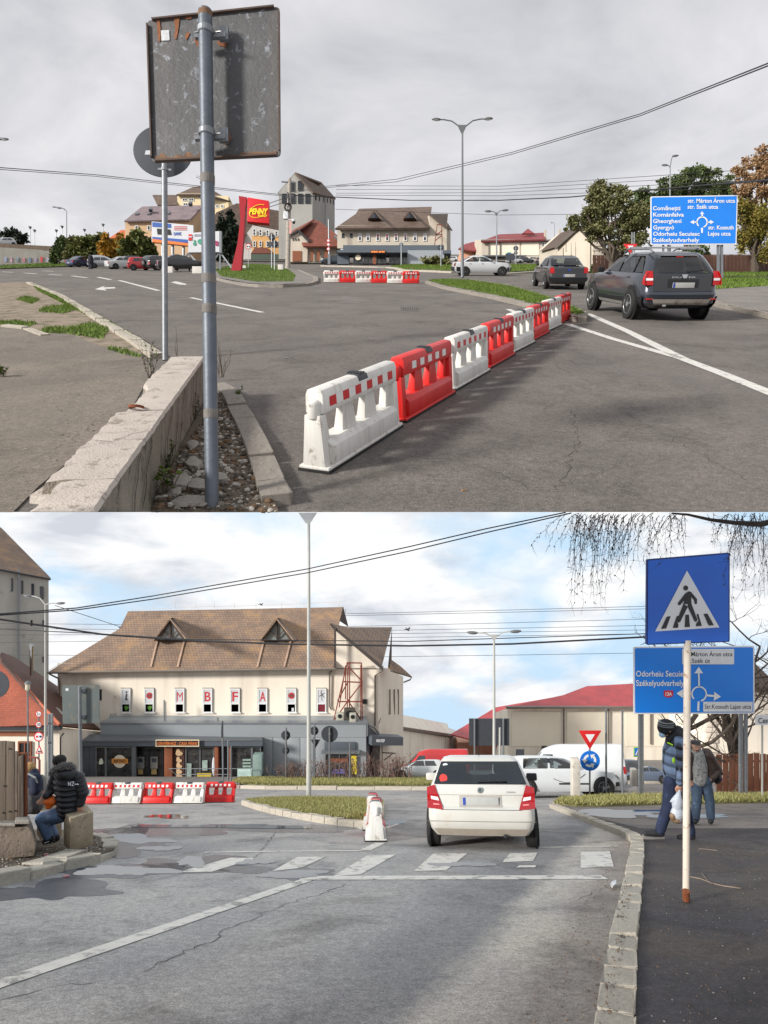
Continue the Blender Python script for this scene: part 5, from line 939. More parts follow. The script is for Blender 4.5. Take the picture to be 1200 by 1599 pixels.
# ---------------------------------------------------------------- low warehouse, red-roofed hall, corner house
Wd = thing('warehouse', 'long low cream warehouse with thin slanted roof behind the red van', 'building', P(660, 1210, 62))
part(Wd, 'wall', cream, lambda m: m.prism([P(628, 1212, 56), P(704, 1209, 76), P(704, 1148, 76), P(628, 1139, 56)], (0, 4, 0))); part(Wd, 'roof', gutter, lambda m: m.prism([P(626, 1135, 55), P(710, 1147.5, 76), P(710, 1151, 76), P(626, 1139.5, 55)], (-2.2, 4, -2.6)))
part(Wd, 'gable_extension', white_r, lambda m: m.prism([P(700, 1208, 76), P(762, 1206, 84), P(762, 1170, 84), P(704, 1150, 76)], (0, 3, 0)))
for u in (639, 650, 655, 681, 688, 695): part(Wd, 'downpipe', gutter, lambda m: m.tube([P(u, 1142+(u-630)*.15, 56+(u-628)/76*20-.4), P(u, 1190, 56+(u-628)/76*20-.4)], .09, 5))
Hb = thing('red_roof_hall', 'long cream hall with red sheet-metal hip roof behind the white van', 'building', P(880, 1205, 60))
part(Hb, 'wall', cream, lambda m: m.prism(rect(793, 1106, 1150, 1215, 60), hillvec(LO, 8))); part(Hb, 'plinth', M('grey plinth', (132, 130, 126), .9), lambda m: m.prism(rect(812, 1190, 1150, 1215, 59.6), (0, .4, 0)))
roof(Hb, [[(791, 1105.5, 59.4), (1152, 1101, 59.4), (1152, 1066, 66), (989, 1068, 66), (917, 1072, 66), (880, 1086, 63.5)]], t_redmet, .15); roof(Hb, [[(704, 1147, 73), (775, 1105, 78), (885, 1086, 78), (917, 1072, 78), (917, 1100, 70), (795, 1170, 70)]], t_redmet, .15)
part(Hb, 'left_wing_wall', pink_r, lambda m: m.prism(rect(715, 1160, 800, 1210, 74), (0, 3, 0))); part(Hb, 'gutter', gutter, lambda m: (m.prism(rect(791, 1104.5, 1152, 1107.5, 59.2), (0, .3, 0)), [m.tube([P(u, 1107, 59.8), P(u, 1163, 59.8)], .08, 5) for u in (881, 951, 1017)]))
for u0, v0, u1, v1 in ((846, 1165, 855, 1173),): window(Hb, u0, v0, u1, v1, 59.95, gutter, glass_dk)
part(Hb, 'render_panel', M('render panel', (238, 228, 208), .9, 0, .04, .6), lambda m: [m.prism(rect(a, 1112, b, 1166, 59.93), (0, .05, 0)) for a, b in ((800, 876), (886, 946), (978, 1095))])
Hc = thing('corner_house', 'cream corner house with rusticated quoins behind the big direction sign', 'house', P(1120, 1200, 44)); part(Hc, 'wall', cream, lambda m: m.prism(rect(1106, 1080, 1215, 1215, 44), hillvec(LO, 6)))
for i in range(9): part(Hc, 'quoin_stone', cream_g, lambda m: m.prism(rect(1101 if i % 2 else 1104, 1112+i*8.4, 1122 if i % 2 else 1119, 1119.4+i*8.4, 43.85), (0, .2, 0)), bevel=.03)
part(Hc, 'roof', t_brown_far, lambda m: m.prism(rect(1098, 1074, 1220, 1082, 43.4), (0, 5, 1.5)))
cream_up = M('dull cream render', (196, 186, 170), .9, 0, .06, .5, streak=((166, 154, 138), .4, .8)); cream_up2 = M('dull shaded cream', (184, 174, 160), .9, 0, .06, .5); peach_up = M('dull peach render', (196, 164, 130), .9, 0, .05, 1); white_up = M('dull white render', (186, 182, 176), .9, 0, .05, 1); t_redmet_up = tiles('dull red sheet roof', (136, 62, 62), (128, 58, 60), .9, 40, .6, relief=.1, mort=.8)  # cream_up2: dull cream with the side wall's shade put into the colour
# ---------------------------------------------------------------- UPPER STREET buildings
Yu = 86
B2 = thing('shop_building', 'cream brown-roofed building with dark shop front beyond the far barriers, upper street', 'building', P(610, 413, Yu))
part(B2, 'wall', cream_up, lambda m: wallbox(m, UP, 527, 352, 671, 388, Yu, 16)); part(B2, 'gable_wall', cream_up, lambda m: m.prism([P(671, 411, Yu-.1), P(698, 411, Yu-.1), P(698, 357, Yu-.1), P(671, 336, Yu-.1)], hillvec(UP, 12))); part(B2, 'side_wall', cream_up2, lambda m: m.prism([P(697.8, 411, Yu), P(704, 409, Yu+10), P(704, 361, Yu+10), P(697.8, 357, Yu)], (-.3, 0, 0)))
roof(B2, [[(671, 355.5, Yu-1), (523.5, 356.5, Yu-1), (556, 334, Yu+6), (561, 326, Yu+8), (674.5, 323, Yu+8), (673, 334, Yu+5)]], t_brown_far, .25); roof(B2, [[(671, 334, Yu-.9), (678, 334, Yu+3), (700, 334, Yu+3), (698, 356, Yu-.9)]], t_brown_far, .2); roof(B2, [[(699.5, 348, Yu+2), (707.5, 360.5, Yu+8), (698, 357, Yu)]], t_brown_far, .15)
for u in (585, 640.5):
    d = part(B2, 'dormer', M('dormer wood', (78, 62, 54), .8), lambda m: (ppoly(m, [(u-10, 341, Yu+1), (u, 329, Yu+1), (u+10, 341, Yu+1)], (0, 1, 0)))); part(d, 'pane', glass_w, lambda m: ppoly(m, [(u-6.5, 340.3, Yu+.95), (u, 332, Yu+.95), (u+6.5, 340.3, Yu+.95)], (0, .04, 0))); roof(d, [[(u, 328, Yu+.9), (u+1, 327.5, Yu+6), (u+12, 341, Yu+1.6), (u+10.5, 341.5, Yu+.9)]], t_brown_far, .08)
for u, ch in zip((562.5, 575, 590.5, 605, 619, 633.5, 648.5, 664), 'oxMBFAox'):
    w = window(B2, u-2.7, 364.5, u+2.7, 377, Yu, winframe, glass_w, 1, 1, .09, .1); part(w, 'poster', poster, lambda m: m.box((P(u, 0, Yu).x, Yu-.045, P(0, 368, Yu).z), (.3, .05, .46)))
    if ch in 'MBFA': text(ch, 'letter', redlet, w, u-1.4, u+1.4, 370.4, Yu-.09, .01, .02, caps=4.6)
for u in (536, 549): window(B2, u-2, 365, u+2, 372, Yu, darkframe, glass_w, 1, 1, .06)
part(B2, 'parapet', grey_dk, lambda m: m.prism(rect(536, 383, 694, 391, Yu-2), (0, 2.5, 0))); part(B2, 'shop_wall', grey_dk, lambda m: m.prism(rect(527, 391, 545, 412.5, Yu-2), (0, 2.5, 0))); part(B2, 'shop_wall', grey_p, lambda m: m.prism(rect(637, 391, 694, 412.5, Yu-2), (0, 2.5, 0)))
for u0, u1, nx in ((552, 567, 2), (568, 582, 2), (588, 604, 2), (608, 636, 4)): window(B2, u0, 394, u1, 412.5, Yu-2.2, darkframe, glass_sh, nx, 1, .1, .1, 'shop_window')
part(B2, 'fascia', grey_dk, lambda m: m.prism(rect(527, 390.5, 637, 394.5, Yu-3), (0, 1, 0))); part(B2, 'wood_pillar', woodb, lambda m: m.prism(rect(582.5, 394, 587.5, 412.5, Yu-2.4), (0, .3, 0)))
nb = part(B2, 'name_board', M('sign board dark', (52, 46, 44), .5), lambda m: m.prism(rect(579, 391, 602, 395.4, Yu-3.2), (0, .2, 0))); text('KENYÉRHÁZ - CASA PÂINII', 'lettering', Emit('lit orange letters', (255, 140, 60), 1.1), nb, 580, 601, 394.4, Yu-3.25, .01, .03, caps=2.3)
part(B2, 'round_sign', M('cream sign', (232, 220, 196), .6), lambda m: m.disc(P(559.5, 402.5, Yu-2.4), .36, (0, -1, 0), .05, 18)); part(B2, 'entrance_canopy', grey_dk, lambda m: m.prism(rect(692, 391, 705, 396, Yu-2.2), (0, 3, 0)))
part(B2, 'lattice_frame', redmetal, lambda m: [m.bar(P(*a, Yu-1.5), P(*b, Yu-1.5), .1) for a, b in (((679, 383), (683, 351)), ((691, 383), (690, 351)), ((683, 351), (690, 351)), ((681, 368), (691, 360)), ((680, 376), (690, 368)), ((681, 366), (691, 366)))])
S2 = thing('silo_tower', 'grey concrete silo tower with brown gable roof and dark openings in the upper street', 'silo', P(480, 400, 104))
part(S2, 'front_wall', silo_c, lambda m: m.prism([P(435.5, 405, 104), P(488, 405, 104), P(488, 299, 104), P(462, 270, 104), P(435.5, 300, 104)], (0, .5, 0))); part(S2, 'side_wall', silo_c, lambda m: m.prism([P(487.8, 405, 104.1), P(523, 403, 116), P(523, 309.5, 116), P(487.8, 299, 104.1)], (-.4, .2, 0)))
roof(S2, [[(461.5, 269, 103.6), (489.5, 300.5, 103.6), (525, 310.5, 116.3), (502, 284.5, 112)]], t_brown_far, .3); roof(S2, [[(461.5, 269, 103.6), (502, 284.5, 112), (460, 300, 114), (434, 301, 103.6)]], t_brown_far, .3)
for u, v in ((456.5, 291.5), (469.5, 290.5), (444.5, 310.5), (457.5, 310.5), (469.5, 310.5), (481, 310.5)): window(S2, u-4, v-7.6, u+4, v+7.6, 103.95, darkframe, glass_w, 3, 4, .1, .1)
for i, u in enumerate((493.5, 499, 505.5, 511, 516, 521)): window(S2, u-1.2, 305+i*1.6, u+1.2, 313+i*1.3, 104.1+(u-488)/35*12-.4, darkframe, glass_dk, 1, 1, .06)
part(S2, 'downpipe', galv, lambda m: m.tube([P(508, 306, 110.5), P(508, 352, 110.5)], .09, 5))
H2 = thing('red_roof_house', 'low cream house with dark red hip roof before the upper street silo', 'house', P(490, 409, 90))
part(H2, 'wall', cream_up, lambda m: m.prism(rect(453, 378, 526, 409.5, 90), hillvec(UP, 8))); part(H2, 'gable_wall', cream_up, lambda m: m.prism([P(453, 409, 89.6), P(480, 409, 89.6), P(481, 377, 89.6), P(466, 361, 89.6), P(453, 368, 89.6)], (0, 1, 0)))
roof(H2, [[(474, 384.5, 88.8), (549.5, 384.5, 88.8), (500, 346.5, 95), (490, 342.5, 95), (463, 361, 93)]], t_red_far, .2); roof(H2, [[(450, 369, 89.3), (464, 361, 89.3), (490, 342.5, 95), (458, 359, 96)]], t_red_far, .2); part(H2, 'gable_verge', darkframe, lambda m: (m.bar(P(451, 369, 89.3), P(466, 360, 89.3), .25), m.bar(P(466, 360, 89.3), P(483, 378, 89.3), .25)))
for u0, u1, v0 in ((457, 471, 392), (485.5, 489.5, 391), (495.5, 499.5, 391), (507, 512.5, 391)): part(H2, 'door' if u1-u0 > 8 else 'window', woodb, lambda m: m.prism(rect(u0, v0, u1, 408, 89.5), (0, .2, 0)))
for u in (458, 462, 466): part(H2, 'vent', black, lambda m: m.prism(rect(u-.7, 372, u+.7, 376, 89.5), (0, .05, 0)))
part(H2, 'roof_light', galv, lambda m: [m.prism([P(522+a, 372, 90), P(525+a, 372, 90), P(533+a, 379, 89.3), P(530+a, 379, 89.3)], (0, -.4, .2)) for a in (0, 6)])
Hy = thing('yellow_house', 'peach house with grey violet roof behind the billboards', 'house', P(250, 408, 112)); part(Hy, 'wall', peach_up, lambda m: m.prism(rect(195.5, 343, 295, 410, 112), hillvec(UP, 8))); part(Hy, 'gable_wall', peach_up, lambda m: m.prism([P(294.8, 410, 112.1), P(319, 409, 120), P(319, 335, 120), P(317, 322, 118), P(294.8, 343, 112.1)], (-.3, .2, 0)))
roof(Hy, [[(194, 345, 111.3), (297, 342.5, 111.3), (318, 320.5, 118), (222, 322.5, 118)]], t_grey, .25)
for u in (213.5, 232.5, 268): window(Hy, u-2.6, 352.5, u+2.6, 360, 111.95, winframe, glass_dk, 1, 1, .1)
part(Hy, 'roof_window', glass_w, lambda m: [m.prism([P(u-2.5, v+1.6, 114), P(u+2.5, v+1.6, 114), P(u+3.4, v-1.6, 115), P(u-1.6, v-1.6, 115)], (0, -.5, .3)) for u, v in ((215, 338), (234, 338), (236, 330), (264, 337), (298, 321))])
Hz = thing('hillside_house', 'large pale house with brown hip roof standing above the peach house', 'house', P(315, 400, 130)); part(Hz, 'wall', yell, lambda m: (m.prism(rect(277, 302, 318, 330, 130), (0, 9, 0)), m.prism(rect(318, 306, 357, 345, 131), (0, 9, 0))))
roof(Hz, [[(275, 304, 129.3), (320, 304, 129.3), (318, 290, 136), (302, 292, 136)], [(318, 304, 129.3), (361.5, 314.5, 131), (336, 299, 136), (316, 290, 136)], [(238, 304.5, 131), (276, 304.5, 131), (277, 320, 129.4), (246, 320.5, 129.4)]], t_brown_far, .25)
for u, v, w_ in ((289, 312, 4), (299, 312, 4), (290, 319, 4), (339, 322, 2.5), (347, 322, 2.5), (313, 308, 2)): window(Hz, u-w_, v-2, u+w_, v+2.5, 129.95 if u < 318 else 130.95, winframe, glass_dk, 2, 1, .1)
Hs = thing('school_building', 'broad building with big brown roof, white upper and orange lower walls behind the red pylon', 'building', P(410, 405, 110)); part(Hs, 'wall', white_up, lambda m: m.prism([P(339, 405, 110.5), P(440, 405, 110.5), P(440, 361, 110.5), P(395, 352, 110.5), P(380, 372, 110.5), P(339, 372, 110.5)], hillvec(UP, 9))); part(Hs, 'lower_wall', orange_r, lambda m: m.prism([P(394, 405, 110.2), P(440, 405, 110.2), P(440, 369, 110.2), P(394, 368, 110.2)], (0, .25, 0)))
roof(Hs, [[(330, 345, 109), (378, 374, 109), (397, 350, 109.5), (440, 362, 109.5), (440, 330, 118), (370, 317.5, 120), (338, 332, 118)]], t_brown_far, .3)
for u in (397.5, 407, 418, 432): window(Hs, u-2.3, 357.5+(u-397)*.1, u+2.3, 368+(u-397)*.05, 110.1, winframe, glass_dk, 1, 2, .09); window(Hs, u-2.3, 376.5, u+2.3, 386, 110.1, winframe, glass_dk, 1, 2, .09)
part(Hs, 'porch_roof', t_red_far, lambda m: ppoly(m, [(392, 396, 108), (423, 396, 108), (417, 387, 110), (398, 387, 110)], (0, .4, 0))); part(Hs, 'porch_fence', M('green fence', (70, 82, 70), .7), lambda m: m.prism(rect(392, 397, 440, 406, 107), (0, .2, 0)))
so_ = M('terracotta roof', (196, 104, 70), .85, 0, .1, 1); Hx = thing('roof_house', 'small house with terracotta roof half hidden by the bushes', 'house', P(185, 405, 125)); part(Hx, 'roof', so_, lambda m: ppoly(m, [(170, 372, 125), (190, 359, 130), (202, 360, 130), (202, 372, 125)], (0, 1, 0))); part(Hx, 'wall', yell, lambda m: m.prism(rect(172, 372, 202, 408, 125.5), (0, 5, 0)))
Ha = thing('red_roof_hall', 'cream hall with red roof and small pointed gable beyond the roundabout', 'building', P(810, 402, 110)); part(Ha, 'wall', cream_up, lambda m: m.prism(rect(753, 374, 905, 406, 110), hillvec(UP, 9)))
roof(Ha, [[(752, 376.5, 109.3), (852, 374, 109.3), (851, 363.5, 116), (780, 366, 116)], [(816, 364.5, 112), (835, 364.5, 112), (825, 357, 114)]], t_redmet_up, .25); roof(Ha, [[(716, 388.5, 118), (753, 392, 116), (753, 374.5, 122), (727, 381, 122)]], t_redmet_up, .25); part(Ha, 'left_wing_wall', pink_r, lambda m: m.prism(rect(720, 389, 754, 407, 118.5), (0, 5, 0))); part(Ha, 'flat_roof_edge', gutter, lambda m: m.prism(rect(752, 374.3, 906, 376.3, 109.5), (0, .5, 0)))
for i in range(4): window(Ha, 846.5+i*4.5, 378.5, 850.5+i*4.5, 387.5, 109.95, winframe, glass_dk, 1, 1, .08)
part(Ha, 'chimney', cream_up2, lambda m: (m.prism(rect(851, 359, 854, 374, 112), (0, .5, 0)), m.prism(rect(873.5, 358, 876.5, 374, 110), (0, .5, 0)))); part(Ha, 'render_panel', M('render panel', (238, 228, 208), .9), lambda m: [m.prism(rect(a, 379, b, 399, 109.9), (0, .1, 0)) for a, b in ((765, 781), (783, 812), (815, 842))]); part(Ha, 'lean_to_roof', metal_roof, lambda m: m.prism(rect(757, 398.5, 823, 400.5, 108), (0, 2, .8))); part(Ha, 'downpipe', gutter, lambda m: [m.tube([P(u, 376, 109.8), P(u, 403, 109.8)], .1, 5) for u in (764, 781.5)])
mb = MB(); mb.lathe(P(865, 405, 98), [(.62, 0), (.62, 1.35), (.5, 1.6), (.1, 1.7)], n=16); solo(mb, 'storage_tank', M('tank grey', (136, 140, 144), .5, .2), 'small grey round tank beside the pale gable house', 'tank', smooth=True)
Hg = thing('gable_house', 'pale cream house with narrow tall windows half behind the right-hand trees', 'house', P(900, 424, 58)); part(Hg, 'wall', cream_up, lambda m: m.prism([P(871, 423, 59), P(944, 425, 54), P(944, 350, 54), P(905, 356, 56.5), P(871, 384, 59)], (0, 7, 2.5))); part(Hg, 'roof_verge', gutter, lambda m: m.bar(P(868, 387, 58.8), P(905, 354, 56.3), .25)); part(Hg, 'roof', t_brown_far, lambda m: m.prism([P(868, 386, 58.8), P(905, 353, 56.2), P(960, 346, 53.6), P(960, 355, 53.6), P(905, 357, 56.2)], (0, 6, 2)))
for u0, v0, u1, v1 in ((892, 379, 896, 403), (899, 378, 903, 403), (884, 381, 888, 394), (879.5, 388, 882, 400)): window(Hg, u0, v0, u1, v1, 59-(u0-871)/73*5-.12, gutter, M('boarded window', (150, 142, 128), .8), 1, 1, .05)
for i in range(8): part(Hg, 'quoin_stone', cream_up2, lambda m: m.prism(rect(927 if i % 2 else 930, 364+i*7.2, 943, 370+i*7.2, 54.2-.2), (0, .2, 0)), bevel=.02)
part(Hg, 'downpipe', gutter, lambda m: m.tube([P(923, 356, 54.6), P(923, 424, 54.9)], .06, 5))
# ramp wall, far left of the upper street
Rw = thing('ramp_wall', 'pale concrete ramp wall with graffiti at the far left of the upper street', 'wall', P(40, 413, 92)); part(Rw, 'panel', M('ramp concrete', (156, 152, 142), .9, 0, .1, .6, bump=.2, streak=((126, 122, 114), .5, .8)), lambda m: m.prism([P(-60, 414, 90), P(100, 412.5, 94), P(100, 396, 94), P(60, 390, 93), P(-60, 383, 90)], (0, .4, 0)))
for i, (u, w_, cc_) in enumerate(((8, 5, (120, 130, 160)), (17, 4, (150, 120, 130)), (26, 6, (104, 116, 124)), (36, 6, (160, 108, 116)), (46, 5, (90, 110, 130)), (55, 4, (130, 120, 140)), (64, 5, (176, 60, 60)), (74, 5, (140, 138, 150)), (83, 4, (110, 120, 110)))): part(Rw, 'graffiti_patch', M('graffiti%d' % i, cc_, .8, 0, .5, 3), lambda m: m.prism(rect(u-w_*.5, 401+random.random()*2, u+w_*.5, 409+random.random()*2, 90+(u+60)/160*4-.06), (0, .04, 0)))
part(Rw, 'guard_rail', M('rail brown', (108, 92, 78), .8, 0, .3, 2), lambda m: m.prism([P(-60, 383, 91), P(86, 392, 94), P(86, 385, 94), P(-60, 377, 91)], (0, .15, 0)))
small_car('white car with lit headlights driving along the ramp', UP, 18, 412, math.pi-.6, SL_HATCH, pw2, .9, None).root.location = P(18, 385, 96)
# ---------------------------------------------------------------- brown plank fences
plank_m = M('brown plank', (84, 56, 44), .8, 0, .2, 4, stretch=(1, 1, .1), bump=.3); plank_me = {}
def plank_fence(st, u0, vb0, u1, vb1, h, wpl, label, mat):
    a, b = st.g(u0, vb0), st.g(u1, vb1); n = int((b-a).length/wpl); r = thing('plank_fence', label, 'fence', (a+b)/2); d = (b-a)/n; rz = math.atan2(d.y, d.x)
    mb = MB(); mb.box((0, 0, h/2), (wpl*.93, .03, h)); o0 = mb.build('plank', mat, None, bevel=.006); me = o0.data; bpy.data.objects.remove(o0)
    for i in range(n):
        o = bpy.data.objects.new('plank', me); COL.objects.link(o); o.parent = r; p = a+d*(i+.5); o.location = p-WL[r]+V((0, 0, random.gauss(0, .012))); o.rotation_euler = (0, random.gauss(0, .006), rz); o.scale = (1, 1, 1+random.gauss(0, .012))
    part(r, 'rail', mat, lambda m: [m.bar(a+V((0, .05, h*t)), b+V((0, .05, h*t)), .06) for t in (.2, .8)])
plank_fence(UP, 926, 427.5, 1225, 427.5, 1.42, .30, 'dark brown plank fence behind the big blue sign in the upper street', plank_m)
plank_fence(LO, 1119, 1237.5, 1235, 1236.5, 1.52, .27, 'reddish brown plank fence at the right edge of the lower street', M('red brown plank', (112, 70, 50), .8, 0, .2, 4, stretch=(1, 1, .1), bump=.3))
# ================================================================== STREET FURNITURE
def head(parent, p, L, ang, mat=lamp_grey):
    R = Matrix.Rotation(ang, 3, 'Y'); mb = MB(); mb.ball(p, (L/2, L*.2, L*.13), 12, 7, R); o = mb.build('lamp_head', mat, parent, smooth=True); g = MB(); g.ball(V(p)-V((0, 0, L*.07)), (L*.36, L*.15, L*.09), 10, 5, R); g.build('lamp_glass', M('lamp glass', (200, 200, 196), .3), o if False else parent, smooth=True); return o
def lamp(st, label, u, vb, vt, heads, r, mat, group=None, neck=None, Y=None, name='street_lamp', kind='v'):
    Y = Y or st.Y(vb); base = P(u, vb, Y); t = thing(name, label, 'street lamp', base, None, group); top = P(u, vt, Y)
    part(t, 'pole', mat, lambda m: m.tube([base, base.lerp(top, .12), base.lerp(top, .125), top], [r*1.15, r*1.1, r*.95, r*.6], 10), smooth=True)
    if neck: part(t, 'neck', lamp_grey if mat is not pole_pale else mat, lambda m: m.prism([P(u-neck[0], vt-neck[1], Y-.06), P(u+neck[0], vt-neck[1], Y-.06), P(u+.8, vt+neck[2], Y-.06), P(u-.8, vt+neck[2], Y-.06)], (0, .12, 0)))
    for hu, hv, L in heads:
        s = 1 if hu > u else -1; hp = P(hu, hv, Y); st_ = P(u+s*(neck[0]*.7 if neck else 0), vt-(neck[1]*.5 if neck else 0), Y); m1 = st_.lerp(hp, .35)+V((0, 0, .35*(hp.z-st_.z)+.02)); m2 = st_.lerp(hp, .7)+V((0, 0, .25*abs(hp.z-st_.z)))
        part(t, 'arm', lamp_grey if mat is not pole_pale else mat, lambda m: m.tube([st_, m1, m2, hp], r*.42, 6), smooth=True); head(t, hp+V((s*L*.2, 0, 0)), L, -s*.06, lamp_grey)
    return t
lamp(UP, 'tall slim double-headed lamp post standing on the splitter island of the upper street', 722.5, 434, 200, [(685, 186.5, .62), (760, 185.5, .62)], .095, lamp_grey, None, (7, 5, 8))
lamp(UP, 'smaller double-headed lamp post before the red-roofed hall', 776, 414, 334, [(765, 330, .95), (787, 328.5, .95)], .11, galv, None, (2.5, 2, 3))
lamp(UP, 'curved twin lamp post rising behind the big blue sign', 1047, 427, 262, [(1041, 258, .55), (1053, 243.5, .55)], .07, galv)
lamp(UP, 'tall lamp post with twin heads beside the green bushes', 104, 413, 330, [(94, 325, .75), (86, 323.5, .6)], .10, galv)
lamp(UP, 'short lamp post with flat head above the hall chimney', 866.5, 404, 349, [(863, 348, .7)], .09, lamp_grey)
g_far = 'small lantern lamps along the distant ramp'
for u, vt, lb in ((9, 357, 'leftmost lantern lamp on the ramp behind the conifer'), (47, 356, 'tall lantern lamp right of the ramp conifer'), (54, 361, 'short lantern lamp next to a taller one beyond the ramp'), (88, 361, 'short lantern lamp left of the twin-headed post'), (97, 355, 'taller lantern lamp close to the twin-headed post'), (132, 360, 'lantern lamp just above the green bushes'), (161, 352, 'lantern lamp above the yellowing bush')):
    t = thing('lantern_lamp', lb, 'street lamp', P(u, 396, 140), None, g_far); part(t, 'pole', galv, lambda m: m.tube([P(u, 396, 140), P(u, vt, 140)], .07, 6)); part(t, 'lantern', lamp_grey, lambda m: m.lathe(P(u, vt+2, 140), [(.12, 0), (.32, .45), (.36, .5), (.08, .62)], n=10))
t = thing('street_lamp', 'lamp head peeking in at the left picture edge', 'street lamp', P(-6, 398, 30)); part(t, 'pole', lamp_grey, lambda m: m.tube([P(-22, 430, 30), P(-22, 222, 30), P(-12, 217, 30), P(4, 217, 30)], .06, 8)); head(t, P(7, 217.5, 30), .42, 0)
lamp(LO, 'tall pale lamp post with forked top on the lower splitter island', 482.5, 1246.5, 818, [], .078, pole_pale, None, None)
t = thing('lamp_fork', 'forked lamp bracket on top of the tall pale post', 'lamp bracket', P(482, 812, 22.05)); part(t, 'gusset', M('gusset', (188, 190, 190), .5, .2), lambda m: m.prism([P(466, 801, 22.05), P(495, 801, 22.05), P(484, 818, 22.05), P(478, 818, 22.05)], (0, .1, 0)))
lamp(LO, 'pale double-headed lamp post in front of the red-roofed hall of the lower street', 772, 1228, 996, [(742, 988.5, .58), (802, 986.5, .58)], .085, pole_pale, None, (6, 4, 6))
lamp(LO, 'pale curved double lamp post in front of the silo', 71, 1224, 945, [(46, 931, .5), (92, 942.5, .5)], .075, pole_pale)
t = thing('lantern_lamp', 'slim lantern lamp post before the red-roofed house', 'street lamp', P(43.5, 1216, 36)); part(t, 'pole', galv, lambda m: m.tube([P(44, 1216, 36), P(43.2, 1080, 36)], .045, 8)); part(t, 'lantern', M('lantern glass', (206, 198, 176), .4), lambda m: m.lathe(P(43.2, 1079, 36), [(.08, 0), (.13, .1), (.12, .4)], n=10)); part(t, 'cap', lamp_grey, lambda m: m.lathe(P(43.2, 1068, 36), [(.19, 0), (.1, .12), (.03, .15)], n=10))
# ---- near sign seen from behind, upper street
rustplate = M('corroded plate back', (74, 74, 75), .62, .15, .2, 3, bump=.25, bscale=30, spots=((128, 133, 140), .36, 17), streak=((122, 110, 100), .3, 5))
t = thing('rear_of_sign', 'large rusty square traffic sign seen from behind on a blue grey post in the foreground', 'road sign', P(331, 799, 3.92))
part(t, 'post', galv_dk, lambda m: m.tube([P(331.5, 799.3, 3.93), P(320.5, 17, 3.93)], .042, 20), smooth=True)
cs = [P(229.5, 32, 4.12), P(437, 10, 3.99), P(438.5, 244, 3.99), P(237, 254, 4.12)]
def rnd(cs, f=.035, n=4):
    out = []
    for i in range(4):
        a, b, c = cs[i-1], cs[i], cs[(i+1) % 4]; p, q = b.lerp(a, f), b.lerp(c, f)
        for j in range(n+1): s = j/n; out.append(p.lerp(b, s).lerp(b.lerp(q, s), s))
    return out
pl = part(t, 'plate', rustplate, lambda m: m.prism(rnd(cs), (0, .012, 0)))
part(pl, 'folded_rim', M('rim brown', (74, 58, 50), .75, .1, .25, 12), lambda m: [m.prism([a+V((0, -.022, 0)), b+V((0, -.022, 0)), b.lerp(c, .011)+V((0, -.022, 0)), a.lerp(c, .011)+V((0, -.022, 0))], (0, .024, 0)) for a, b, c in ((cs[0].lerp(cs[1], .04), cs[1].lerp(cs[0], .04), (cs[2]+cs[3])/2), (cs[1].lerp(cs[2], .03), cs[2].lerp(cs[1], .03), (cs[0]+cs[3])/2), (cs[2].lerp(cs[3], .03), cs[3].lerp(cs[2], .03), (cs[0]+cs[1])/2), (cs[3].lerp(cs[0], .03), cs[0].lerp(cs[3], .03), (cs[1]+cs[2])/2))])
def onp(fx, fy, o=-.006): a = cs[0].lerp(cs[1], fx); b = cs[3].lerp(cs[2], fx); return a.lerp(b, fy)+V((0, o, 0))
z8 = lambda x, y: onp((x-135)/(1090-135), (y-140+(x-135)*.1)/(1150-140))
rust2 = M('orange rust', (128, 78, 46), .85, 0, .3, 30, bump=.4)
for nm, q_ in (('rust_drip', [(208, 140), (232, 138), (236, 200), (232, 292), (218, 292), (212, 220)]), ('rust_drip', [(335, 130), (378, 128), (368, 200), (352, 272), (334, 276), (344, 200)]), ('rust_drip', [(415, 250), (432, 222), (450, 232), (436, 262), (420, 284)]), ('rust_drip', [(410, 120), (470, 114), (462, 132), (430, 138)]), ('rust_drip', [(476, 275), (515, 262), (516, 330), (500, 325)]), ('rust_drip', [(660, 900), (715, 890), (735, 960), (700, 1000), (668, 990)]), ('rust_drip', [(388, 1110), (412, 1106), (410, 1132), (394, 1132)]), ('rust_drip', [(640, 290), (715, 280), (712, 330), (660, 318)])):
    part(pl, nm, rust2, lambda m: m.poly([z8(*p) for p in q_]), fix=False)
part(pl, 'old_sticker', M('faded sticker', (180, 182, 184), .6, 0, .2, 60), lambda m: m.poly([z8(*p) for p in ((238, 215), (298, 212), (300, 285), (240, 287))]), fix=False)
rb_ = M('rust patches', (112, 84, 62), .85, 0, .35, 14, bump=.3)
def ragged(x0, y0, x1, y1, n=16, j=9): return [(x0+(x1-x0)*i/n, y0+random.uniform(-j, j)) for i in range(n+1)]+[(x1, y1), (x0, y1)]
part(pl, 'rusty_hem', rb_, lambda m: [m.poly([onp(a+(b-a)*i/14, y+random.uniform(-j, j)) for i in range(15)]+[onp(b, .992), onp(a, .992)]) for a, b, y, j in ((.03, .42, .955, .02), (.7, .97, .97, .008))], fix=False)
for v in (48, 207):
    w = part(t, 'clamp', galv, lambda m: (m.lathe(P(320.5+(v-17)*.0141, v, 3.93)-V((0, 0, .02)), [(.046, 0), (.05, .006), (.05, .034), (.046, .04)], n=20), m.prism([P(303, v+2, 3.955), P(352, v+1, 3.955), P(352, v+9, 3.955), P(304, v+10, 3.955)], (0, .03, 0)), m.prism([P(342, v-8, 3.965), P(356, v-8, 3.965), P(356, v+13, 3.965), P(342, v+13, 3.965)], (0, .03, 0))))
    [part(w, 'bolt', chrome, lambda m: m.tube([P(a, v+3, 3.93), P(b, v+1, 3.90)], .006, 6)) for a, b in ((304, 311), (333, 345))]
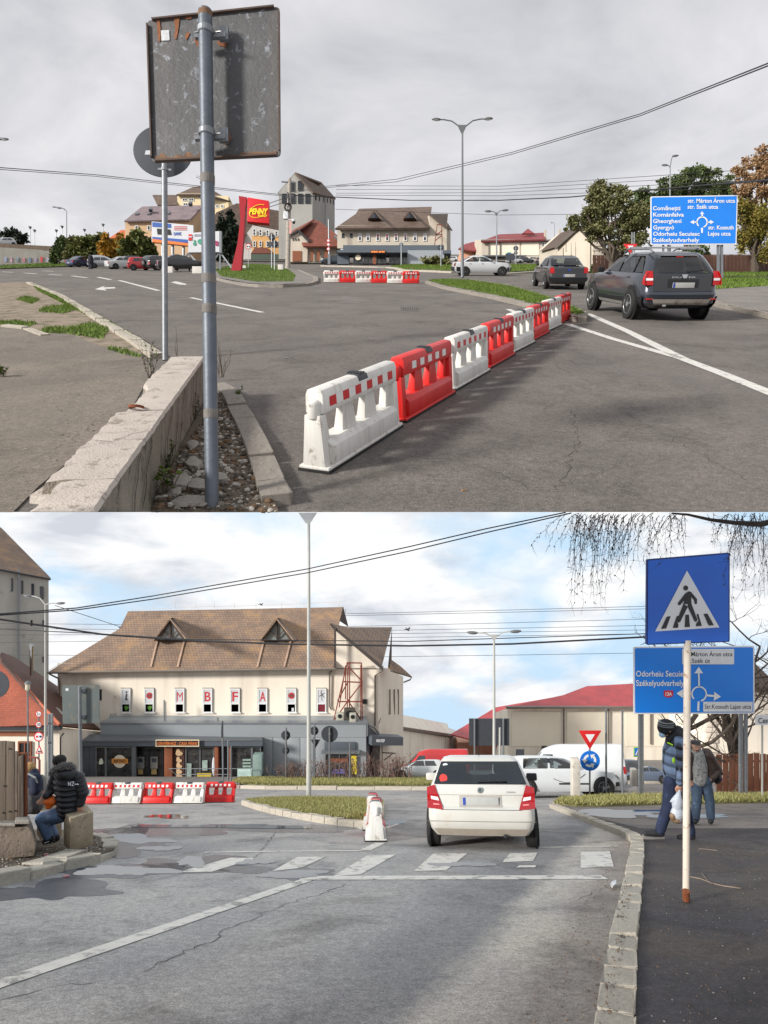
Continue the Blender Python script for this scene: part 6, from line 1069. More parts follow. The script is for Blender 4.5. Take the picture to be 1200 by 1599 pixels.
for v in (281, 437, 484, 647): part(t, 'tape_band', M('tape band', (104, 100, 94), .7, 0, .3, 14), lambda m: m.lathe(P(320.5+(v-17)*.0141, v+7, 3.93), [(.0435, 0), (.0445, .004), (.0445, .05), (.0435, .055)], n=20))
part(t, 'rusty_top', rb_, lambda m: m.lathe(P(320.6, 27, 3.93), [(.0425, 0), (.043, .03), (.036, .046), (.0, .05)], n=20))
part(t, 'screw', galv, lambda m: m.tube([P(307, 276, 3.93), P(318, 279, 3.9)], .006, 6))
# round sign seen from behind
t = thing('rear_of_sign', 'round dark sign seen from behind, half hidden by the large square one', 'road sign', UP.g(258, 563))
part(t, 'post', galv, lambda m: m.tube([UP.g(258, 563), P(257, 236, 9.5)], .042, 14), smooth=True); part(t, 'disc', sign_back, lambda m: m.disc(P(254.5, 236, 9.6), .385, (-.08, 1, .02), .02, 40, 1.13), bevel=.004); part(t, 'clamp', galv, lambda m: (m.lathe(P(257, 267, 9.5), [(.05, 0), (.05, .04)], n=14), m.bar(P(247, 264.5, 9.5), P(268, 266, 9.5), .03))); part(t, 'label_plate', M('white label', (190, 192, 194), .6), lambda m: m.prism(rect(220, 235, 234.5, 241.5, 9.58), (0, .006, 0)))
# ---- concrete parapet
wl = thing('parapet_wall', 'broken concrete parapet wall running along the yard beside the foreground sign', 'wall', UP.at(-1.9, 5.5)); hw_ = .5
A_, B_ = (-1.905, 6.80), (-1.10, 1.9); dw = V((B_[0]-A_[0], B_[1]-A_[1], 0)).normalized(); nw = V((dw.y, -dw.x, 0)); 
if nw.x > 0: nw = -nw
def wp(d, off, z):
    p = V((A_[0], A_[1], 0))+dw*d+nw*off; p.z = max(UP.z(p.y)+z, .0012); return p
wallm = M('pebble-dash concrete', (150, 142, 128), .95, 0, .12, 3, bump=1.0, bscale=90, spots=((102, 92, 80), .42, 5), streak=((92, 82, 72), .55, 7)); topm = M('worn concrete top', (182, 172, 162), .92, 0, .1, 4, bump=.5, bscale=70, spots=((140, 130, 120), .4, 9))
def wallseg(d0, d1, prof_w):
    n = max(2, int((d1-d0)/.05)); rows = []; mb = MB()
    for i in range(n+1):
        d = d0+(d1-d0)*i/n; w = prof_w(d)+random.gauss(0, .006); h = hw_+random.gauss(0, .0025)
        rows.append([wp(d, 0, -.06), wp(d, .012, .1), wp(d, .006, h-.05), wp(d, -.004+random.gauss(0, .0015), h-.02), wp(d, .012, h), wp(d, w*.35, h+random.gauss(0, .003)), wp(d, w*.7, h+random.gauss(0, .003)), wp(d, w-.015, h-.003), wp(d, w, h-.03-random.random()*.02), wp(d, w, -.06)])
    k = len(rows[0]); mb.v = [tuple(p) for r in rows for p in r]
    for i in range(n):
        for j in range(k-1): mb.f.append((i*k+j, i*k+j+1, (i+1)*k+j+1, (i+1)*k+j)); mb.mi.append(1 if 3 <= j <= 7 else 0)
    mb.f += [tuple(range(k)), tuple(range(n*k, n*k+k))[::-1]]; mb.mi += [0, 0]
    return mb.build('wall_section', [wallm, topm], wl, smooth=True, angle=32)
wd = lambda d: .355-.05*math.exp(-((d-1.75)/.12)**2)
wallseg(0, 2.33, lambda d: .36 if d < 1.35 else .36-.085*min(1, (d-1.35)/.25)); wallseg(2.345, 3.72, lambda d: .34); wallseg(3.725, 4.8, lambda d: .27)
part(wl, 'broken_edge', topm, lambda m: m.prism([wp(3.55, .36, .40), wp(3.72, .40, .40), wp(3.85, .1, .40), wp(3.80, .07, .40)], (0, 0, .04)))
part(wl, 'rusty_ring', rust, lambda m: m.add([wp(2.3, .21, .505)+V((.05*math.cos(a)*r, .07*math.sin(a)*r, zz)) for r, zz in ((1, 0), (1, .02), (.8, .02), (.8, .004)) for a in [i*math.pi/8 for i in range(16)]], [(k*16+i, k*16+(i+1) % 16, (k+1)*16+(i+1) % 16, (k+1)*16+i) for k in range(3) for i in range(16)]))
def wcrack(pts, w=.006): part(wl, 'crack', M('deep crack', (52, 46, 40), .95), lambda m: [m.add([a-V((0, w, 0)), a+V((0, w, 0)), b+V((0, w*.6, 0)), b-V((0, w*.6, 0))], [(0, 1, 2, 3)]) for a, b in zip(pts, pts[1:])], fix=False)
for d0, n_ in ((.3, 7), (.62, 6), (.9, 8), (1.25, 7), (1.5, 8), (1.8, 8), (2.1, 7), (2.9, 7), (3.2, 7)):
    pts, d, z = [], d0, .46
    for i in range(n_): pts.append(wp(d, -.004, z)); d += random.gauss(.03, .05); z -= .055
    wcrack(pts, .004+random.random()*.004)
for q_ in ([(.75, .02), (.77, .14), (.74, .3), (.78, .36)], [(2.9, .01), (2.95, .1), (3.1, .18), (3.05, .3)], [(2.4, .05), (2.6, .12), (2.75, .22)]): part(wl, 'crack', M('deep crack', (52, 46, 40), .95), lambda m: [m.add([wp(a[0]-.003, a[1], hw_+.006), wp(a[0]+.003, a[1], hw_+.006), wp(b[0]+.002, b[1], hw_+.006), wp(b[0]-.002, b[1], hw_+.006)], [(0, 1, 2, 3)]) for a, b in zip(q_, q_[1:])], fix=False)
# rubble slabs on the verge
slabm = M('broken slab', (150, 144, 136), .9, 0, .2, 8, bump=.7, bscale=40, spots=((100, 92, 84), .4, 10))
for i, (u, v, ru, rv, lb) in enumerate(((300, 697, 10, 6, 'small broken concrete slab farthest along the verge'), (304, 728, 16, 10, 'flat broken slab in the middle of the verge by the wall'), (283, 757, 18, 11, 'broken slab half under the wall beside green weeds'), (318, 760, 20, 10, 'pale broken slab behind the foreground post'), (345, 752, 12, 7, 'thin broken slab right of the foreground post'), (296, 786, 34, 9, 'large pale broken slab nearest the viewer on the verge'), (268, 772, 9, 8, 'dark stone beside the wall foot'))):
    mb = MB(); n = random.randint(5, 7); pts = []
    for j in range(n): a = 2*math.pi*j/n+random.uniform(-.3, .3); pts.append(UP.g(u+ru*math.cos(a)*random.uniform(.7, 1.1), v+rv*math.sin(a)*random.uniform(.7, 1.1), .06))
    up_ = V((random.gauss(0, .015), random.gauss(0, .015), random.uniform(.018, .04))); mb.prism(pts, up_); solo(mb, 'concrete_slab', slabm, lb, 'rubble', 'broken slabs on the verge', bevel=.006)
def stem_plant(st, u, v, label, n, h, mat, leaf=.03, spread=.5, dz=.05, base=None, name='weed', leaves=14, cat='plant', rs=.004, stem=bark):
    p0 = base if base is not None else st.g(u, v, dz); t = thing(name, label, cat, p0); ms, ml = MB(), MB()
    for i in range(n):
        a = random.random()*6.28; l = h*random.uniform(.6, 1.1); tip = p0+V((math.cos(a)*spread*l*random.random(), math.sin(a)*spread*l*random.random(), l)); mid = p0.lerp(tip, .5)+V((random.gauss(0, .06*l), random.gauss(0, .06*l), .06*l)); b0 = p0+V((math.cos(a)*.03, math.sin(a)*.03, 0))
        ms.tube([b0, mid, tip], [rs, rs*.8, rs*.4], 4)
        for k in range(leaves):
            s = random.uniform(.15, 1); c = b0.lerp(mid, s*2) if s < .5 else mid.lerp(tip, s*2-1); d = V((random.gauss(0, 1), random.gauss(0, 1), random.gauss(.2, .6))).normalized()*leaf*random.uniform(.6, 1.5); sd = d.cross(V((0, 0, 1))).normalized()*leaf*.35; ml.add([c, c+d*.5+sd, c+d, c+d*.5-sd], [(0, 1, 2, 3)])
    ms.build('stem', stem, t, fix=False); ml.build('foliage', mat, t, fix=False); return t
stem_plant(UP, 236, 592, 'leafy weed growing behind the parapet below the round sign', 7, .55, weed_m, .035, .5, 0); stem_plant(UP, 346, 590, 'dry twiggy weed right behind the foreground post at the end of the wall', 9, .42, weed_m, .012, .9, .05, leaves=4)
stem_plant(UP, 278, 560, 'thin dry stalk beside the round sign post', 3, .42, weed_m, .015, .4, .02, leaves=4); stem_plant(UP, 262, 770, 'broad green dock weed at the foot of the wall', 6, .16, grass_up, .06, .9, .06, leaves=4); stem_plant(UP, 300, 655, 'green weed at the wall foot halfway', 7, .22, weed_m, .03, .9, .05); stem_plant(UP, 255, 738, 'low weed by the joint of the wall', 8, .2, weed_m, .028, 1.0, .05)
stem_plant(UP, 372, 622, 'small mossy weed inside the verge kerb', 6, .1, grass_up, .03, 1.0, .05); stem_plant(UP, 2, 588, 'green tuft at the left edge of the yard', 9, .12, grass_up, .04, 1.0, .02)
# ---- pylon, billboards, posts, small signs of the upper street
Yp = 52; t = thing('store_pylon', 'tall red curved store pylon with square yellow-lettered sign', 'sign', P(368, 426, Yp)); predm = M('pylon red', (206, 26, 36), .4, 0, .05, 1); pdred = M('pylon dark red', (160, 20, 34), .45, 0, .06, 1); yl = M('sign yellow', (246, 214, 40), .4)
part(t, 'mast', pdred, lambda m: m.prism([P(*p, Yp) for p in ((360, 426), (376, 426.5), (381, 362), (383, 326), (385.5, 308), (373, 306), (375.5, 342), (371, 380))], (0, .5, 0)))
sp = part(t, 'sign_panel', predm, lambda m: m.prism([P(*p, Yp-.1) for p in ((385.8, 346), (420, 349), (420, 313.5), (386.6, 308))], (0, .5, 0)), bevel=.04)
text('PENNY', 'lettering', yl, sp, 389, 419, 334.5, Yp-.17, .02, .045, caps=9, slant=.22); text('MARKET', 'lettering', yl, sp, 403, 417.5, 339, Yp-.17, .02, .03, caps=3.4, slant=.2)
part(sp, 'oval_line', yl, lambda m: m.tube([P(404+15*math.cos(a)*math.cos(-.35)-9.5*math.sin(a)*math.sin(-.35), 330+15*math.cos(a)*math.sin(-.35)+9.5*math.sin(a)*math.cos(-.35), Yp-.13) for a in [i*2*math.pi/36 for i in range(5, 33)]], .03, 5))
Yb1 = 64; t = thing('billboard', 'large white advertising billboard with blue bars and a dark appliance on an orange beam', 'billboard', P(268, 412, Yb1)); part(t, 'panel', poster, lambda m: m.prism([P(237, 378, Yb1), P(302, 379, Yb1), P(302, 352, Yb1), P(237, 346, Yb1)], (0, .25, 0))); blu = M('poster blue', (52, 92, 168), .5); prs = M('poster print red', (206, 90, 84), .6)
for q_, m_ in (([(238, 347), (267, 349.8), (267, 356), (238, 354)], blu), ([(238, 370), (294, 374.5), (301, 377), (301, 379), (238, 377.5)], blu), ([(245, 357), (266, 358.5), (268, 367), (246, 366)], black)): part(t, 'printed_area', m_, lambda m: m.prism([P(*p, Yb1-.04) for p in q_], (0, .03, 0)))
text('549€', 'lettering', blu, t, 271, 283, 367.6, Yb1-.05, .01, .03, caps=5); part(t, 'text_lines', prs, lambda m: [m.prism(rect(272, v, 292, v+.9, Yb1-.04), (0, .03, 0)) for v in (353.5, 356, 358.5)])
part(t, 'orange_beam', M('orange beam', (222, 122, 52), .5), lambda m: m.prism([P(238, 373, Yb1-.3), P(294, 380, Yb1-.3), P(294, 384, Yb1-.3), P(238, 378, Yb1-.3)], (0, .3, 0))); [part(t, 'post', galv, lambda m: m.tube([P(u, 378, Yb1+.1), P(u, 414, Yb1+.1)], .14, 8)) for u in (254, 270, 287)]
Yb2 = 55; t = thing('billboard', 'smaller white billboard with a red square and green emblems on grey struts', 'billboard', P(320, 424, Yb2)); part(t, 'panel', poster, lambda m: m.prism([P(294, 394.4, Yb2), P(346, 393.6, Yb2), P(345, 361, Yb2), P(294, 364, Yb2)], (0, .25, 0))); part(t, 'side_post', galv, lambda m: m.prism(rect(342.5, 361, 346, 395, Yb2-.1), (0, .3, 0)))
for q_, m_ in (([(294.5, 366), (300, 366), (300, 375.5), (294.5, 375.5)], sign_red), ([(294.8, 369), (299.6, 369), (299.6, 371), (294.8, 371)], poster), ([(336, 376), (341, 377), (341, 384), (337, 384)], M('magenta', (160, 50, 100), .6))): part(t, 'printed_area', m_, lambda m: m.prism([P(*p, Yb2-.05-(.03 if m_ is poster else 0)) for p in q_], (0, .03, 0)))
grm = M('poster green', (60, 150, 120), .6)
part(t, 'green_emblem', grm, lambda m: (m.disc(P(304, 381, Yb2-.04), .15, (0, -1, 0), .02, 12, .9), m.disc(P(304, 376.5, Yb2-.04), .09, (0, -1, 0), .02, 10), m.disc(P(313, 377.5, Yb2-.04), .22, (0, -1, 0), .02, 12, 1.1))); part(t, 'text_lines', M('grey print', (150, 160, 170), .6), lambda m: [m.prism(rect(303, v, 314, v+.9, Yb2-.04), (0, .02, 0)) for v in (366, 368)])
part(t, 'strut', galv, lambda m: [m.bar(P(*a, Yb2+.2), P(*b, Yb2-.3), .12) for a, b in (((294, 396), (276, 422.5)), ((296, 396), (296, 423)), ((297, 398), (317, 420)), ((344, 396), (344, 423)), ((342, 396), (326, 419)), ((346, 397), (362, 419)))])
for u, vb, w_, h_, lb in ((261, 426, 17, 10, 'white concrete block beside the black saloon and round sign post'), (309, 427, 18, 11, 'white concrete block left of the red pylon under the struts'), (380, 421.5, 8, 7, 'small white block at the foot of the red pylon'), (438, 424, 8, 11, 'upright white block beside the concrete utility pole')):
    mb = MB(); Y = UP.Y(vb); mb.prism(rect(u-w_/2, vb-h_, u+w_/2, vb+.5, Y), (0, .6, 0)); solo(mb, 'concrete_block', M('white block', (208, 204, 196), .85, 0, .08, 3), lb, 'block', bevel=.03)
def back_sign(st, label, u, vb, vt, plates, r=.04, Y=None, mat=galv):
    Y = Y or st.Y(vb); t = thing('rear_of_sign', label, 'road sign', P(u, vb, Y)); part(t, 'post', mat, lambda m: m.tube([P(u, vb, Y), P(u, vt, Y)], r, 8), smooth=True)
    for k, pu, pv, pr in plates:
        n = {'o': 28, 'oct': 8, 'tri': 3}[k]; c = P(pu, pv, Y+r+.02); R = pr/F*Y; a0 = {'o': 0, 'oct': math.pi/8, 'tri': -math.pi/2}[k]
        part(t, 'plate', sign_back, lambda m: m.prism([c+V((R*math.cos(a0+2*math.pi*j/n), 0, R*math.sin(a0+2*math.pi*j/n))) for j in range(n)], (0, .015, 0)))
    part(t, 'clamp', galv, lambda m: [m.prism(rect(u-2.2, pv-.8, u+2.2, pv+.8, Y-r*.6), (0, .06, 0)) for k, pu, pv, pr in plates]); return t
back_sign(UP, 'two small round sign backs left of the utility pole, upper pair post', 424.5, 421, 366, [('o', 425, 371, 5.4), ('o', 423, 382, 5)], .05); back_sign(UP, 'single round sign back next to the utility pole', 429, 424, 376, [('o', 429, 381.5, 6)], .05)
back_sign(UP, 'round sign back with white label by the dark annex of the shop building', 689, 419, 381, [('o', 688, 387, 4.5)], .06); back_sign(UP, 'slim dark sign back beside the mint box before the far shop', 627, 416, 378, [('o', 627, 382, 3)], .07); back_sign(UP, 'dark sign back before the far hall, on a tall post', 806, 413, 382, [('o', 806, 388, 4), ('o', 806, 395, 3)], .06)
t = thing('traffic_sign', 'small round overtaking ban sign at the foot of the pylon', 'road sign', UP.g(388, 421)); Yq = UP.Y(421); part(t, 'post', galv, lambda m: m.tube([P(388, 421, Yq), P(388, 388, Yq)], .03, 6)); part(t, 'disc', sign_red, lambda m: m.disc(P(388, 385, Yq-.05), .28, (0, -1, 0), .02, 22)); part(t, 'white_face', sign_white, lambda m: m.disc(P(388, 385, Yq-.075), .21, (0, -1, 0), .008, 22)); part(t, 'symbol', sign_black, lambda m: (m.prism(rect(385.4, 384, 387.6, 386.3, Yq-.09), (0, .005, 0)), m.prism(rect(388.5, 384, 390.6, 386.3, Yq-.09), (0, .005, 0))))
Yu2 = UP.Y(421); t = thing('utility_pole', 'concrete utility pole with camera, white box and coiled cable', 'utility pole', P(449.5, 421, Yu2)); part(t, 'pole', conc, lambda m: m.tube([P(449.5, 421, Yu2), P(452.5, 279, Yu2)], [.24, .17], 10), smooth=True); part(t, 'crossarm', lamp_grey, lambda m: m.bar(P(440, 284, Yu2-.1), P(461, 285.5, Yu2-.1), .1)); part(t, 'crossarm', lamp_grey, lambda m: m.bar(P(447, 308, Yu2-.1), P(459, 306, Yu2-.1), .08)); part(t, 'meter_box', sign_white, lambda m: m.prism(rect(442.5, 330, 450, 341.5, Yu2-.3), (0, .3, 0)), bevel=.02)
part(t, 'cable_coil', black, lambda m: [m.tube([P(450+(4.6+k*.5)*math.cos(a), 323.5+(5+k*.5)*math.sin(a), Yu2-.25-k*.04) for a in [i*math.pi/8 for i in range(17)]], .05, 5) for k in range(3)]); part(t, 'camera_arm', sign_white, lambda m: (m.bar(P(450, 343, Yu2-.2), P(459, 343, Yu2-.2), .07), m.lathe(P(459, 346.5, Yu2-.2), [(.17, 0), (.19, .15), (.08, .24)], n=12))); part(t, 'camera_dome', black, lambda m: m.ball(P(459, 347.5, Yu2-.2), .15, 10, 6)); part(t, 'notice', M('red notice strips', (214, 160, 150), .6), lambda m: m.prism(rect(452, 344, 455, 365, Yu2-.28), (0, .03, 0))); part(t, 'cable_clamp', black, lambda m: [m.tube([P(449+i*.6, 300+i*5, Yu2-.22), P(452-i*.5, 312+i*4, Yu2-.24)], .05, 5) for i in range(3)])
Yz = UP.Y(414); t = thing('sign_stack', 'slim pole with a stack of small red and white signs before the red-roofed house', 'road sign', P(514.5, 414, Yz)); part(t, 'pole', galv, lambda m: m.tube([P(514.5, 414, Yz), P(513.5, 343, Yz)], [.13, .1], 8)); part(t, 'small_sign', sign_red, lambda m: [m.disc(P(513, v, Yz-.15), .24, (0, -1, 0), .02, 16) for v in (376, 382, 389)]); part(t, 'sign_face', sign_white, lambda m: [m.disc(P(513, v, Yz-.18), .16, (0, -1, 0), .015, 16) for v in (376, 382, 389)]); part(t, 'box', galv, lambda m: m.prism(rect(512, 397, 516, 413, Yz-.2), (0, .1, 0)))
def yield_sign(st, label, tri, Y, vb, posts, mat=galv):
    c = [P(*p, Y) for p in tri]; t = thing('give_way_sign', label, 'road sign', P(tri[2][0], vb, Y)); g = sum(c, V((0, 0, 0)))/3
    [part(t, 'post', mat, lambda m: m.tube([P(u, vb, Y+.06), P(u, v1, Y+.06)], .03, 8)) for u, v1 in posts]; f = part(t, 'red_triangle', sign_red, lambda m: m.prism(c, (0, .02, 0)), bevel=.004); part(f, 'white_triangle', sign_white, lambda m: m.prism([g+(p-g)*.42+V((0, -.006, 0)) for p in c], (0, .004, 0))); return t
yield_sign(UP, 'red give-way triangle peeking above the off-road estate roof', [(974, 381), (996.5, 381), (985, 396)], 27, 450, [(987.5, 363), (991, 363)])
# big blue direction signs
def dir_sign(st, label, cs, Y, posts, vb, name='direction_sign'):
    t = thing(name, label, 'road sign', P((cs[0][0]+cs[2][0])/2, vb, Y)); c = [P(*p, Y) for p in cs]; g = sum(c, V((0, 0, 0)))/4
    [part(t, 'post', galv, lambda m: m.prism(rect(u-w, v0, u+w, vb, Y+.1), (0, .12, 0))) for u, w, v0 in posts]; pl = part(t, 'border', sign_white, lambda m: m.prism(rnd(c, .02), (0, .03, 0))); b = part(pl, 'blue_face', M('direction blue', (22, 124, 222), .4, 0, .04, 1), lambda m: m.prism(rnd([g+V(((p-g).x*.976, 0, (p-g).z*.958))+V((0, -.008, 0)) for p in c], .02), (0, .006, 0))); return t, pl
def arrow(parent, Y, pts): part(parent, 'arrow', sign_white, lambda m: [m.prism([P(*p, Y) for p in q_], (0, .004, 0)) for q_ in pts])
def ring(parent, u, v, r, w, Y, a0=0, a1=2*math.pi, n=28):
    def f(m):
        for i in range(n):
            a, b = a0+(a1-a0)*i/n, a0+(a1-a0)*(i+1)/n; m.prism([P(u+(r+s)*math.cos(x), v-(r+s)*math.sin(x), Y) for s, x in ((-w/2, a), (w/2, a), (w/2, b), (-w/2, b))], (0, .004, 0))
    part(parent, 'roundabout_ring', sign_white, f)
Ya = 34.8; t, pl = dir_sign(UP, 'big blue roundabout direction sign behind the off-road estate, upper street', [(1016.5, 382.5), (1150.7, 382), (1152.7, 304.8), (1016.5, 307)], Ya, [(1123, 1.6, 382), (1128.5, 1.6, 382), (1037, 1.2, 382), (1045, 1.0, 382)], 441)
Yt_ = Ya-.025
for s, u0, u1, v in (('Comănești', 1020.3, 1063, 328.3), ('Kománfalva', 1020.5, 1068.7, 338.3), ('Gheorgheni', 1020.5, 1064.7, 348.3), ('Gyergyó', 1020.5, 1053.3, 358.4), ('Odorheiu Secuiesc', 1020.5, 1093.3, 368.3), ('Székelyudvarhely', 1020.5, 1092.5, 378), ('str. Márton Áron utca', 1074.7, 1148.5, 316.6), ('str. Szék utca', 1074.3, 1122, 326), ('str. Kossuth', 1106.7, 1146.5, 358.4), ('Lajos utca', 1106.3, 1141.7, 368)): text(s, 'lettering', sign_white, pl, u0, u1, v, Yt_, .003, .022, caps=6.3)
ring(pl, 1097, 347, 8, 2, Yt_, -math.pi/2+.3, 1.5*math.pi-.75); arrow(pl, Yt_, [[(1096, 339), (1098.4, 339), (1098.2, 334), (1100.6, 335), (1097, 330), (1093.4, 335), (1096, 334)], [(1089, 346), (1089, 348), (1084, 348), (1084.6, 350.5), (1078.3, 347), (1084.6, 343.5), (1084, 346)], [(1105, 346), (1105, 348), (1110, 348), (1109.4, 350.5), (1115.5, 347), (1109.4, 343.5), (1110, 346)], [(1095.4, 356), (1098.4, 356), (1098.2, 364), (1095.6, 364)]])
def cross_small(st, label, u, v, w, vb, Y, green=(150, 200, 60)):
    t = thing('crossing_sign', label, 'road sign', P(u, vb, Y)); part(t, 'post', galv, lambda m: m.tube([P(u, vb, Y+.05), P(u, v, Y+.05)], .035, 8)); f = part(t, 'border', M('lime border', green, .5), lambda m: m.prism(rect(u-w/2, v-w/2*1.15, u+w/2, v+w/2*1.15, Y), (0, .02, 0))); part(f, 'blue_face', sign_blue, lambda m: m.prism(rect(u-w*.4, v-w*.46, u+w*.4, v+w*.46, Y-.006), (0, .005, 0))); part(f, 'white_triangle', sign_white, lambda m: m.prism([P(u-w*.34, v+w*.36, Y-.012), P(u+w*.34, v+w*.36, Y-.012), P(u, v-w*.34, Y-.012)], (0, .005, 0))); part(f, 'walking_figure', sign_black, lambda m: (m.bar(P(u, v-w*.08, Y-.016), P(u-w*.1, v+w*.32, Y-.016), w*.07*Y/F, .006), m.bar(P(u, v-w*.08, Y-.018), P(u+w*.1, v+w*.32, Y-.018), w*.07*Y/F, .006), m.disc(P(u, v-w*.14, Y-.014), w*.06*Y/F, (0, -1, 0), .005, 8)))
cross_small(UP, 'tiny crossing sign near the far hall', 795.5, 398, 7, 411, 95)
mb = MB(); mb.prism(rect(790, 396, 804, 406.5, 84), (0, .1, 0)); mb.prism(rect(792, 406, 793, 413, 84), (0, .1, 0)); mb.prism(rect(801, 406, 802, 413, 84), (0, .1, 0)); solo(mb, 'rear_of_sign', sign_back, 'dark rectangular board seen from behind near the far hall', 'road sign')
# ---- signs of the lower street
z7 = zq(960, 850, 5); Yc = 5.77
t = thing('crossing_sign', 'large blue pedestrian crossing sign on a rusty white post by the walkway', 'road sign', LO.g(1072, 1406, .11)); postm = M('rusty white post', (214, 204, 190), .6, 0, .06, 6, spots=((150, 96, 54), .33, 13), streak=((164, 116, 76), .4, 22))
part(t, 'post', postm, lambda m: m.tube([LO.g(1072, 1406, .1), P(1074, 1000, Yc)], .030, 16), smooth=True); part(t, 'rusty_foot', rust, lambda m: m.tube([LO.g(1072, 1406, .11), P(1072, 1392, Yc)], .0315, 16))
c4 = [P(1010, 1007.8, Yc-.05), P(1140.3, 1003, Yc+.03), P(1140.3, 863.5, Yc+.03), P(1011, 874, Yc-.05)]; edge = part(t, 'edge', M('sign edge navy', (16, 44, 110), .5), lambda m: m.prism(rnd(c4, .02), (0, .03, 0)))
fl = lambda u, v, o=.004: P(u, v, Yc-.05+.08*(u-1010)/130-o)
bf = part(t, 'blue_face', M('crossing blue', (32, 100, 204), .4, 0, .08, 2.5), lambda m: m.poly([fl(1012, 1006, .004), fl(1138.5, 1001.5), fl(1138.5, 865.6), fl(1012.8, 875.8)]), fix=False)
part(t, 'white_triangle', sign_white, lambda m: m.poly([fl(*z7(318, 683), .008), fl(*z7(820, 651), .008), fl(*z7(567, 208), .008)]), fix=False)
wk = part(t, 'walking_figure', sign_black, lambda m: ([m.poly([fl(*z7(*p), .012) for p in q_]) for q_ in ([(548, 392), (580, 368), (604, 376), (600, 412), (603, 470), (540, 470), (548, 430)], [(600, 376), (646, 430), (645, 468), (628, 470), (624, 442), (598, 410)], [(552, 388), (556, 430), (512, 480), (497, 474), (496, 462)], [(540, 466), (574, 490), (516, 606), (500, 616), (487, 602)], [(575, 466), (603, 468), (648, 588), (644, 606), (628, 608), (572, 488)], [(410, 568), (440, 564), (405, 660), (365, 663)], [(488, 563), (503, 562), (488, 600), (500, 628), (498, 655), (456, 656)], [(555, 553), (583, 552), (590, 648), (550, 650)], [(642, 548), (656, 547), (684, 640), (637, 643), (640, 622), (656, 600)], [(697, 547), (728, 544), (778, 635), (738, 638)])], m.poly([fl(*z7(558+19*math.cos(a), 344+20*math.sin(a)), .012) for a in [i*2*math.pi/20 for i in range(20)]])), fix=False)
for p_ in wk.data.polygons: pass
Yd = 21; t, pl = dir_sign(LO, 'big blue roundabout direction sign behind the walking men, lower street', [(990, 1116), (1179, 1115), (1178.8, 1009), (989.6, 1010.5)], Yd, [(1004, 1.9, 1114), (1000.3, 1.2, 1114), (1159, 2.2, 1114), (1167, 1.6, 1114)], 1245)
Yt_ = Yd-.025
for s, u0, u1, v in (('Odorheiu Secuiesc', 993.6, 1076.5, 1057), ('Székelyudvarhely', 993.8, 1069, 1071.6)): text(s, 'lettering', sign_white, pl, u0, u1, v, Yt_, .003, .016, caps=9.2)
for r_, ss in (((1066, 1014, 1147, 1038), (('str.Márton Áron utca', 1068, 1144.5, 1025.3), ('str.Szék út', 1068, 1109.6, 1035.8))), ((1099, 1096.6, 1175.8, 1112), (('Str.Kossuth Lajos utca', 1101, 1173.6, 1107.4),))):
    wp_ = part(pl, 'name_plate', M('name plate', (214, 216, 218), .5, 0, .04, 3), lambda m: m.prism(rect(*r_, Yt_), (0, .008, 0)))
    for s, u0, u1, v in ss: text(s, 'lettering', sign_black, wp_, u0, u1, v, Yt_-.006, .002, .004, caps=7)
ring(pl, 1092.4, 1084.3, 11.2, 2.2, Yt_, -math.pi/2+.25, 1.5*math.pi-.8); arrow(pl, Yt_, [[(1091, 1073), (1093.6, 1073), (1093, 1052), (1098.6, 1052), (1091.8, 1042), (1085, 1052), (1090.6, 1052)], [(1081, 1082.5), (1081, 1085), (1067, 1085), (1067, 1090.5), (1057, 1083.5), (1067, 1077), (1067, 1082.5)], [(1104, 1085), (1104, 1088), (1116, 1089), (1115, 1095), (1126.6, 1088.6), (1116, 1081), (1116, 1086)], [(1090, 1096), (1093, 1096), (1092.6, 1111), (1089.6, 1111)]])
sh = part(pl, 'route_shield', M('shield red', (200, 40, 56), .5), lambda m: m.prism([P(*p, Yt_) for p in ((1038, 1078.6), (1041, 1079.6), (1044.6, 1078.2), (1048, 1079.6), (1051.4, 1078.6), (1052, 1082), (1051.4, 1088), (1047, 1089.4), (1044.6, 1090.2), (1042, 1089.4), (1037.6, 1088), (1037.2, 1082))], (0, .006, 0))); text('13A', 'lettering', sign_white, sh, 1040, 1050, 1087, Yt_-.004, .002, .02, caps=5.6)
t = yield_sign(LO, 'red give-way triangle above the round roundabout sign', [(904, 1141.5), (940, 1141.5), (921.7, 1171.5)], 21.5, 1247, [(921.5, 1146)])
part(t, 'blue_disc', sign_blue, lambda m: m.disc(P(921.6, 1188.5, 21.5), .335, (0, -1, 0), .02, 30))
def arcs(m):
    for k in range(3):
        a0 = math.pi/2+k*2*math.pi/3+.25
        pts = [(r, a0+s*1.2) for s in (0, .25, .5, .75, 1) for r in (7.4,)]
        m.prism([P(921.6+(8.4+1.9)*math.cos(a0+s*1.15), 1188.5-(8.4+1.9)*math.sin(a0+s*1.15), 21.47) for s in (0, .33, .66, 1)]+[P(921.6+(8.4-1.9)*math.cos(a0+s*1.15), 1188.5-(8.4-1.9)*math.sin(a0+s*1.15), 21.47) for s in (1, .66, .33, 0)], (0, .004, 0))
        a1 = a0+1.15; f = lambda r, a: P(921.6+r*math.cos(a), 1188.5-r*math.sin(a), 21.466); m.prism([f(4, a1), f(13, a1), f(9.2, a1+.62)], (0, .004, 0))
part(t, 'white_arrows', sign_white, arcs)
for u, vt, vb, lb in ((947, 1108, 1246, 'bare grey post left of the thinner one beside the give-way sign'), (972.5, 1110, 1246, 'bare slimmer grey post right of the give-way sign')):
    mb = MB(); mb.tube([P(u, vb, 21.8), P(u, vt, 21.8)], .035, 8); solo(mb, 'metal_post', galv, lb, 'post', smooth=True)
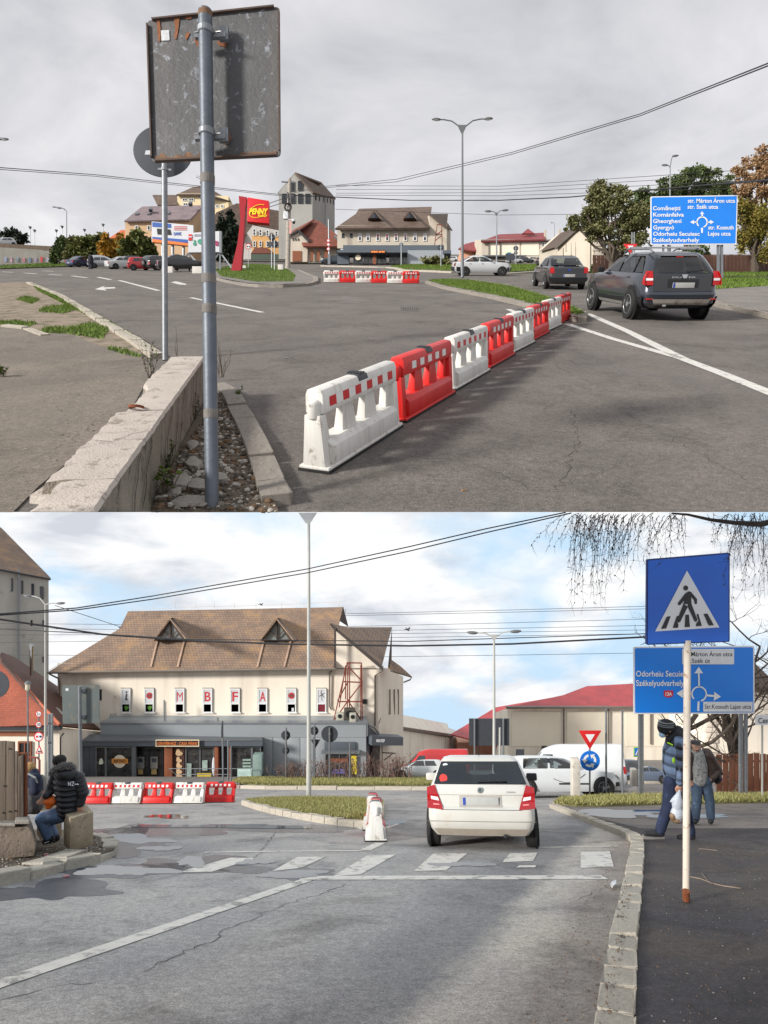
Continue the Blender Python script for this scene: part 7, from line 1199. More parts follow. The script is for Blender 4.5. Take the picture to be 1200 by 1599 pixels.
mb = MB(); mb.prism(rect(895, 1188, 907, 1248, 20.9), (0, .3, 0)); solo(mb, 'concrete_post', conc_l, 'short concrete post in front of the white estate car', 'post', bevel=.02); mb = MB(); mb.prism(rect(987.5, 1203, 996, 1229, 31), (0, .3, 0)); solo(mb, 'concrete_post', conc_l, 'small far concrete post between the dark cars', 'post', bevel=.02)
cross_small(LO, 'small lime-edged crossing sign far behind the walking man', 997, 1175, 13.5, 1230, 29.5, (188, 214, 66))
t = thing('street_name_sign', 'white street name sign cut by the right picture edge', 'road sign', P(1190, 1246, 20)); part(t, 'post', pole_pale, lambda m: m.tube([P(1191, 1246, 20), P(1191, 1132, 20)], .03, 8)); pn = part(t, 'plate', sign_white, lambda m: m.prism(rect(1181, 1118, 1222, 1133, 19.9), (0, .03, 0))); text('Centru', 'lettering', sign_black, pn, 1185, 1213, 1130, 19.88, .003, .005, caps=8.6)
t = thing('rear_of_sign', 'wide dark board on two posts seen from behind in front of the red-roofed hall', 'road sign', P(765, 1226, 33)); part(t, 'board', sign_back, lambda m: m.prism(rect(733, 1123, 796, 1165, 33), (0, .06, 0))); [part(t, 'post', galv, lambda m: m.tube([P(u, 1227, 32.9), P(u, 1123, 32.9)], .045, 8)) for u in (741.5, 786.5)]; part(t, 'stay', pole_pale, lambda m: m.tube([P(781, 1137, 32), P(780.5, 1228, 32)], .05, 8))
mb = MB(); mb.prism(rect(806, 1171, 819, 1183, 40), (0, .05, 0)); mb.prism(rect(812, 1183, 813, 1219, 40), (0, .05, 0)); solo(mb, 'rear_of_sign', sign_back, 'small dark board behind the roof of the white hatchback', 'road sign')
back_sign(LO, 'octagonal sign back above a smaller round one by the grey shop wall', 447, 1222, 1137, [('oct', 446.5, 1149, 7.6), ('o', 446.5, 1173, 5.8)], .05, 37); back_sign(LO, 'round and triangle sign backs partly behind the tall pale lamp post', 491.5, 1222, 1132, [('o', 491, 1142, 6.8), ('tri', 493, 1160, 9)], .05, 37); back_sign(LO, 'large round sign back with white corner sticker by the shop window', 515, 1222, 1137, [('o', 515, 1147, 13)], .05, 36); back_sign(LO, 'empty sign post before the shop display window', 547, 1222, 1161, [], .05, 36)
t = thing('road_sign', 'road sign seen edge-on before the bread shop', 'road sign', P(348, 1228, 29)); part(t, 'post', galv, lambda m: m.tube([P(348.6, 1228, 29), P(347.5, 1126, 29)], .04, 8)); part(t, 'plate', sign_back, lambda m: m.disc(P(346.8, 1139, 29), .37, (1, .15, 0), .03, 24)); t = thing('metal_post', 'bare post next to the edge-on sign', 'post', P(356.5, 1226, 30)); part(t, 'tube', galv, lambda m: m.tube([P(356.5, 1226, 30), P(356.5, 1157, 30)], .04, 8)); t = thing('metal_post', 'thin post right of the bare post by the bread shop', 'post', P(361, 1226, 30)); part(t, 'tube', galv, lambda m: m.tube([P(361, 1226, 30), P(361, 1166, 30)], .03, 8))
Yr = 13.7; t = thing('rear_of_sign', 'square rusty sign seen from behind over the sitting man', 'road sign', P(126.5, 1292, Yr)); part(t, 'post', galv, lambda m: m.tube([P(127, 1292, Yr), P(124.5, 1072.5, Yr)], .035, 12), smooth=True); pl = part(t, 'plate', M('green grey plate', (96, 104, 102), .6, .1, .1, 2, spots=((124, 116, 104), .36, 5)), lambda m: m.prism(rnd([P(98, 1131, Yr+.1), P(155.5, 1130, Yr+.1), P(155, 1070, Yr+.1), P(97, 1071.5, Yr+.1)], .03), (0, .015, 0))); part(pl, 'old_sticker', poster, lambda m: m.prism(rect(102.5, 1075.5, 107, 1079.5, Yr+.095), (0, .004, 0))); part(t, 'clamp', galv, lambda m: [m.prism(rect(121, v, 132, v+4, Yr+.02), (0, .08, 0)) for v in (1078, 1119)])
mb = MB(); mb.disc(P(-7, 1069, 14.2), .31, (0, -1, 0), .02, 30); mb.tube([P(-8, 1100, 14.3), P(-8, 1290, 14.3)], .035, 8); solo(mb, 'rear_of_sign', sign_back, 'dark round sign cut by the left edge of the lower street', 'road sign')
Yk = 31; t = thing('sign_stack', 'stack of weight, speed, overtaking and bump warning signs left of the pale lamp post', 'road sign', P(61, 1214, Yk)); part(t, 'post', galv, lambda m: m.tube([P(61, 1222, Yk), P(60.5, 1110, Yk)], .035, 8))
for v, r_, s in ((1115.5, 7, '3.t'), (1132, 7, '30'), (1151, 10.5, '')):
    d = part(t, 'red_ring', sign_red, lambda m: m.disc(P(60.5, v, Yk-.05), r_*.72*Yk/F, (0, -1, 0), .012, 24)); part(d, 'white_face', sign_white, lambda m: m.disc(P(60.5, v, Yk-.066), r_*.56*Yk/F, (0, -1, 0), .006, 24))
    if s: text(s, 'lettering', sign_black, d, 57.6, 63.4, v+2.2, Yk-.076, .002, .02, caps=4.6)
    else: part(d, 'symbol', sign_black, lambda m: m.prism(rect(61.5, 1149.5, 65, 1152.5, Yk-.08), (0, .004, 0))); part(d, 'red_symbol', sign_red, lambda m: m.prism(rect(56, 1149.5, 59.5, 1152.5, Yk-.08), (0, .004, 0)))
d = part(t, 'red_triangle', sign_red, lambda m: m.prism([P(55.5, 1177.5, Yk-.05), P(67, 1177.5, Yk-.05), P(61.2, 1163.5, Yk-.05)], (0, .02, 0))); part(d, 'white_face', sign_white, lambda m: m.prism([P(57.6, 1176.2, Yk-.06), P(64.9, 1176.2, Yk-.06), P(61.2, 1167, Yk-.06)], (0, .006, 0))); part(d, 'symbol', sign_black, lambda m: m.poly([P(58.6, 1175.4, Yk-.07), P(64, 1175.4, Yk-.07), P(62.6, 1172.8, Yk-.07), P(61.2, 1174, Yk-.07), P(60, 1172.8, Yk-.07)]), fix=False)
mb = MB(); [mb.bar(P(*a, 30.5), P(*b, 30.5), .1) for a, b in (((76.5, 1116), (76.5, 1222)), ((81, 1115), (81, 1222)), ((76.5, 1130), (81, 1130)), ((76.5, 1160), (81, 1160)))]; solo(mb, 'steel_post', galv, 'ladder-like steel post right of the pale curved lamp', 'post')
t = thing('pedestrian_railing', 'brown tube railing between the plank fence and the sign stack', 'railing', P(50, 1222, 26)); part(t, 'tube', redmetal, lambda m: [m.tube([P(*p, 26) for p in q_], .035, 6) for q_ in ([(38, 1183.5), (58, 1183.5), (62, 1188), (62, 1222)], [(38, 1203), (60, 1203)], [(55, 1184), (55, 1222)])])
# ---- corner of the lower street: stone base, weathered plank fence, seat blocks
t = thing('stone_base', 'weathered concrete base under the grey plank fence', 'wall', LO.g(20, 1342, .1)); part(t, 'block', M('dirty concrete', (124, 112, 100), .95, 0, .2, 4, bump=.8, bscale=30, spots=((84, 74, 66), .45, 6)), lambda m: m.prism([P(-80, 1352, 8.2), P(53, 1338, 8.2), P(57, 1322, 8.2), P(50, 1300, 8.2), P(44, 1291, 8.2), P(-80, 1290, 8.2)], (-.72, 1.3, -.5)), bevel=.03); part(t, 'cap_stone', slabm, lambda m: (m.prism(rect(-80, 1286, 24, 1292, 8.15), (-.5, .9, -.34)), m.prism(rect(23, 1281, 46, 1288, 8.12), (-.33, .6, -.23))), bevel=.02)
t = thing('plank_fence', 'weathered grey plank fence on a stone base at the left edge of the lower street', 'fence', P(10, 1286, 8.5))
for u0, u1, vt in ((-66, -54, 1160), (-53.5, -41, 1158), (-40.5, -28, 1163), (-27.5, -14, 1157), (-13.5, -3, 1162), (-2.5, 9, 1159.5), (9.5, 22, 1160), (22.5, 27.5, 1176), (27.8, 35.5, 1181)): part(t, 'plank', oldwood, lambda m: m.prism([P(u0, 1283, 8.5), P(u1, 1282, 8.5), P(u1-.4, vt+random.uniform(-2, 2), 8.5), P(u0+.3, vt+random.uniform(-2, 2), 8.5)], (0, .035, 0)), bevel=.004)
part(t, 'rusty_post', rust, lambda m: m.prism(rect(35.6, 1178, 40, 1281, 8.55), (0, .05, 0))); part(t, 'nail_hole', black, lambda m: [m.disc(P(u, v, 8.49), .012, (0, -1, 0), .006, 8) for u, v in ((7, 1228), (15, 1268), (24, 1267), (15, 1170), (5, 1270))])
def seat_block(label, u0, u1, v0, v1, Y, d, yaw):
    s = Y/F; w, h = (u1-u0)*s, (v1-v0)*s; p = P((u0+u1)/2, v1, Y); t = thing('concrete_block', label, 'block', p, None, 'concrete seat blocks'); mb = MB(); mb.box((p.x, p.y+d/2, p.z+h/2), (w, d, h), yaw); mb.build('block', M('stained seat concrete', (176, 160, 136), .92, 0, .14, 4, bump=.7, bscale=50, spots=((126, 108, 86), .42, 7), streak=((136, 118, 96), .4, 8)), t, bevel=.018)
seat_block('pale concrete block the man in the puffer jacket sits on', 97, 132, 1275.5, 1328, 8.85, .30, .74); seat_block('concrete block the half hidden woman sits on', 54, 84, 1267, 1312, 9.8, .3, .7)
# bare shrubs in front of the shop, poles
twig = M('reddish twigs', (122, 98, 90), .9, 0, .25, 9)
def bare_shrub(u, vb, h, n, label, Y, spread=.45):
    p0 = P(u, vb, Y); t = thing('bare_shrub', label, 'shrub', p0, None, 'bare shrubs along the shop front'); mb = MB()
    for i in range(n):
        a = random.random()*6.28; x = p0+V((random.gauss(0, .32), random.gauss(0, .25), 0)); l = h*random.uniform(.5, 1.1); tip = x+V((math.cos(a)*spread*l*random.random(), math.sin(a)*spread*l*random.random(), l)); mid = x.lerp(tip, .5)+V((random.gauss(0, .06), random.gauss(0, .06), 0)); mb.tube([x, mid, tip], [.022, .016, .009], 4, cap=False)
        for k in range(3): c = mid.lerp(tip, random.random()); mb.tube([c, c+V((random.gauss(0, .18), random.gauss(0, .15), random.random()*.35))], [.012, .006], 3, cap=False)
        for k in range(5): c = x.lerp(tip, random.uniform(.3, 1)); d = V((random.gauss(0, .04), random.gauss(0, .04), random.gauss(0, .05))); mb.add([c, c+d, c+V((d.z, d.x, d.y))], [(0, 1, 2)])
    mb.build('branches', twig, t, fix=False)
for i, (u, h) in enumerate(((445, 1.05), (458, .9), (472, 1.2), (497, 1.3), (512, 1.1), (530, 1.2), (548, 1.2), (566, 1.35), (588, 1.35), (604, 1.3), (618, 1.4), (628, 1.5))): bare_shrub(u, 1219, h, 20, ['leftmost bare reddish shrub beside the octagonal sign back', 'low bare shrub between the octagonal sign and the lamp post', 'bare shrub just left of the tall pale lamp post', 'bare shrub just right of the tall pale lamp post', 'bare shrub under the large round sign back', 'bare shrub before the violet poster window', 'bare shrub around the empty sign post', 'bare shrub before the grey shop corner', 'bare shrub before the dark entrance door', 'bare shrub under the entrance canopy', 'bare shrub at the end of the shop side wall', 'rightmost bare shrub beside the white pickup-like car'][i], 37.5)
# pigeons
def bird(p, label, s=.16, fly=False):
    t = thing('pigeon', label, 'bird', p); mb = MB(); mb.ball(p, (s, s*.45, s*.45), 8, 6, Matrix.Rotation(.5, 3, 'Y')); mb.ball(p+V((s*.85, 0, s*.55)), s*.32, 8, 5); mb.tube([p-V((s*.6, 0, -s*.3)), p-V((s*1.7, 0, -s*.1))], [s*.3, s*.1], 6)
    if fly: mb.prism([p+V((s*.4, 0, s*.2)), p+V((-s*.3, 0, s*.2)), p+V((s*.9, -s, s*1.6)), p+V((s*1.2, -s, s*1.7))], (0, .02, 0)); mb.prism([p+V((s*.4, 0, s*.2)), p+V((-s*.3, 0, s*.2)), p+V((-s*1.1, s, s*1.0)), p+V((-s*1.2, s, s*1.2))], (0, .02, 0))
    mb.build('body', M('pigeon grey', (62, 62, 68), .8), t, smooth=True)
bird(P(408, 944.5, 51), 'dark pigeon perched on the roof ridge of the shop', .14); bird(P(637, 984, 40), 'dark pigeon flying right of the shop roof', .13, True); bird(P(187.5, 981, 50), 'small pigeon sitting on the left hip of the shop roof', .1)
# ---- overhead cables
def cable(pts, r, label, sag=0, group='overhead cables'):
    q_ = [P(*p) for p in pts]; out = []
    for a, b in zip(q_, q_[1:]):
        n = 10
        for i in range(n): t_ = i/n; out.append(a.lerp(b, t_)-V((0, 0, sag*4*t_*(1-t_)*(b-a).length)))
    out.append(q_[-1]); mb = MB(); mb.tube(out, r, 5); tag(mb.build('overhead_cable', wire_m, None, smooth=True, fix=False), label, 'cable', group)
cable([(1215, 93, 18), (1000, 178, 34), (800, 238, 46), (620, 280, 55), (500, 292, 62), (455, 300, 64)], .022, 'upper of the two long cables sweeping from the right edge to the utility pole'); cable([(1215, 97, 18), (1000, 181, 34), (800, 241, 46), (620, 284, 55), (500, 294, 62), (455, 302, 64)], .022, 'lower of the two long cables sweeping from the right edge to the utility pole')
cable([(453, 305, 64), (524, 308, 66), (640, 313, 70), (780, 313, 60), (890, 308, 52), (1000, 298, 45), (1215, 280, 30)], .045, 'thick twisted cable bundle crossing above the upper street')
for i, (a, b, c_) in enumerate(((290, 291, 262), (296, 296, 270), (302, 301, 280), (305, 306, 292), (327, 336, 332))): cable([(525 if i < 4 else 524, a, 75), (780, b, 72), (1215, c_, 50)], .022, ['highest', 'second highest', 'middle', 'fourth', 'lowest'][i]+' thin cable above the upper street roofs')
cable([(-10, 261, 40), (150, 273, 55), (240, 283, 60), (440, 304, 64)], .028, 'upper cable from the left picture edge to the utility pole'); cable([(-10, 264, 40), (150, 275.5, 55), (240, 285.5, 60), (440, 306, 64)], .022, 'lower cable from the left picture edge to the utility pole'); cable([(385, 330, 55), (449, 308, 64)], .03, 'short cable from the pylon to the utility pole'); cable([(385, 336, 55), (449, 314, 64)], .03, 'short lower cable from the pylon to the utility pole')
cable([(-10, 960, 16), (120, 950, 18), (240, 931, 20), (480, 889, 20), (640, 854, 19), (760, 826, 18), (884, 800.5, 17)], .018, 'upper of two heavy cables rising to the right over the shop roof'); cable([(-10, 962, 16), (120, 953, 18), (240, 936, 20), (480, 895, 20), (640, 861, 19), (760, 832, 18), (893, 801.5, 17)], .018, 'lower of two heavy cables rising to the right over the shop roof')
cable([(-10, 966, 30), (70, 978, 31), (160, 991, 32), (300, 1001, 33), (460, 1006.5, 33), (640, 1009, 33), (800, 1006, 33), (1010, 995, 33)], .05, 'thick twisted cable crossing in front of the brown roof'); cable([(-10, 982, 34), (150, 990, 34), (300, 999, 34), (640, 1002, 34), (1010, 990, 34)], .025, 'dark cable under the twisted one across the brown roof')
for i, (a, b, c_) in enumerate(((948, 959, 947), (962, 962, 951), (970, 979, 967), (978, 986, 977), (988, 991, 984), (1000, 997, 990), (1019, 1027, 1020))): cable([(-10 if i > 1 else 540, a+4, 60), (540, b, 58), (800, (b+c_)/2, 56), (1020, c_, 54)], .02, ['topmost', 'second', 'third', 'fourth', 'fifth', 'sixth', 'lowest'][i]+' thin cable behind the pale double lamp of the lower street')
cable([(2, 825, 70), (79, 903, 64)], .02, 'thin wire along the silo roof edge'); cable([(190, 985, 50), (75, 1048, 50)], .015, 'thin conductor along the left roof hip'); cable([(86, 946, 40), (190, 980, 45)], .02, 'thin cable from the pale lamp to the shop roof')
# ================================================================== TREES AND SHRUBS
def limb(mb, a, b, r0, r1, n=5, wob=.06, sides=7):
    L = (b-a).length; pts = [a.lerp(b, i/n)+V((random.gauss(0, wob*L*.25), random.gauss(0, wob*L*.25), random.gauss(0, wob*L*.1)))*(1 if 0 < i < n else 0) for i in range(n+1)]
    mb.tube(pts, [r0+(r1-r0)*i/n for i in range(n+1)], sides); return pts
def tree(st, name, label, u, vb, clumps, Y, leaf, n, size, tr=.18, cat='tree', group=None, split=None, barkm=None, flat=1.0):
    p0 = P(u, vb, Y); t = thing(name, label, cat, p0, None, group); tm = MB(); cs = [P(c[0], c[1], Y+(c[4] if len(c) > 4 else random.uniform(-.5, .5)*c[2]/F*Y)) for c in clumps]
    cen = sum(cs, V((0, 0, 0)))/len(cs); fork = p0.lerp(cen, split or .45)
    limb(tm, p0, fork, tr, tr*.7, 6, .05)
    for c in cs: limb(tm, fork, c, tr*.5, tr*.12, 5, .15, 5); [limb(tm, fork.lerp(c, .6), c+V((random.gauss(0, .4), random.gauss(0, .4), random.gauss(0, .3)))*(clumps[0][2]/F*Y*.5), tr*.2, tr*.05, 3, .1, 4) for _ in range(2)]
    tm.build('trunk', barkm or bark, t, smooth=True, fix=False)
    wts = np.array([c[2]*c[3] for c in clumps], float); wts /= wts.sum(); vs, fs = [], []
    for c, w, ce in zip(clumps, wts, cs):
        m = int(n*w); rx, rz = c[2]/F*Y, c[3]/F*Y; sub = [(random.gauss(0, .6), random.gauss(0, .6), random.gauss(0, .58)) for _ in range(12)]
        for k in range(m):
            s = random.choice(sub); q = V((s[0]+random.gauss(0, .2), s[1]+random.gauss(0, .2), s[2]+random.gauss(0, .18)))
            if q.length > 1.4: q *= 1.3/q.length
            q = ce+V((q.x*rx, q.y*rx*.9, q.z*rz)); d = V((random.gauss(0, 1), random.gauss(0, 1), random.gauss(-.2, .7))).normalized(); e = d.cross(V((random.gauss(0, 1), random.gauss(0, 1), random.gauss(0, 1)))).normalized(); L = size*random.uniform(.6, 1.4); b = len(vs)
            vs += [q, q+d*L*.5+e*L*.34, q+d*L, q+d*L*.5-e*L*.34]; fs.append((b, b+1, b+2, b+3))
    me = bpy.data.meshes.new('crown'); me.from_pydata([tuple(v) for v in [x-WL[t] for x in vs]], [], fs); me.materials.append(leaf); o = bpy.data.objects.new('crown', me); COL.objects.link(o); o.parent = t; return t
tree(UP, 'round_bush', 'round dark green bush above the red hatchback', 213, 420, [(204, 386, 13, 13), (222, 384, 15, 15), (213, 372, 12, 8), (230, 392, 9, 12), (200, 398, 9, 10)], 68, leafpal['bush'], 5200, .42, .15, 'bush', 'bushes beyond the parked cars')
tree(UP, 'round_bush', 'yellowing bush between two green bushes beyond the parked cars', 178, 420, [(172, 386, 12, 14), (186, 382, 10, 12), (180, 396, 14, 9), (166, 398, 8, 8)], 72, leafpal['yellow'], 4200, .42, .14, 'bush', 'bushes beyond the parked cars')
tree(UP, 'round_bush', 'broad green bush behind the silver estate', 145, 420, [(130, 386, 16, 17), (152, 376, 15, 14), (163, 388, 10, 16), (140, 398, 18, 10)], 76, leafpal['bush'], 6000, .44, .15, 'bush', 'bushes beyond the parked cars')
tree(UP, 'round_bush', 'olive brown bush just right of the twin-headed post', 118, 420, [(116, 384, 9, 15), (122, 396, 12, 10), (108, 394, 7, 8)], 78, leafpal['olive'], 3200, .42, .12, 'bush', 'bushes beyond the parked cars')
tree(UP, 'round_bush', 'dark green bush left of the twin-headed post by the ramp', 92, 416, [(92, 390, 8, 12), (98, 384, 6, 10), (88, 402, 6, 7)], 80, leafpal['green'], 2600, .42, .12, 'bush', 'bushes beyond the parked cars')
tree(UP, 'flat_conifer', 'wind-flattened dark conifer on the ramp horizon at far left', 22, 392, [(22, 370, 13, 5), (14, 367, 8, 4), (30, 371, 9, 4), (20, 363, 5, 3)], 130, leafpal['dark'], 1500, .8, .2)
for u, vt, lb in ((346, 337, 'left dark conifer behind the smaller billboard'), (360, 330, 'tall dark conifer left of the red pylon'), (366, 350, 'short dark conifer touching the red pylon')): tree(UP, 'conifer', lb, u, 410, [(u, vt+6, 2.5, 7), (u, vt+18, 5, 9), (u, vt+32, 7, 10), (u, vt+48, 8, 11), (u, vt+60, 8, 9)], 92, leafpal['dark'], 1800, .5, .15, 'tree', 'dark conifers before the brown-roofed building')
tree(UP, 'hedge_bush', 'dark hedge below the first billboard', 226, 415, [(214, 406, 10, 7), (232, 406, 10, 7), (246, 408, 8, 6)], 74, leafpal['green'], 1600, .4, .1, 'bush')
tree(UP, 'low_shrub', 'low shrub at the corner island before the dark shop annex', 676, 416, [(668, 409, 8, 5), (682, 408, 10, 6), (694, 411, 8, 4)], 76, leafpal['olive'], 1500, .35, .08, 'shrub'); tree(UP, 'low_shrub', 'green shrub at the foot of the pale gable house', 935, 428, [(932, 422, 7, 6), (942, 424, 5, 4)], 50, leafpal['green'], 900, .25, .06, 'shrub')
tree(UP, 'broadleaf_tree', 'airy olive green tree in front of the pale gable house', 955, 440, [(915, 335, 22, 14), (900, 350, 14, 8), (935, 305, 18, 18), (958, 312, 22, 20), (945, 340, 26, 18), (985, 330, 26, 22), (975, 358, 24, 14), (1005, 345, 16, 18), (930, 365, 20, 10), (940, 290, 9, 7), (965, 385, 22, 12), (995, 380, 18, 14), (1000, 320, 16, 10)], 46, leafpal['olive'], 26000, .17, .26, split=.3)
tree(UP, 'broadleaf_tree', 'tall green tree rising behind the big blue sign', 1075, 430, [(1040, 300, 22, 14), (1015, 300, 16, 8), (1075, 290, 26, 16), (1105, 284, 22, 15), (1085, 272, 12, 9), (1130, 296, 18, 14), (1060, 312, 30, 12), (1120, 320, 30, 16), (1085, 400, 16, 12), (1020, 330, 18, 20), (1000, 318, 16, 12)], 64, leafpal['green'], 19000, .27, .3, split=.5)
tree(UP, 'broadleaf_tree', 'rusty autumn tree cut by the right edge of the upper street', 1185, 430, [(1185, 250, 18, 14), (1165, 268, 16, 12), (1195, 285, 22, 22), (1172, 305, 18, 18), (1160, 290, 12, 14), (1210, 255, 18, 20)], 48, leafpal['rust'], 10000, .17, .3, split=.5)
tree(UP, 'broadleaf_tree', 'green gold tree below the rusty autumn tree at the right edge', 1178, 432, [(1178, 340, 22, 26), (1165, 372, 14, 24), (1195, 378, 20, 28), (1160, 330, 10, 16), (1200, 330, 14, 20)], 47, leafmat('gold green leaves', [(84, 92, 44), (120, 112, 52), (150, 126, 62)]), 12000, .17, .28, split=.35)
tree(UP, 'round_bush', 'dark round bush behind the fence left of the sign post', 1078, 430, [(1075, 402, 20, 13), (1092, 398, 16, 12), (1100, 410, 14, 9)], 54, leafpal['green'], 2600, .28, .12, 'bush')
# bare tree behind the direction sign, lower street
def bare(label, u, vb, Y, r, dirs, name='bare_tree', depth=5, L0=2.2, up=.35):
    p0 = P(u, vb, Y); t = thing(name, label, 'tree', p0); tm, bm_ = MB(), MB(); cnt = [0]
    def grow(p, d, L, r_, k, mb):
        if k == 0 or cnt[0] > 2600: return
        cnt[0] += 1; pts = [p]; q = p.copy(); dd = d.copy()
        for i in range(4): dd = (dd+V((random.gauss(0, .2), random.gauss(0, .2), random.gauss(.02, .14)))).normalized(); q = q+dd*L/4; pts.append(q.copy())
        mb.tube(pts, [r_*(1-.13*i) for i in range(5)], 6 if r_ > .03 else 3, cap=False)
        for _ in range(random.randint(2, 4)):
            s = random.choice(pts[1:]); nd = (dd*.5+V((random.gauss(0, .7), random.gauss(0, .55), random.gauss(up, .5)))).normalized(); grow(s, nd, L*random.uniform(.5, .8), r_*.52, k-1, bm_)
    for (a, b, c_, l, rr) in dirs: grow(p0+V((a, 0, 0)), V((b, random.gauss(0, .1), c_)).normalized(), l, rr, depth, tm)
    tm.build('trunk', bark_dk, t, smooth=True, fix=False); bm_.build('branches', bark, t, fix=False); return t
bare('dark bare tree with thick trunk behind the big direction sign', 1170, 1236, 27, .3, [(0, .05, 1, 3.2, .26), (-.45, -.12, 1, 2.6, .15), (.1, .1, 1, 4.6, .16), (-.1, -.25, 1, 4.8, .12), (.3, .5, 1, 4.2, .11)], depth=6, up=.25)
bare('slim leaning bare trunk behind the left part of the direction sign', 1054, 1240, 27, .15, [(0, .04, 1, 3.6, .2)], depth=3)
# hanging birch twigs at the upper right of the lower street
t = thing('birch_branches', 'overhanging birch branch with long drooping bare twigs', 'tree branch', P(1190, 815, 5.2)); mb = MB()
main = [P(1240, 806, 5.2), P(1190, 819, 5.2), P(1150, 817, 5.15), P(1110, 812, 5.1), P(1075, 804, 5.05), P(1050, 802, 5.0)]; mb.tube(main, [.026, .024, .019, .014, .01, .007], 7); mb.build('limb', bark_dk, t, smooth=True, fix=False); mb = MB()
for k in range(120):
    u = random.choice([random.uniform(885, 960), random.uniform(900, 1010), random.uniform(960, 1080), random.uniform(1100, 1215), random.uniform(1130, 1215)]); Y = random.uniform(4.6, 6.6); v0 = random.uniform(801, 806); L = random.uniform(25, 110)*(1.35 if 900 < u < 1000 else 1.2 if u > 1140 else .75); lean = random.gauss(-14, 16) if u < 1100 else random.gauss(-6, 14)
    pts = []; n = 9
    for i in range(n+1): s = i/n; pts.append(P(u+lean*s**.8+random.gauss(0, 1.1), v0+L*s**1.15, Y))
    mb.tube(pts, [.0028-.0019*i/n for i in range(n+1)], 3, cap=False)
    for i in range(1, n+1):
        for _ in range(2):
            if random.random() < .75: c = pts[i]; e = c+V((random.gauss(0, .035), random.gauss(0, .02), -abs(random.gauss(.03, .04)))); mb.tube([c, e], [.0014, .0008], 3, cap=False)
            if random.random() < .35: c = pts[i]+V((random.gauss(0, .006), 0, 0)); mb.ball(c, (.004, .004, .008), 4, 3)
mb.build('twigs', M('birch twig', (64, 52, 50), .9), t, fix=False)
# fallen twigs and litter
def ground_twig(label, pts, r, dz=.112): mb = MB(); mb.tube([LO.g(u, v, dz-.017) for u, v in pts], r, 4); return solo(mb, 'fallen_twig', M('dry twig', (134, 118, 104), .9), label, 'twig', fix=False)
ground_twig('long pale fallen twig on the dark walkway right of the rusty post', [(1079, 1370), (1095, 1373), (1112, 1380), (1130, 1384), (1158, 1388)], .006); ground_twig('short fallen twig crossing the long pale one', [(1096, 1364), (1104, 1374), (1112, 1382), (1108, 1377)], .004); ground_twig('thin fallen twig behind the rusty post on the walkway', [(1092, 1326), (1105, 1327), (1121, 1329)], .004)
mb = MB(); q_ = [LO.g(u, v, .02) for u, v in ((953, 1383), (960, 1379), (961, 1386), (956, 1389))]; mb.prism(q_, (.01, -.02, .05)); solo(mb, 'crushed_cup', M('clear plastic litter', (206, 208, 210), .2, 0, .1, 30), 'crushed clear plastic cup lying in the gutter', 'litter', bevel=.006)
mb = MB(); mb.box(LO.g(104, 1369, .012), (.06, .03, .015), .4); solo(mb, 'paper_scrap', M('pink scrap', (196, 130, 134), .7), 'pinkish paper scrap in the puddle at the left kerb', 'litter'); mb = MB(); mb.box(LO.g(72, 1335, .115), (.05, .03, .015), .2); solo(mb, 'paper_scrap', M('pink scrap', (196, 130, 134), .7), 'pink scrap on the soil by the sitting man', 'litter')
mb = MB(); mb.box(UP.g(725, 766, .004), (.03, .022, .006), .4); solo(mb, 'dry_leaf', M('dry leaf', (176, 128, 76), .8), 'small tan dry leaf on the near asphalt', 'leaf'); mb = MB(); mb.box(UP.g(448, 559, .004), (.05, .04, .004), .3); solo(mb, 'paper_scrap', poster, 'tiny white scrap on the asphalt left of the barriers', 'litter')
# ================================================================== PEOPLE
def blobmesh(name, shapes, vox, mat, parent, smooth=5):
    """one continuous skin over tapered limbs: shapes = [('t', points, radii) | ('b', centre, radii[, rotation])], grown together by a voxel surface"""
    mb = MB()
    for s in shapes:
        if s[0] == 't':
            pts, rr = [V(p) for p in s[1]], s[2]; mb.tube(pts, rr, 10)
            for p, r in zip(pts, rr): mb.ball(p, r*.995, 10, 7)
        else: mb.ball(s[1], s[2], 14, 10, s[3] if len(s) > 3 else None)
    me = bpy.data.meshes.new('tmp'); me.from_pydata(mb.v, [], mb.f); bm = bmesh.new(); bm.from_mesh(me); bmesh.ops.recalc_face_normals(bm, faces=bm.faces); bm.to_mesh(me); bm.free()
    o = bpy.data.objects.new('tmp', me); COL.objects.link(o); r = o.modifiers.new('r', 'REMESH'); r.mode = 'VOXEL'; r.voxel_size = vox; sm = o.modifiers.new('s', 'SMOOTH'); sm.iterations = smooth; sm.factor = .5
    m2 = bpy.data.meshes.new_from_object(o.evaluated_get(bpy.context.evaluated_depsgraph_get())); bpy.data.objects.remove(o); m2.materials.clear(); m2.materials.append(mat)
    off = WL[parent]; n = len(m2.vertices); a = np.empty(n*3); m2.vertices.foreach_get('co', a); a = a.reshape(-1, 3)-np.array(off); m2.vertices.foreach_set('co', a.ravel()); m2.polygons.foreach_set('use_smooth', [True]*len(m2.polygons)); m2.name = name
    ob = bpy.data.objects.new(name, m2); COL.objects.link(ob); ob.parent = parent; WL[ob] = off; return ob
skin = M('skin', (196, 148, 124), .55, 0, .08, 12); denim = M('dark denim', (30, 40, 66), .85, 0, .25, 10, bump=.35, bscale=22, spots=((48, 62, 92), .4, 7)); denim_l = M('washed denim', (98, 122, 156), .85, 0, .2, 10, bump=.4, bscale=22, spots=((140, 160, 186), .4, 8)); denim_m = M('mid denim', (60, 76, 96), .85, 0, .22, 10, bump=.35, bscale=22, spots=((92, 112, 136), .35, 8)); shoe_m = M('dark shoe', (34, 34, 38), .7, 0, .2, 14); sole_m = M('grey sole', (120, 116, 112), .8)
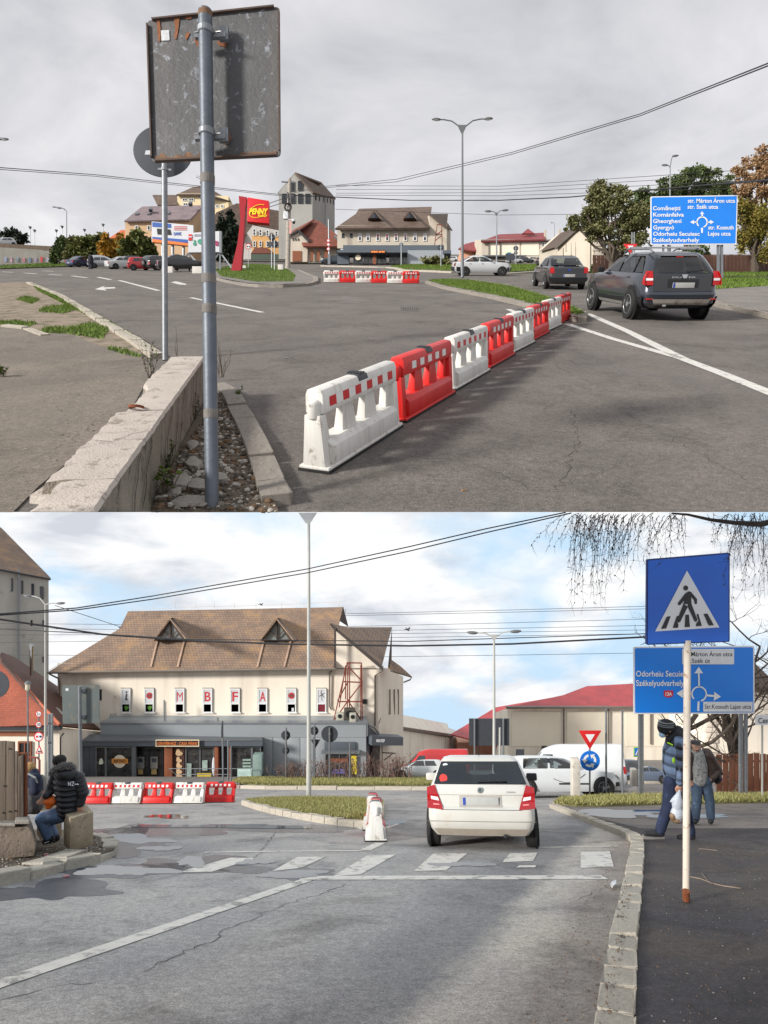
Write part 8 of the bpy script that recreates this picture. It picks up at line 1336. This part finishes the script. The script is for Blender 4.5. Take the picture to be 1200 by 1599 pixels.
def hand(shapes, w, d, s, curl=.5, side=1):
    """palm, four curled fingers of unequal length and a thumb leaving the palm's side"""
    d = V(d).normalized(); a = d.cross(V((0, 1, 0))).normalized(); b = a.cross(d); c = V(w)+d*.045*s; shapes.append(('b', c, (.034*s, .022*s, .05*s)))
    for i, L in enumerate((.07, .08, .075, .058)): o = c+a*(i-1.5)*.017*s+d*.04*s; k = o+d*L*.5*s; e = k+(d*(1-curl)+b*curl).normalized()*L*.5*s; shapes.append(('t', [o, k, e], [.0095*s, .0088*s, .0075*s]))
    o = c+a*side*.03*s; shapes.append(('t', [o, o+a*side*.022*s+d*.03*s, o+a*side*.012*s+d*.06*s], [.011*s, .0105*s, .009*s]))
def face(parent, hc, r, fdir, mats=None, vox=None):
    """eyes, brows and lips set on a head of radius r turned towards fdir"""
    f = V(fdir).normalized(); s = f.cross(V((0, 0, 1))).normalized(); u = s.cross(f); eye = M('eye white', (220, 216, 210), .3); iris = M('iris', (40, 32, 28), .3); lip = M('lip', (160, 96, 86), .5)
    mb = MB()
    for q in (-1, 1): mb.ball(hc+f*r*.86+s*q*r*.36+u*r*.02, r*.13, 8, 6)
    mb.build('eyes', eye, parent, smooth=True); mb = MB()
    for q in (-1, 1): mb.ball(hc+f*r*.97+s*q*r*.36+u*r*.01, r*.065, 8, 6)
    mb.build('irises', iris, parent, smooth=True); mb = MB()
    for q in (-1, 1): mb.tube([hc+f*r*.95+s*q*r*.18+u*r*.2, hc+f*r*.9+s*q*r*.5+u*r*.22], r*.05, 5)
    mb.build('eyebrows', M('brow hair', (52, 42, 38), .9), parent); mb = MB(); mb.tube([hc+f*r*.9-s*r*.25-u*r*.56, hc+f*r*.97-u*r*.55, hc+f*r*.9+s*r*.25-u*r*.56], r*.06, 6); mb.build('lips', lip, parent, smooth=True)
def head_shapes(hc, r, fdir):
    f = V(fdir).normalized(); s = f.cross(V((0, 0, 1))).normalized(); u = s.cross(f)
    return [('b', hc+u*r*.18, (r*.93, r*.98, r*1.02)), ('b', hc+f*r*.25-u*r*.45, (r*.62, r*.62, r*.62)), ('t', [hc+f*r*.92+u*r*.08, hc+f*r*1.12-u*r*.22], [r*.1, r*.17]), ('b', hc+s*r*.92, (r*.14, r*.2, r*.28)), ('b', hc-s*r*.92, (r*.14, r*.2, r*.28)), ('b', hc+f*r*.55-u*r*.85, (r*.34, r*.34, r*.28))]
# --- man in a plaid jacket walking left
z = zq(860, 1090, 3.53); Y = 10.15
def J(x, y, d=0): u, v = z(x, y); return P(u, v, Y+d)
t = thing('person', 'man in plaid jacket, striped hat and blue mask walking left with a shopping bag', 'person', P(1045, 1309, Y)); hc = J(636, 172); fd = V((-.88, -.25, -.38)); sk = head_shapes(hc, .105, fd)
sh_n, el_n, wr_n = J(722, 250, -.2), J(722, 370, -.24), J(713, 470, -.26); sh_f, el_f, wr_f = J(690, 250, .2), J(668, 360, .24), J(672, 450, .2)
sk += [('t', [J(672, 205), J(655, 180)], [.06, .055]), ('t', [J(695, 235), J(690, 330), J(690, 440)], [.11, .11, .11]), ('t', [sh_n, el_n, wr_n], [.06, .045, .03]), ('t', [sh_f, el_f, wr_f], [.06, .045, .03]), ('t', [J(668, 460, -.08), J(640, 610, -.1), J(603, 745, -.1)], [.085, .055, .04]), ('t', [J(700, 460, .08), J(742, 615, .1), J(776, 755, .1)], [.085, .055, .04])]
hand(sk, wr_n, J(712, 520, -.26)-wr_n, 1.25, .8, -1); hand(sk, wr_f, J(672, 500, .2)-wr_f, 1.2, .5, 1)
blobmesh('body', sk, .011, skin, t); face(t, hc, .105, fd)
plaid = bpy.data.materials.new('plaid fabric'); plaid.use_nodes = True; n_ = plaid.node_tree; bs = n_.nodes['Principled BSDF']; tcn = N(n_, 'ShaderNodeTexCoord'); sx = N(n_, 'ShaderNodeSeparateXYZ'); n_.links.new(tcn.outputs['Object'], sx.inputs[0])
fx = math_(n_, 'FRACT', math_(n_, 'MULTIPLY', math_(n_, 'ADD', sx.outputs[0], sx.outputs[1]), 6.5)); fz = math_(n_, 'FRACT', math_(n_, 'MULTIPLY', sx.outputs[2], 6.2)); a_ = ramp(n_, fx, [(0, .12), (.22, .12), (.24, 1.2), (.52, 1.2), (.54, .5), (.76, .5), (.8, .12)], 'LINEAR'); b2 = ramp(n_, fz, [(0, .12), (.26, .12), (.28, 1.2), (.58, 1.2), (.6, .45), (.82, .45), (.86, .12)], 'LINEAR')
mx = mixc(n_, math_(n_, 'MULTIPLY', math_(n_, 'ADD', a_, b2), .5), lin(122, 142, 174), lin(16, 17, 23)); n_.links.new(mx, bs.inputs['Base Color']); bs.inputs['Roughness'].default_value = .85
nn = N(n_, 'ShaderNodeTexNoise', i_Scale=11, i_Detail=4); n_.links.new(tcn.outputs['Object'], nn.inputs['Vector']); bp = N(n_, 'ShaderNodeBump', i_Strength=.6, i_Distance=.03); n_.links.new(nn.outputs[0], bp.inputs['Height']); n_.links.new(bp.outputs[0], bs.inputs['Normal'])
blobmesh('jacket', [('t', [J(698, 225), J(686, 300), J(684, 380), J(690, 452)], [.155, .185, .185, .175]), ('t', [J(720, 232, -.14), sh_n, el_n, J(714, 462, -.26)], [.11, .105, .085, .068]), ('t', [J(690, 235, .14), sh_f, el_f, J(672, 440, .2)], [.11, .1, .085, .065])], .014, plaid, t)
blobmesh('hood', [('t', [J(668, 212), J(700, 190), J(735, 205, .02)], [.085, .105, .08]), ('t', [J(725, 215, -.15), J(700, 200, -.1), J(650, 232, -.05)], [.07, .06, .05])], .012, M('black hood', (34, 34, 38), .85, 0, .2, 10), t); part(t, 'neon_trim', M('neon trim', (170, 220, 40), .6), lambda m: (m.tube([J(645, 248, -.17), J(675, 262, -.20)], .012, 6), m.ball(J(680, 346, -.20), (.025, .02, .045))))
blobmesh('cuff', [('t', [J(714, 458, -.26), J(713, 472, -.26)], [.058, .052])], .009, M('teal cuff', (36, 90, 96), .8), t)
blobmesh('trousers', [('t', [J(690, 448), J(684, 475)], [.165, .165]), ('t', [J(668, 470, -.08), J(648, 600, -.1), J(606, 728, -.1)], [.125, .092, .08]), ('t', [J(700, 470, .08), J(742, 610, .1), J(774, 740, .1)], [.125, .09, .078])], .013, denim, t)
blobmesh('shoe', [('t', [J(612, 748, -.1), J(570, 748, -.1), J(524, 748, -.1)], [.055, .055, .04])], .01, shoe_m, t); part(t, 'sole', sole_m, lambda m: m.box(J(568, 768, -.1), (.32, .11, .03), 0), bevel=.01); blobmesh('shoe', [('t', [J(782, 764, .1), J(745, 768, .1), J(710, 770, .1)], [.055, .055, .04])], .01, shoe_m, t); part(t, 'sole', sole_m, lambda m: m.box(J(746, 784, .1), (.28, .11, .028), 0), bevel=.01)
hat = M('black knit hat', (36, 36, 38), .95, 0, .2, 30, bump=.6, bscale=90); hb = blobmesh('knit_hat', [('b', hc+V((.012, 0, .055)), (.118, .118, .1)), ('t', [hc+V((-.02, -.0, .015)), hc+V((.06, 0, .03))], [.114, .11])], .011, hat, t); part(hb, 'hat_stripe', M('hat stripe grey', (128, 128, 128), .95, 0, .3, 60), lambda m: [m.lathe(hc+V((.006, 0, z_)), [(r_, 0), (r_+.003, .006), (r_, .012)], n=24) for z_, r_ in ((.05, .125), (.075, .122), (.105, .113))])
blobmesh('face_mask', [('b', hc+fd.normalized()*.075-V((.0, 0, .055)), (.05, .058, .05))], .009, M('mask blue', (160, 188, 210), .8), t)
bg_ = thing('shopping_bag', 'translucent white plastic shopping bag in the hand of the plaid-jacket man', 'bag', J(700, 690, -.25)); blobmesh('bag', [('b', J(700, 585, -.25), (.085, .07, .15)), ('b', J(700, 640, -.25), (.105, .08, .12)), ('t', [J(712, 505, -.26), J(705, 545, -.25)], [.02, .05]), ('t', [J(680, 560, -.25), J(662, 575, -.25)], [.03, .012])], .011, M('milky plastic', (188, 194, 204), .35, 0, .15, 14, bump=.6, bscale=24), bg_, 2); blobmesh('contents', [('b', J(700, 672, -.25), (.108, .085, .055)), ('b', J(675, 655, -.27), (.05, .05, .06))], .01, M('colourful shopping', (120, 96, 72), .5, 0, .6, 16, spots=((70, 110, 160), .4, 14)), bg_)
# --- man in brown leather jacket facing the viewer
Y = 12.5; t = thing('person', 'moustached man in brown leather jacket and black cap walking towards the viewer', 'person', P(1098, 1285, Y)); hc = J(802, 272); fd = V((-.12, -1, -.05)); sk = head_shapes(hc, .092, fd)
shr, elr, wrr = J(876, 322), J(924, 398, .02), J(890, 446, -.06); shl, ell, wrl = J(772, 322), J(762, 390), J(770, 450, -.04)
sk += [('t', [J(812, 318), J(804, 290)], [.06, .055]), ('t', [J(825, 335), J(828, 440)], [.09, .09]), ('t', [shr, elr, wrr], [.045, .038, .03]), ('t', [shl, ell, wrl], [.045, .038, .03]), ('t', [J(805, 460), J(806, 580), J(798, 676)], [.08, .055, .04]), ('t', [J(858, 460), J(880, 575), J(884, 672)], [.08, .055, .04])]
hand(sk, wrr, J(872, 462, -.08)-wrr, 1.1, .5, -1); hand(sk, wrl, J(774, 490, -.05)-wrl, 1.1, .5, 1); blobmesh('body', sk, .012, skin, t); face(t, hc, .092, fd)
part(t, 'moustache', M('grey brown moustache', (84, 68, 60), .9), lambda m: m.tube([hc+V((-.045, -.085, -.04)), hc+V((-.008, -.102, -.03)), hc+V((.03, -.085, -.04))], [.008, .015, .008], 6)); blobmesh('cap', [('b', hc+V((0, .012, .085)), (.1, .1, .045)), ('b', hc+V((-.01, -.085, .078)), (.07, .05, .012))], .009, black, t); part(t, 'sideburn_hair', M('grey hair', (96, 90, 86), .9), lambda m: [m.ball(hc+V((q*.088, .01, .0)), (.018, .04, .05)) for q in (-1, 1)])
blobmesh('sweater', [('t', [J(812, 315), J(815, 370), J(818, 445)], [.13, .165, .165])], .013, M('patterned grey sweater', (142, 142, 140), .95, 0, .3, 24, spots=((78, 76, 76), .45, 30)), t)
blobmesh('leather_jacket', [('t', [J(862, 312, .04), J(872, 380, .04), J(870, 442, .04)], [.12, .135, .125]), ('t', [J(868, 318), shr, elr, J(894, 440, -.05)], [.09, .095, .085, .066]), ('t', [J(782, 318, .03), J(772, 390, .03), J(778, 442, .03)], [.07, .07, .075]), ('t', [shl, ell, J(770, 440, -.04)], [.085, .08, .062]), ('t', [J(790, 305, .08), J(840, 305, .08)], [.07, .07])], .013, M('brown leather', (62, 48, 42), .5, 0, .25, 10, bump=.5, bscale=18), t)
blobmesh('trousers', [('t', [J(812, 455), J(850, 455)], [.135, .135]), ('t', [J(808, 470), J(806, 580), J(800, 665)], [.115, .092, .078]), ('t', [J(856, 470), J(879, 575), J(884, 660)], [.115, .092, .078])], .013, denim_m, t)
for x in (798, 885): blobmesh('shoe', [('t', [J(x, 680, .03), J(x-2, 684, -.12)], [.055, .048])], .011, shoe_m, t)
bg_ = thing('shoulder_bag', 'black bag hanging at the hip of the leather-jacket man', 'bag', J(915, 480, .05)); blobmesh('bag', [('b', J(918, 440, .08), (.085, .09, .13)), ('t', [J(930, 395, .08), J(945, 420, .08)], [.04, .03])], .012, black, bg_); part(bg_, 'purple_tag', M('purple tag', (120, 70, 150), .6), lambda m: m.ball(J(946, 452, .05), (.012, .01, .03)))
# --- man sitting on the block, seen from behind
z = zq(0, 1150, 6); Y = 9.05
t = thing('person', 'man in black puffer jacket and washed jeans sitting on the block with his back turned', 'person', P(112, 1276, Y)); hc = J(556, 250, .02); fd = V((-.75, .6, -.1)); sk = head_shapes(hc, .088, fd)
sl_, el_, wl_ = J(520, 390, .1), J(478, 505, .05), J(430, 560, -.02); s2, e2, w2_ = J(738, 395), J(778, 530, -.02), J(748, 640, -.05)
sk += [('t', [J(590, 330), J(565, 285)], [.055, .055]), ('t', [J(620, 400, .04), J(640, 560, .04), J(640, 690, .04)], [.09, .09, .09]), ('t', [sl_, el_, wl_], [.06, .045, .03]), ('t', [s2, e2, w2_], [.06, .045, .03]), ('t', [J(620, 700, .05), J(385, 775, .02), J(455, 945, .02)], [.085, .06, .042]), ('t', [J(660, 710, .22), J(450, 800, .26), J(500, 930, .24)], [.085, .06, .042])]
hand(sk, w2_, J(742, 720, -.05)-w2_, 1.1, .4, 1); hand(sk, wl_, J(405, 585, -.03)-wl_, 1.1, .6, 1); blobmesh('body', sk, .011, skin, t); face(t, hc, .088, fd)
puff = M('black puffer fabric', (30, 30, 36), .38, 0, .2, 6, bump=.3, bscale=26, stretch=(1, 1, 3)); sh_ = []
for i, (y, cx, w_, d_) in enumerate(((365, 632, 120, .15), (415, 640, 135, .17), (465, 645, 138, .175), (515, 648, 136, .175), (565, 650, 132, .17), (615, 650, 128, .17), (665, 650, 122, .165), (712, 652, 112, .155))): sh_.append(('b', J(cx, y, .03), (w_/6/F*Y, d_, .054)))
def puffs(a, b, r, n): return [('b', a.lerp(b, i/(n-1)), (r, r, r*.82)) for i in range(n)]
sh_.append(('t', [J(632, 380, .03), J(648, 560, .03), J(650, 705, .03)], [.135, .15, .14])); sh_ += puffs(J(520, 375, .08), el_, .082, 4)+puffs(el_, J(442, 552, -.01), .07, 3)+puffs(J(735, 380), e2, .085, 5)+puffs(e2, J(752, 630, -.04), .07, 4)
blobmesh('puffer_jacket', sh_, .0105, puff, t, 2); blobmesh('hood', [('b', J(625, 345, -.04), (.15, .12, .085)), ('b', J(650, 370, -.06), (.1, .09, .06))], .011, puff, t, 3)
fur = M('dark grey fur', (92, 88, 86), .95, 0, .5, 40, bump=1.0, bscale=90); fs_ = [('t', [J(x, y, d) for x, y, d in ((478, 350, -.02), (520, 305, -.1), (590, 278, -.12), (650, 272, -.1), (685, 300, -.02), (690, 330, .06))], [.035, .04, .042, .042, .04, .03])]
blobmesh('fur_trim', fs_, .01, fur, t, 1); mb = MB()
for i in range(420):
    s = random.random()*4.99; k = int(s); p = fs_[0][1][k].lerp(fs_[0][1][k+1], s-k); d = V((random.gauss(0, 1), random.gauss(0, 1), random.gauss(.2, 1))).normalized(); mb.tube([p+d*.035, p+d*.062], [.004, .001], 3, cap=False)
mb.build('fur_strands', M('pale fur tips', (150, 144, 138), .95), t, fix=False)
hr = [('b', hc+V((.012, -.02, .045)), (.094, .094, .072)), ('b', hc+V((.03, -.03, .0)), (.075, .075, .075))]; blobmesh('hair', hr, .01, M('short dark hair', (34, 28, 26), .9, 0, .3, 40, bump=.8, bscale=120), t)
part(t, 'back_print', M('white print', (210, 208, 216), .7), lambda m: [m.tube([J(a, b, -.155), J(c_, d, -.155)], .006, 5) for a, b, c_, d in ((640, 432, 642, 465), (640, 432, 662, 466), (662, 430, 662, 466), (672, 432, 692, 430), (692, 432, 674, 466), (674, 466, 694, 464), (700, 450, 718, 456), (722, 448, 735, 456))])
blobmesh('trousers', [('t', [J(640, 712, .05), J(390, 772, .02)], [.115, .085]), ('t', [J(385, 775, .02), J(450, 935, .02)], [.085, .07]), ('t', [J(660, 715, .22), J(455, 800, .26), J(498, 920, .24)], [.11, .085, .068]), ('b', J(650, 720, .1), (.16, .16, .07))], .011, denim_l, t)
for q_ in ((J(480, 965, .02), J(425, 990, .0)), (J(530, 955, .24), J(480, 985, .2))): blobmesh('shoe', [('t', list(q_), [.055, .042])], .01, shoe_m, t); part(t, 'sole', M('white sole', (206, 206, 206), .6), lambda m: m.tube([q_[0]-V((-.02, 0, .045)), q_[1]-V((.03, 0, .038))], .016, 6)); part(t, 'shoe_flash', poster, lambda m: m.tube([q_[0]+V((.0, -.052, -.01)), q_[1]+V((.01, -.042, -.0))], .008, 5))
bg_ = thing('orange_bag', 'bright orange plastic bag on the lap of the sitting man', 'bag', J(470, 680, .0)); blobmesh('bag', [('b', J(475, 610, -.0), (.10, .08, .075)), ('b', J(425, 560, -.0), (.045, .04, .075)), ('b', J(460, 660, -.02), (.05, .05, .04))], .011, M('orange plastic', (236, 110, 30), .35, 0, .12, 12, bump=.7, bscale=26), bg_, 1)
# --- woman sitting further left, half hidden by the fence
Y = 9.9; t = thing('person', 'blond woman in navy and grey coat sitting half hidden behind the plank fence', 'person', P(48, 1268, Y)); hc = J(270, 312); fd = V((-.8, .5, -.3)); sk = head_shapes(hc, .085, fd)+[('t', [J(285, 370), J(275, 335)], [.05, .05]), ('t', [J(295, 400), J(300, 600)], [.12, .13]), ('t', [J(330, 410, -.1), J(330, 520, -.12), J(270, 570, -.1)], [.055, .045, .03]), ('t', [J(265, 410, .1), J(235, 510, .1), J(215, 570, .1)], [.055, .045, .03]), ('t', [J(300, 650), J(180, 690), J(190, 860)], [.085, .06, .04]), ('t', [J(330, 655, .15), J(210, 700, .15), J(220, 870, .15)], [.085, .06, .04])]
hand(sk, J(270, 570, -.1), V((-1, 0, -.2)), 1.0, .5, 1); hand(sk, J(215, 570, .1), V((-1, 0, -.2)), 1.0, .5, 1); blobmesh('body', sk, .012, skin, t); face(t, hc, .085, fd)
blobmesh('hair', [('b', hc+V((.015, -.015, .03)), (.098, .098, .085)), ('b', hc+V((.04, -.03, -.03)), (.065, .07, .08))], .01, M('blond hair', (170, 132, 84), .8, 0, .3, 30, bump=.8, bscale=80), t)
blobmesh('navy_jacket', [('t', [J(290, 365), J(300, 440), J(300, 520)], [.12, .16, .165]), ('t', [J(335, 400, -.1), J(338, 500, -.12), J(290, 555, -.1)], [.085, .08, .06]), ('t', [J(262, 400, .1), J(236, 505, .1), J(218, 560, .1)], [.08, .075, .055]), ('t', [J(265, 335, -.05), J(310, 340, -.05), J(345, 350, 0)], [.05, .06, .045])], .012, M('navy fabric', (30, 36, 58), .85, 0, .2, 8, bump=.4, bscale=20), t)
blobmesh('grey_coat_skirt', [('t', [J(285, 520, -.05), J(305, 570, -.05), J(320, 630, -.05)], [.15, .165, .15]), ('b', J(260, 560, -.08), (.13, .12, .12))], .012, M('grey tweed', (84, 82, 84), .95, 0, .25, 24, bump=.5, bscale=40), t); blobmesh('trousers', [('t', [J(320, 660), J(180, 690)], [.11, .085]), ('t', [J(180, 690), J(190, 850)], [.08, .065]), ('t', [J(330, 665, .15), J(210, 700, .15), J(220, 860, .15)], [.11, .085, .065])], .012, M('dark trousers', (30, 30, 40), .85), t)
blobmesh('shoe', [('t', [J(195, 865), J(160, 885)], [.05, .04])], .011, shoe_m, t); blobmesh('shoe', [('t', [J(225, 875, .15), J(190, 895, .15)], [.05, .04])], .011, shoe_m, t)
bg_ = thing('backpack', 'grey backpack on the back of the half hidden woman', 'bag', J(385, 620, .1)); blobmesh('bag', [('b', J(385, 480, .12), (.075, .11, .2)), ('b', J(390, 560, .12), (.075, .11, .12))], .012, M('grey canvas', (118, 116, 108), .9, 0, .2, 9, bump=.4), bg_); part(bg_, 'strap', M('strap grey', (148, 150, 148), .8), lambda m: m.tube([J(232, 380, -.15), J(270, 355, -.19), J(330, 390, -.2), J(365, 470, -.12)], .014, 6))
# --- distant pedestrian of the upper street
z = lambda x, y: (x, y); Y = 63; t = thing('person', 'distant person in dark clothes walking past the silver estate', 'person', P(142, 421, Y)); hc = J(141.5, 399.5); sk = head_shapes(hc, .12, (.3, -1, 0))+[('t', [J(141.5, 402), J(141.5, 409.5)], [.16, .18]), ('t', [J(139.6, 403.5), J(139, 407), J(139.5, 410.5)], [.09, .07, .05]), ('t', [J(143.6, 403.5), J(144.3, 407), J(143.8, 410.5)], [.09, .07, .05]), ('t', [J(140.8, 410), J(140.6, 415.5), J(140.2, 420.3)], [.13, .09, .07]), ('t', [J(142.6, 410), J(143, 415.5), J(143.4, 420.5)], [.13, .09, .07])]
blobmesh('body', sk, .035, skin, t, 2); blobmesh('jacket', [('t', [J(141.5, 402.3), J(141.5, 410)], [.24, .27]), ('t', [J(139.4, 403), J(138.8, 407), J(139.3, 410)], [.13, .12, .1]), ('t', [J(143.8, 403), J(144.5, 407), J(144, 410)], [.13, .12, .1])], .04, M('dark coat', (36, 36, 44), .9), t); blobmesh('trousers', [('t', [J(140.8, 410), J(140.6, 415.5), J(140.2, 419.8)], [.19, .15, .12]), ('t', [J(142.6, 410), J(143, 415.5), J(143.4, 420)], [.19, .15, .12])], .04, M('dark trousers', (30, 30, 40), .9), t); blobmesh('hair', [('b', hc+V((0, 0, .04)), (.125, .125, .11))], .035, black, t)
bpy.context.view_layer.update()
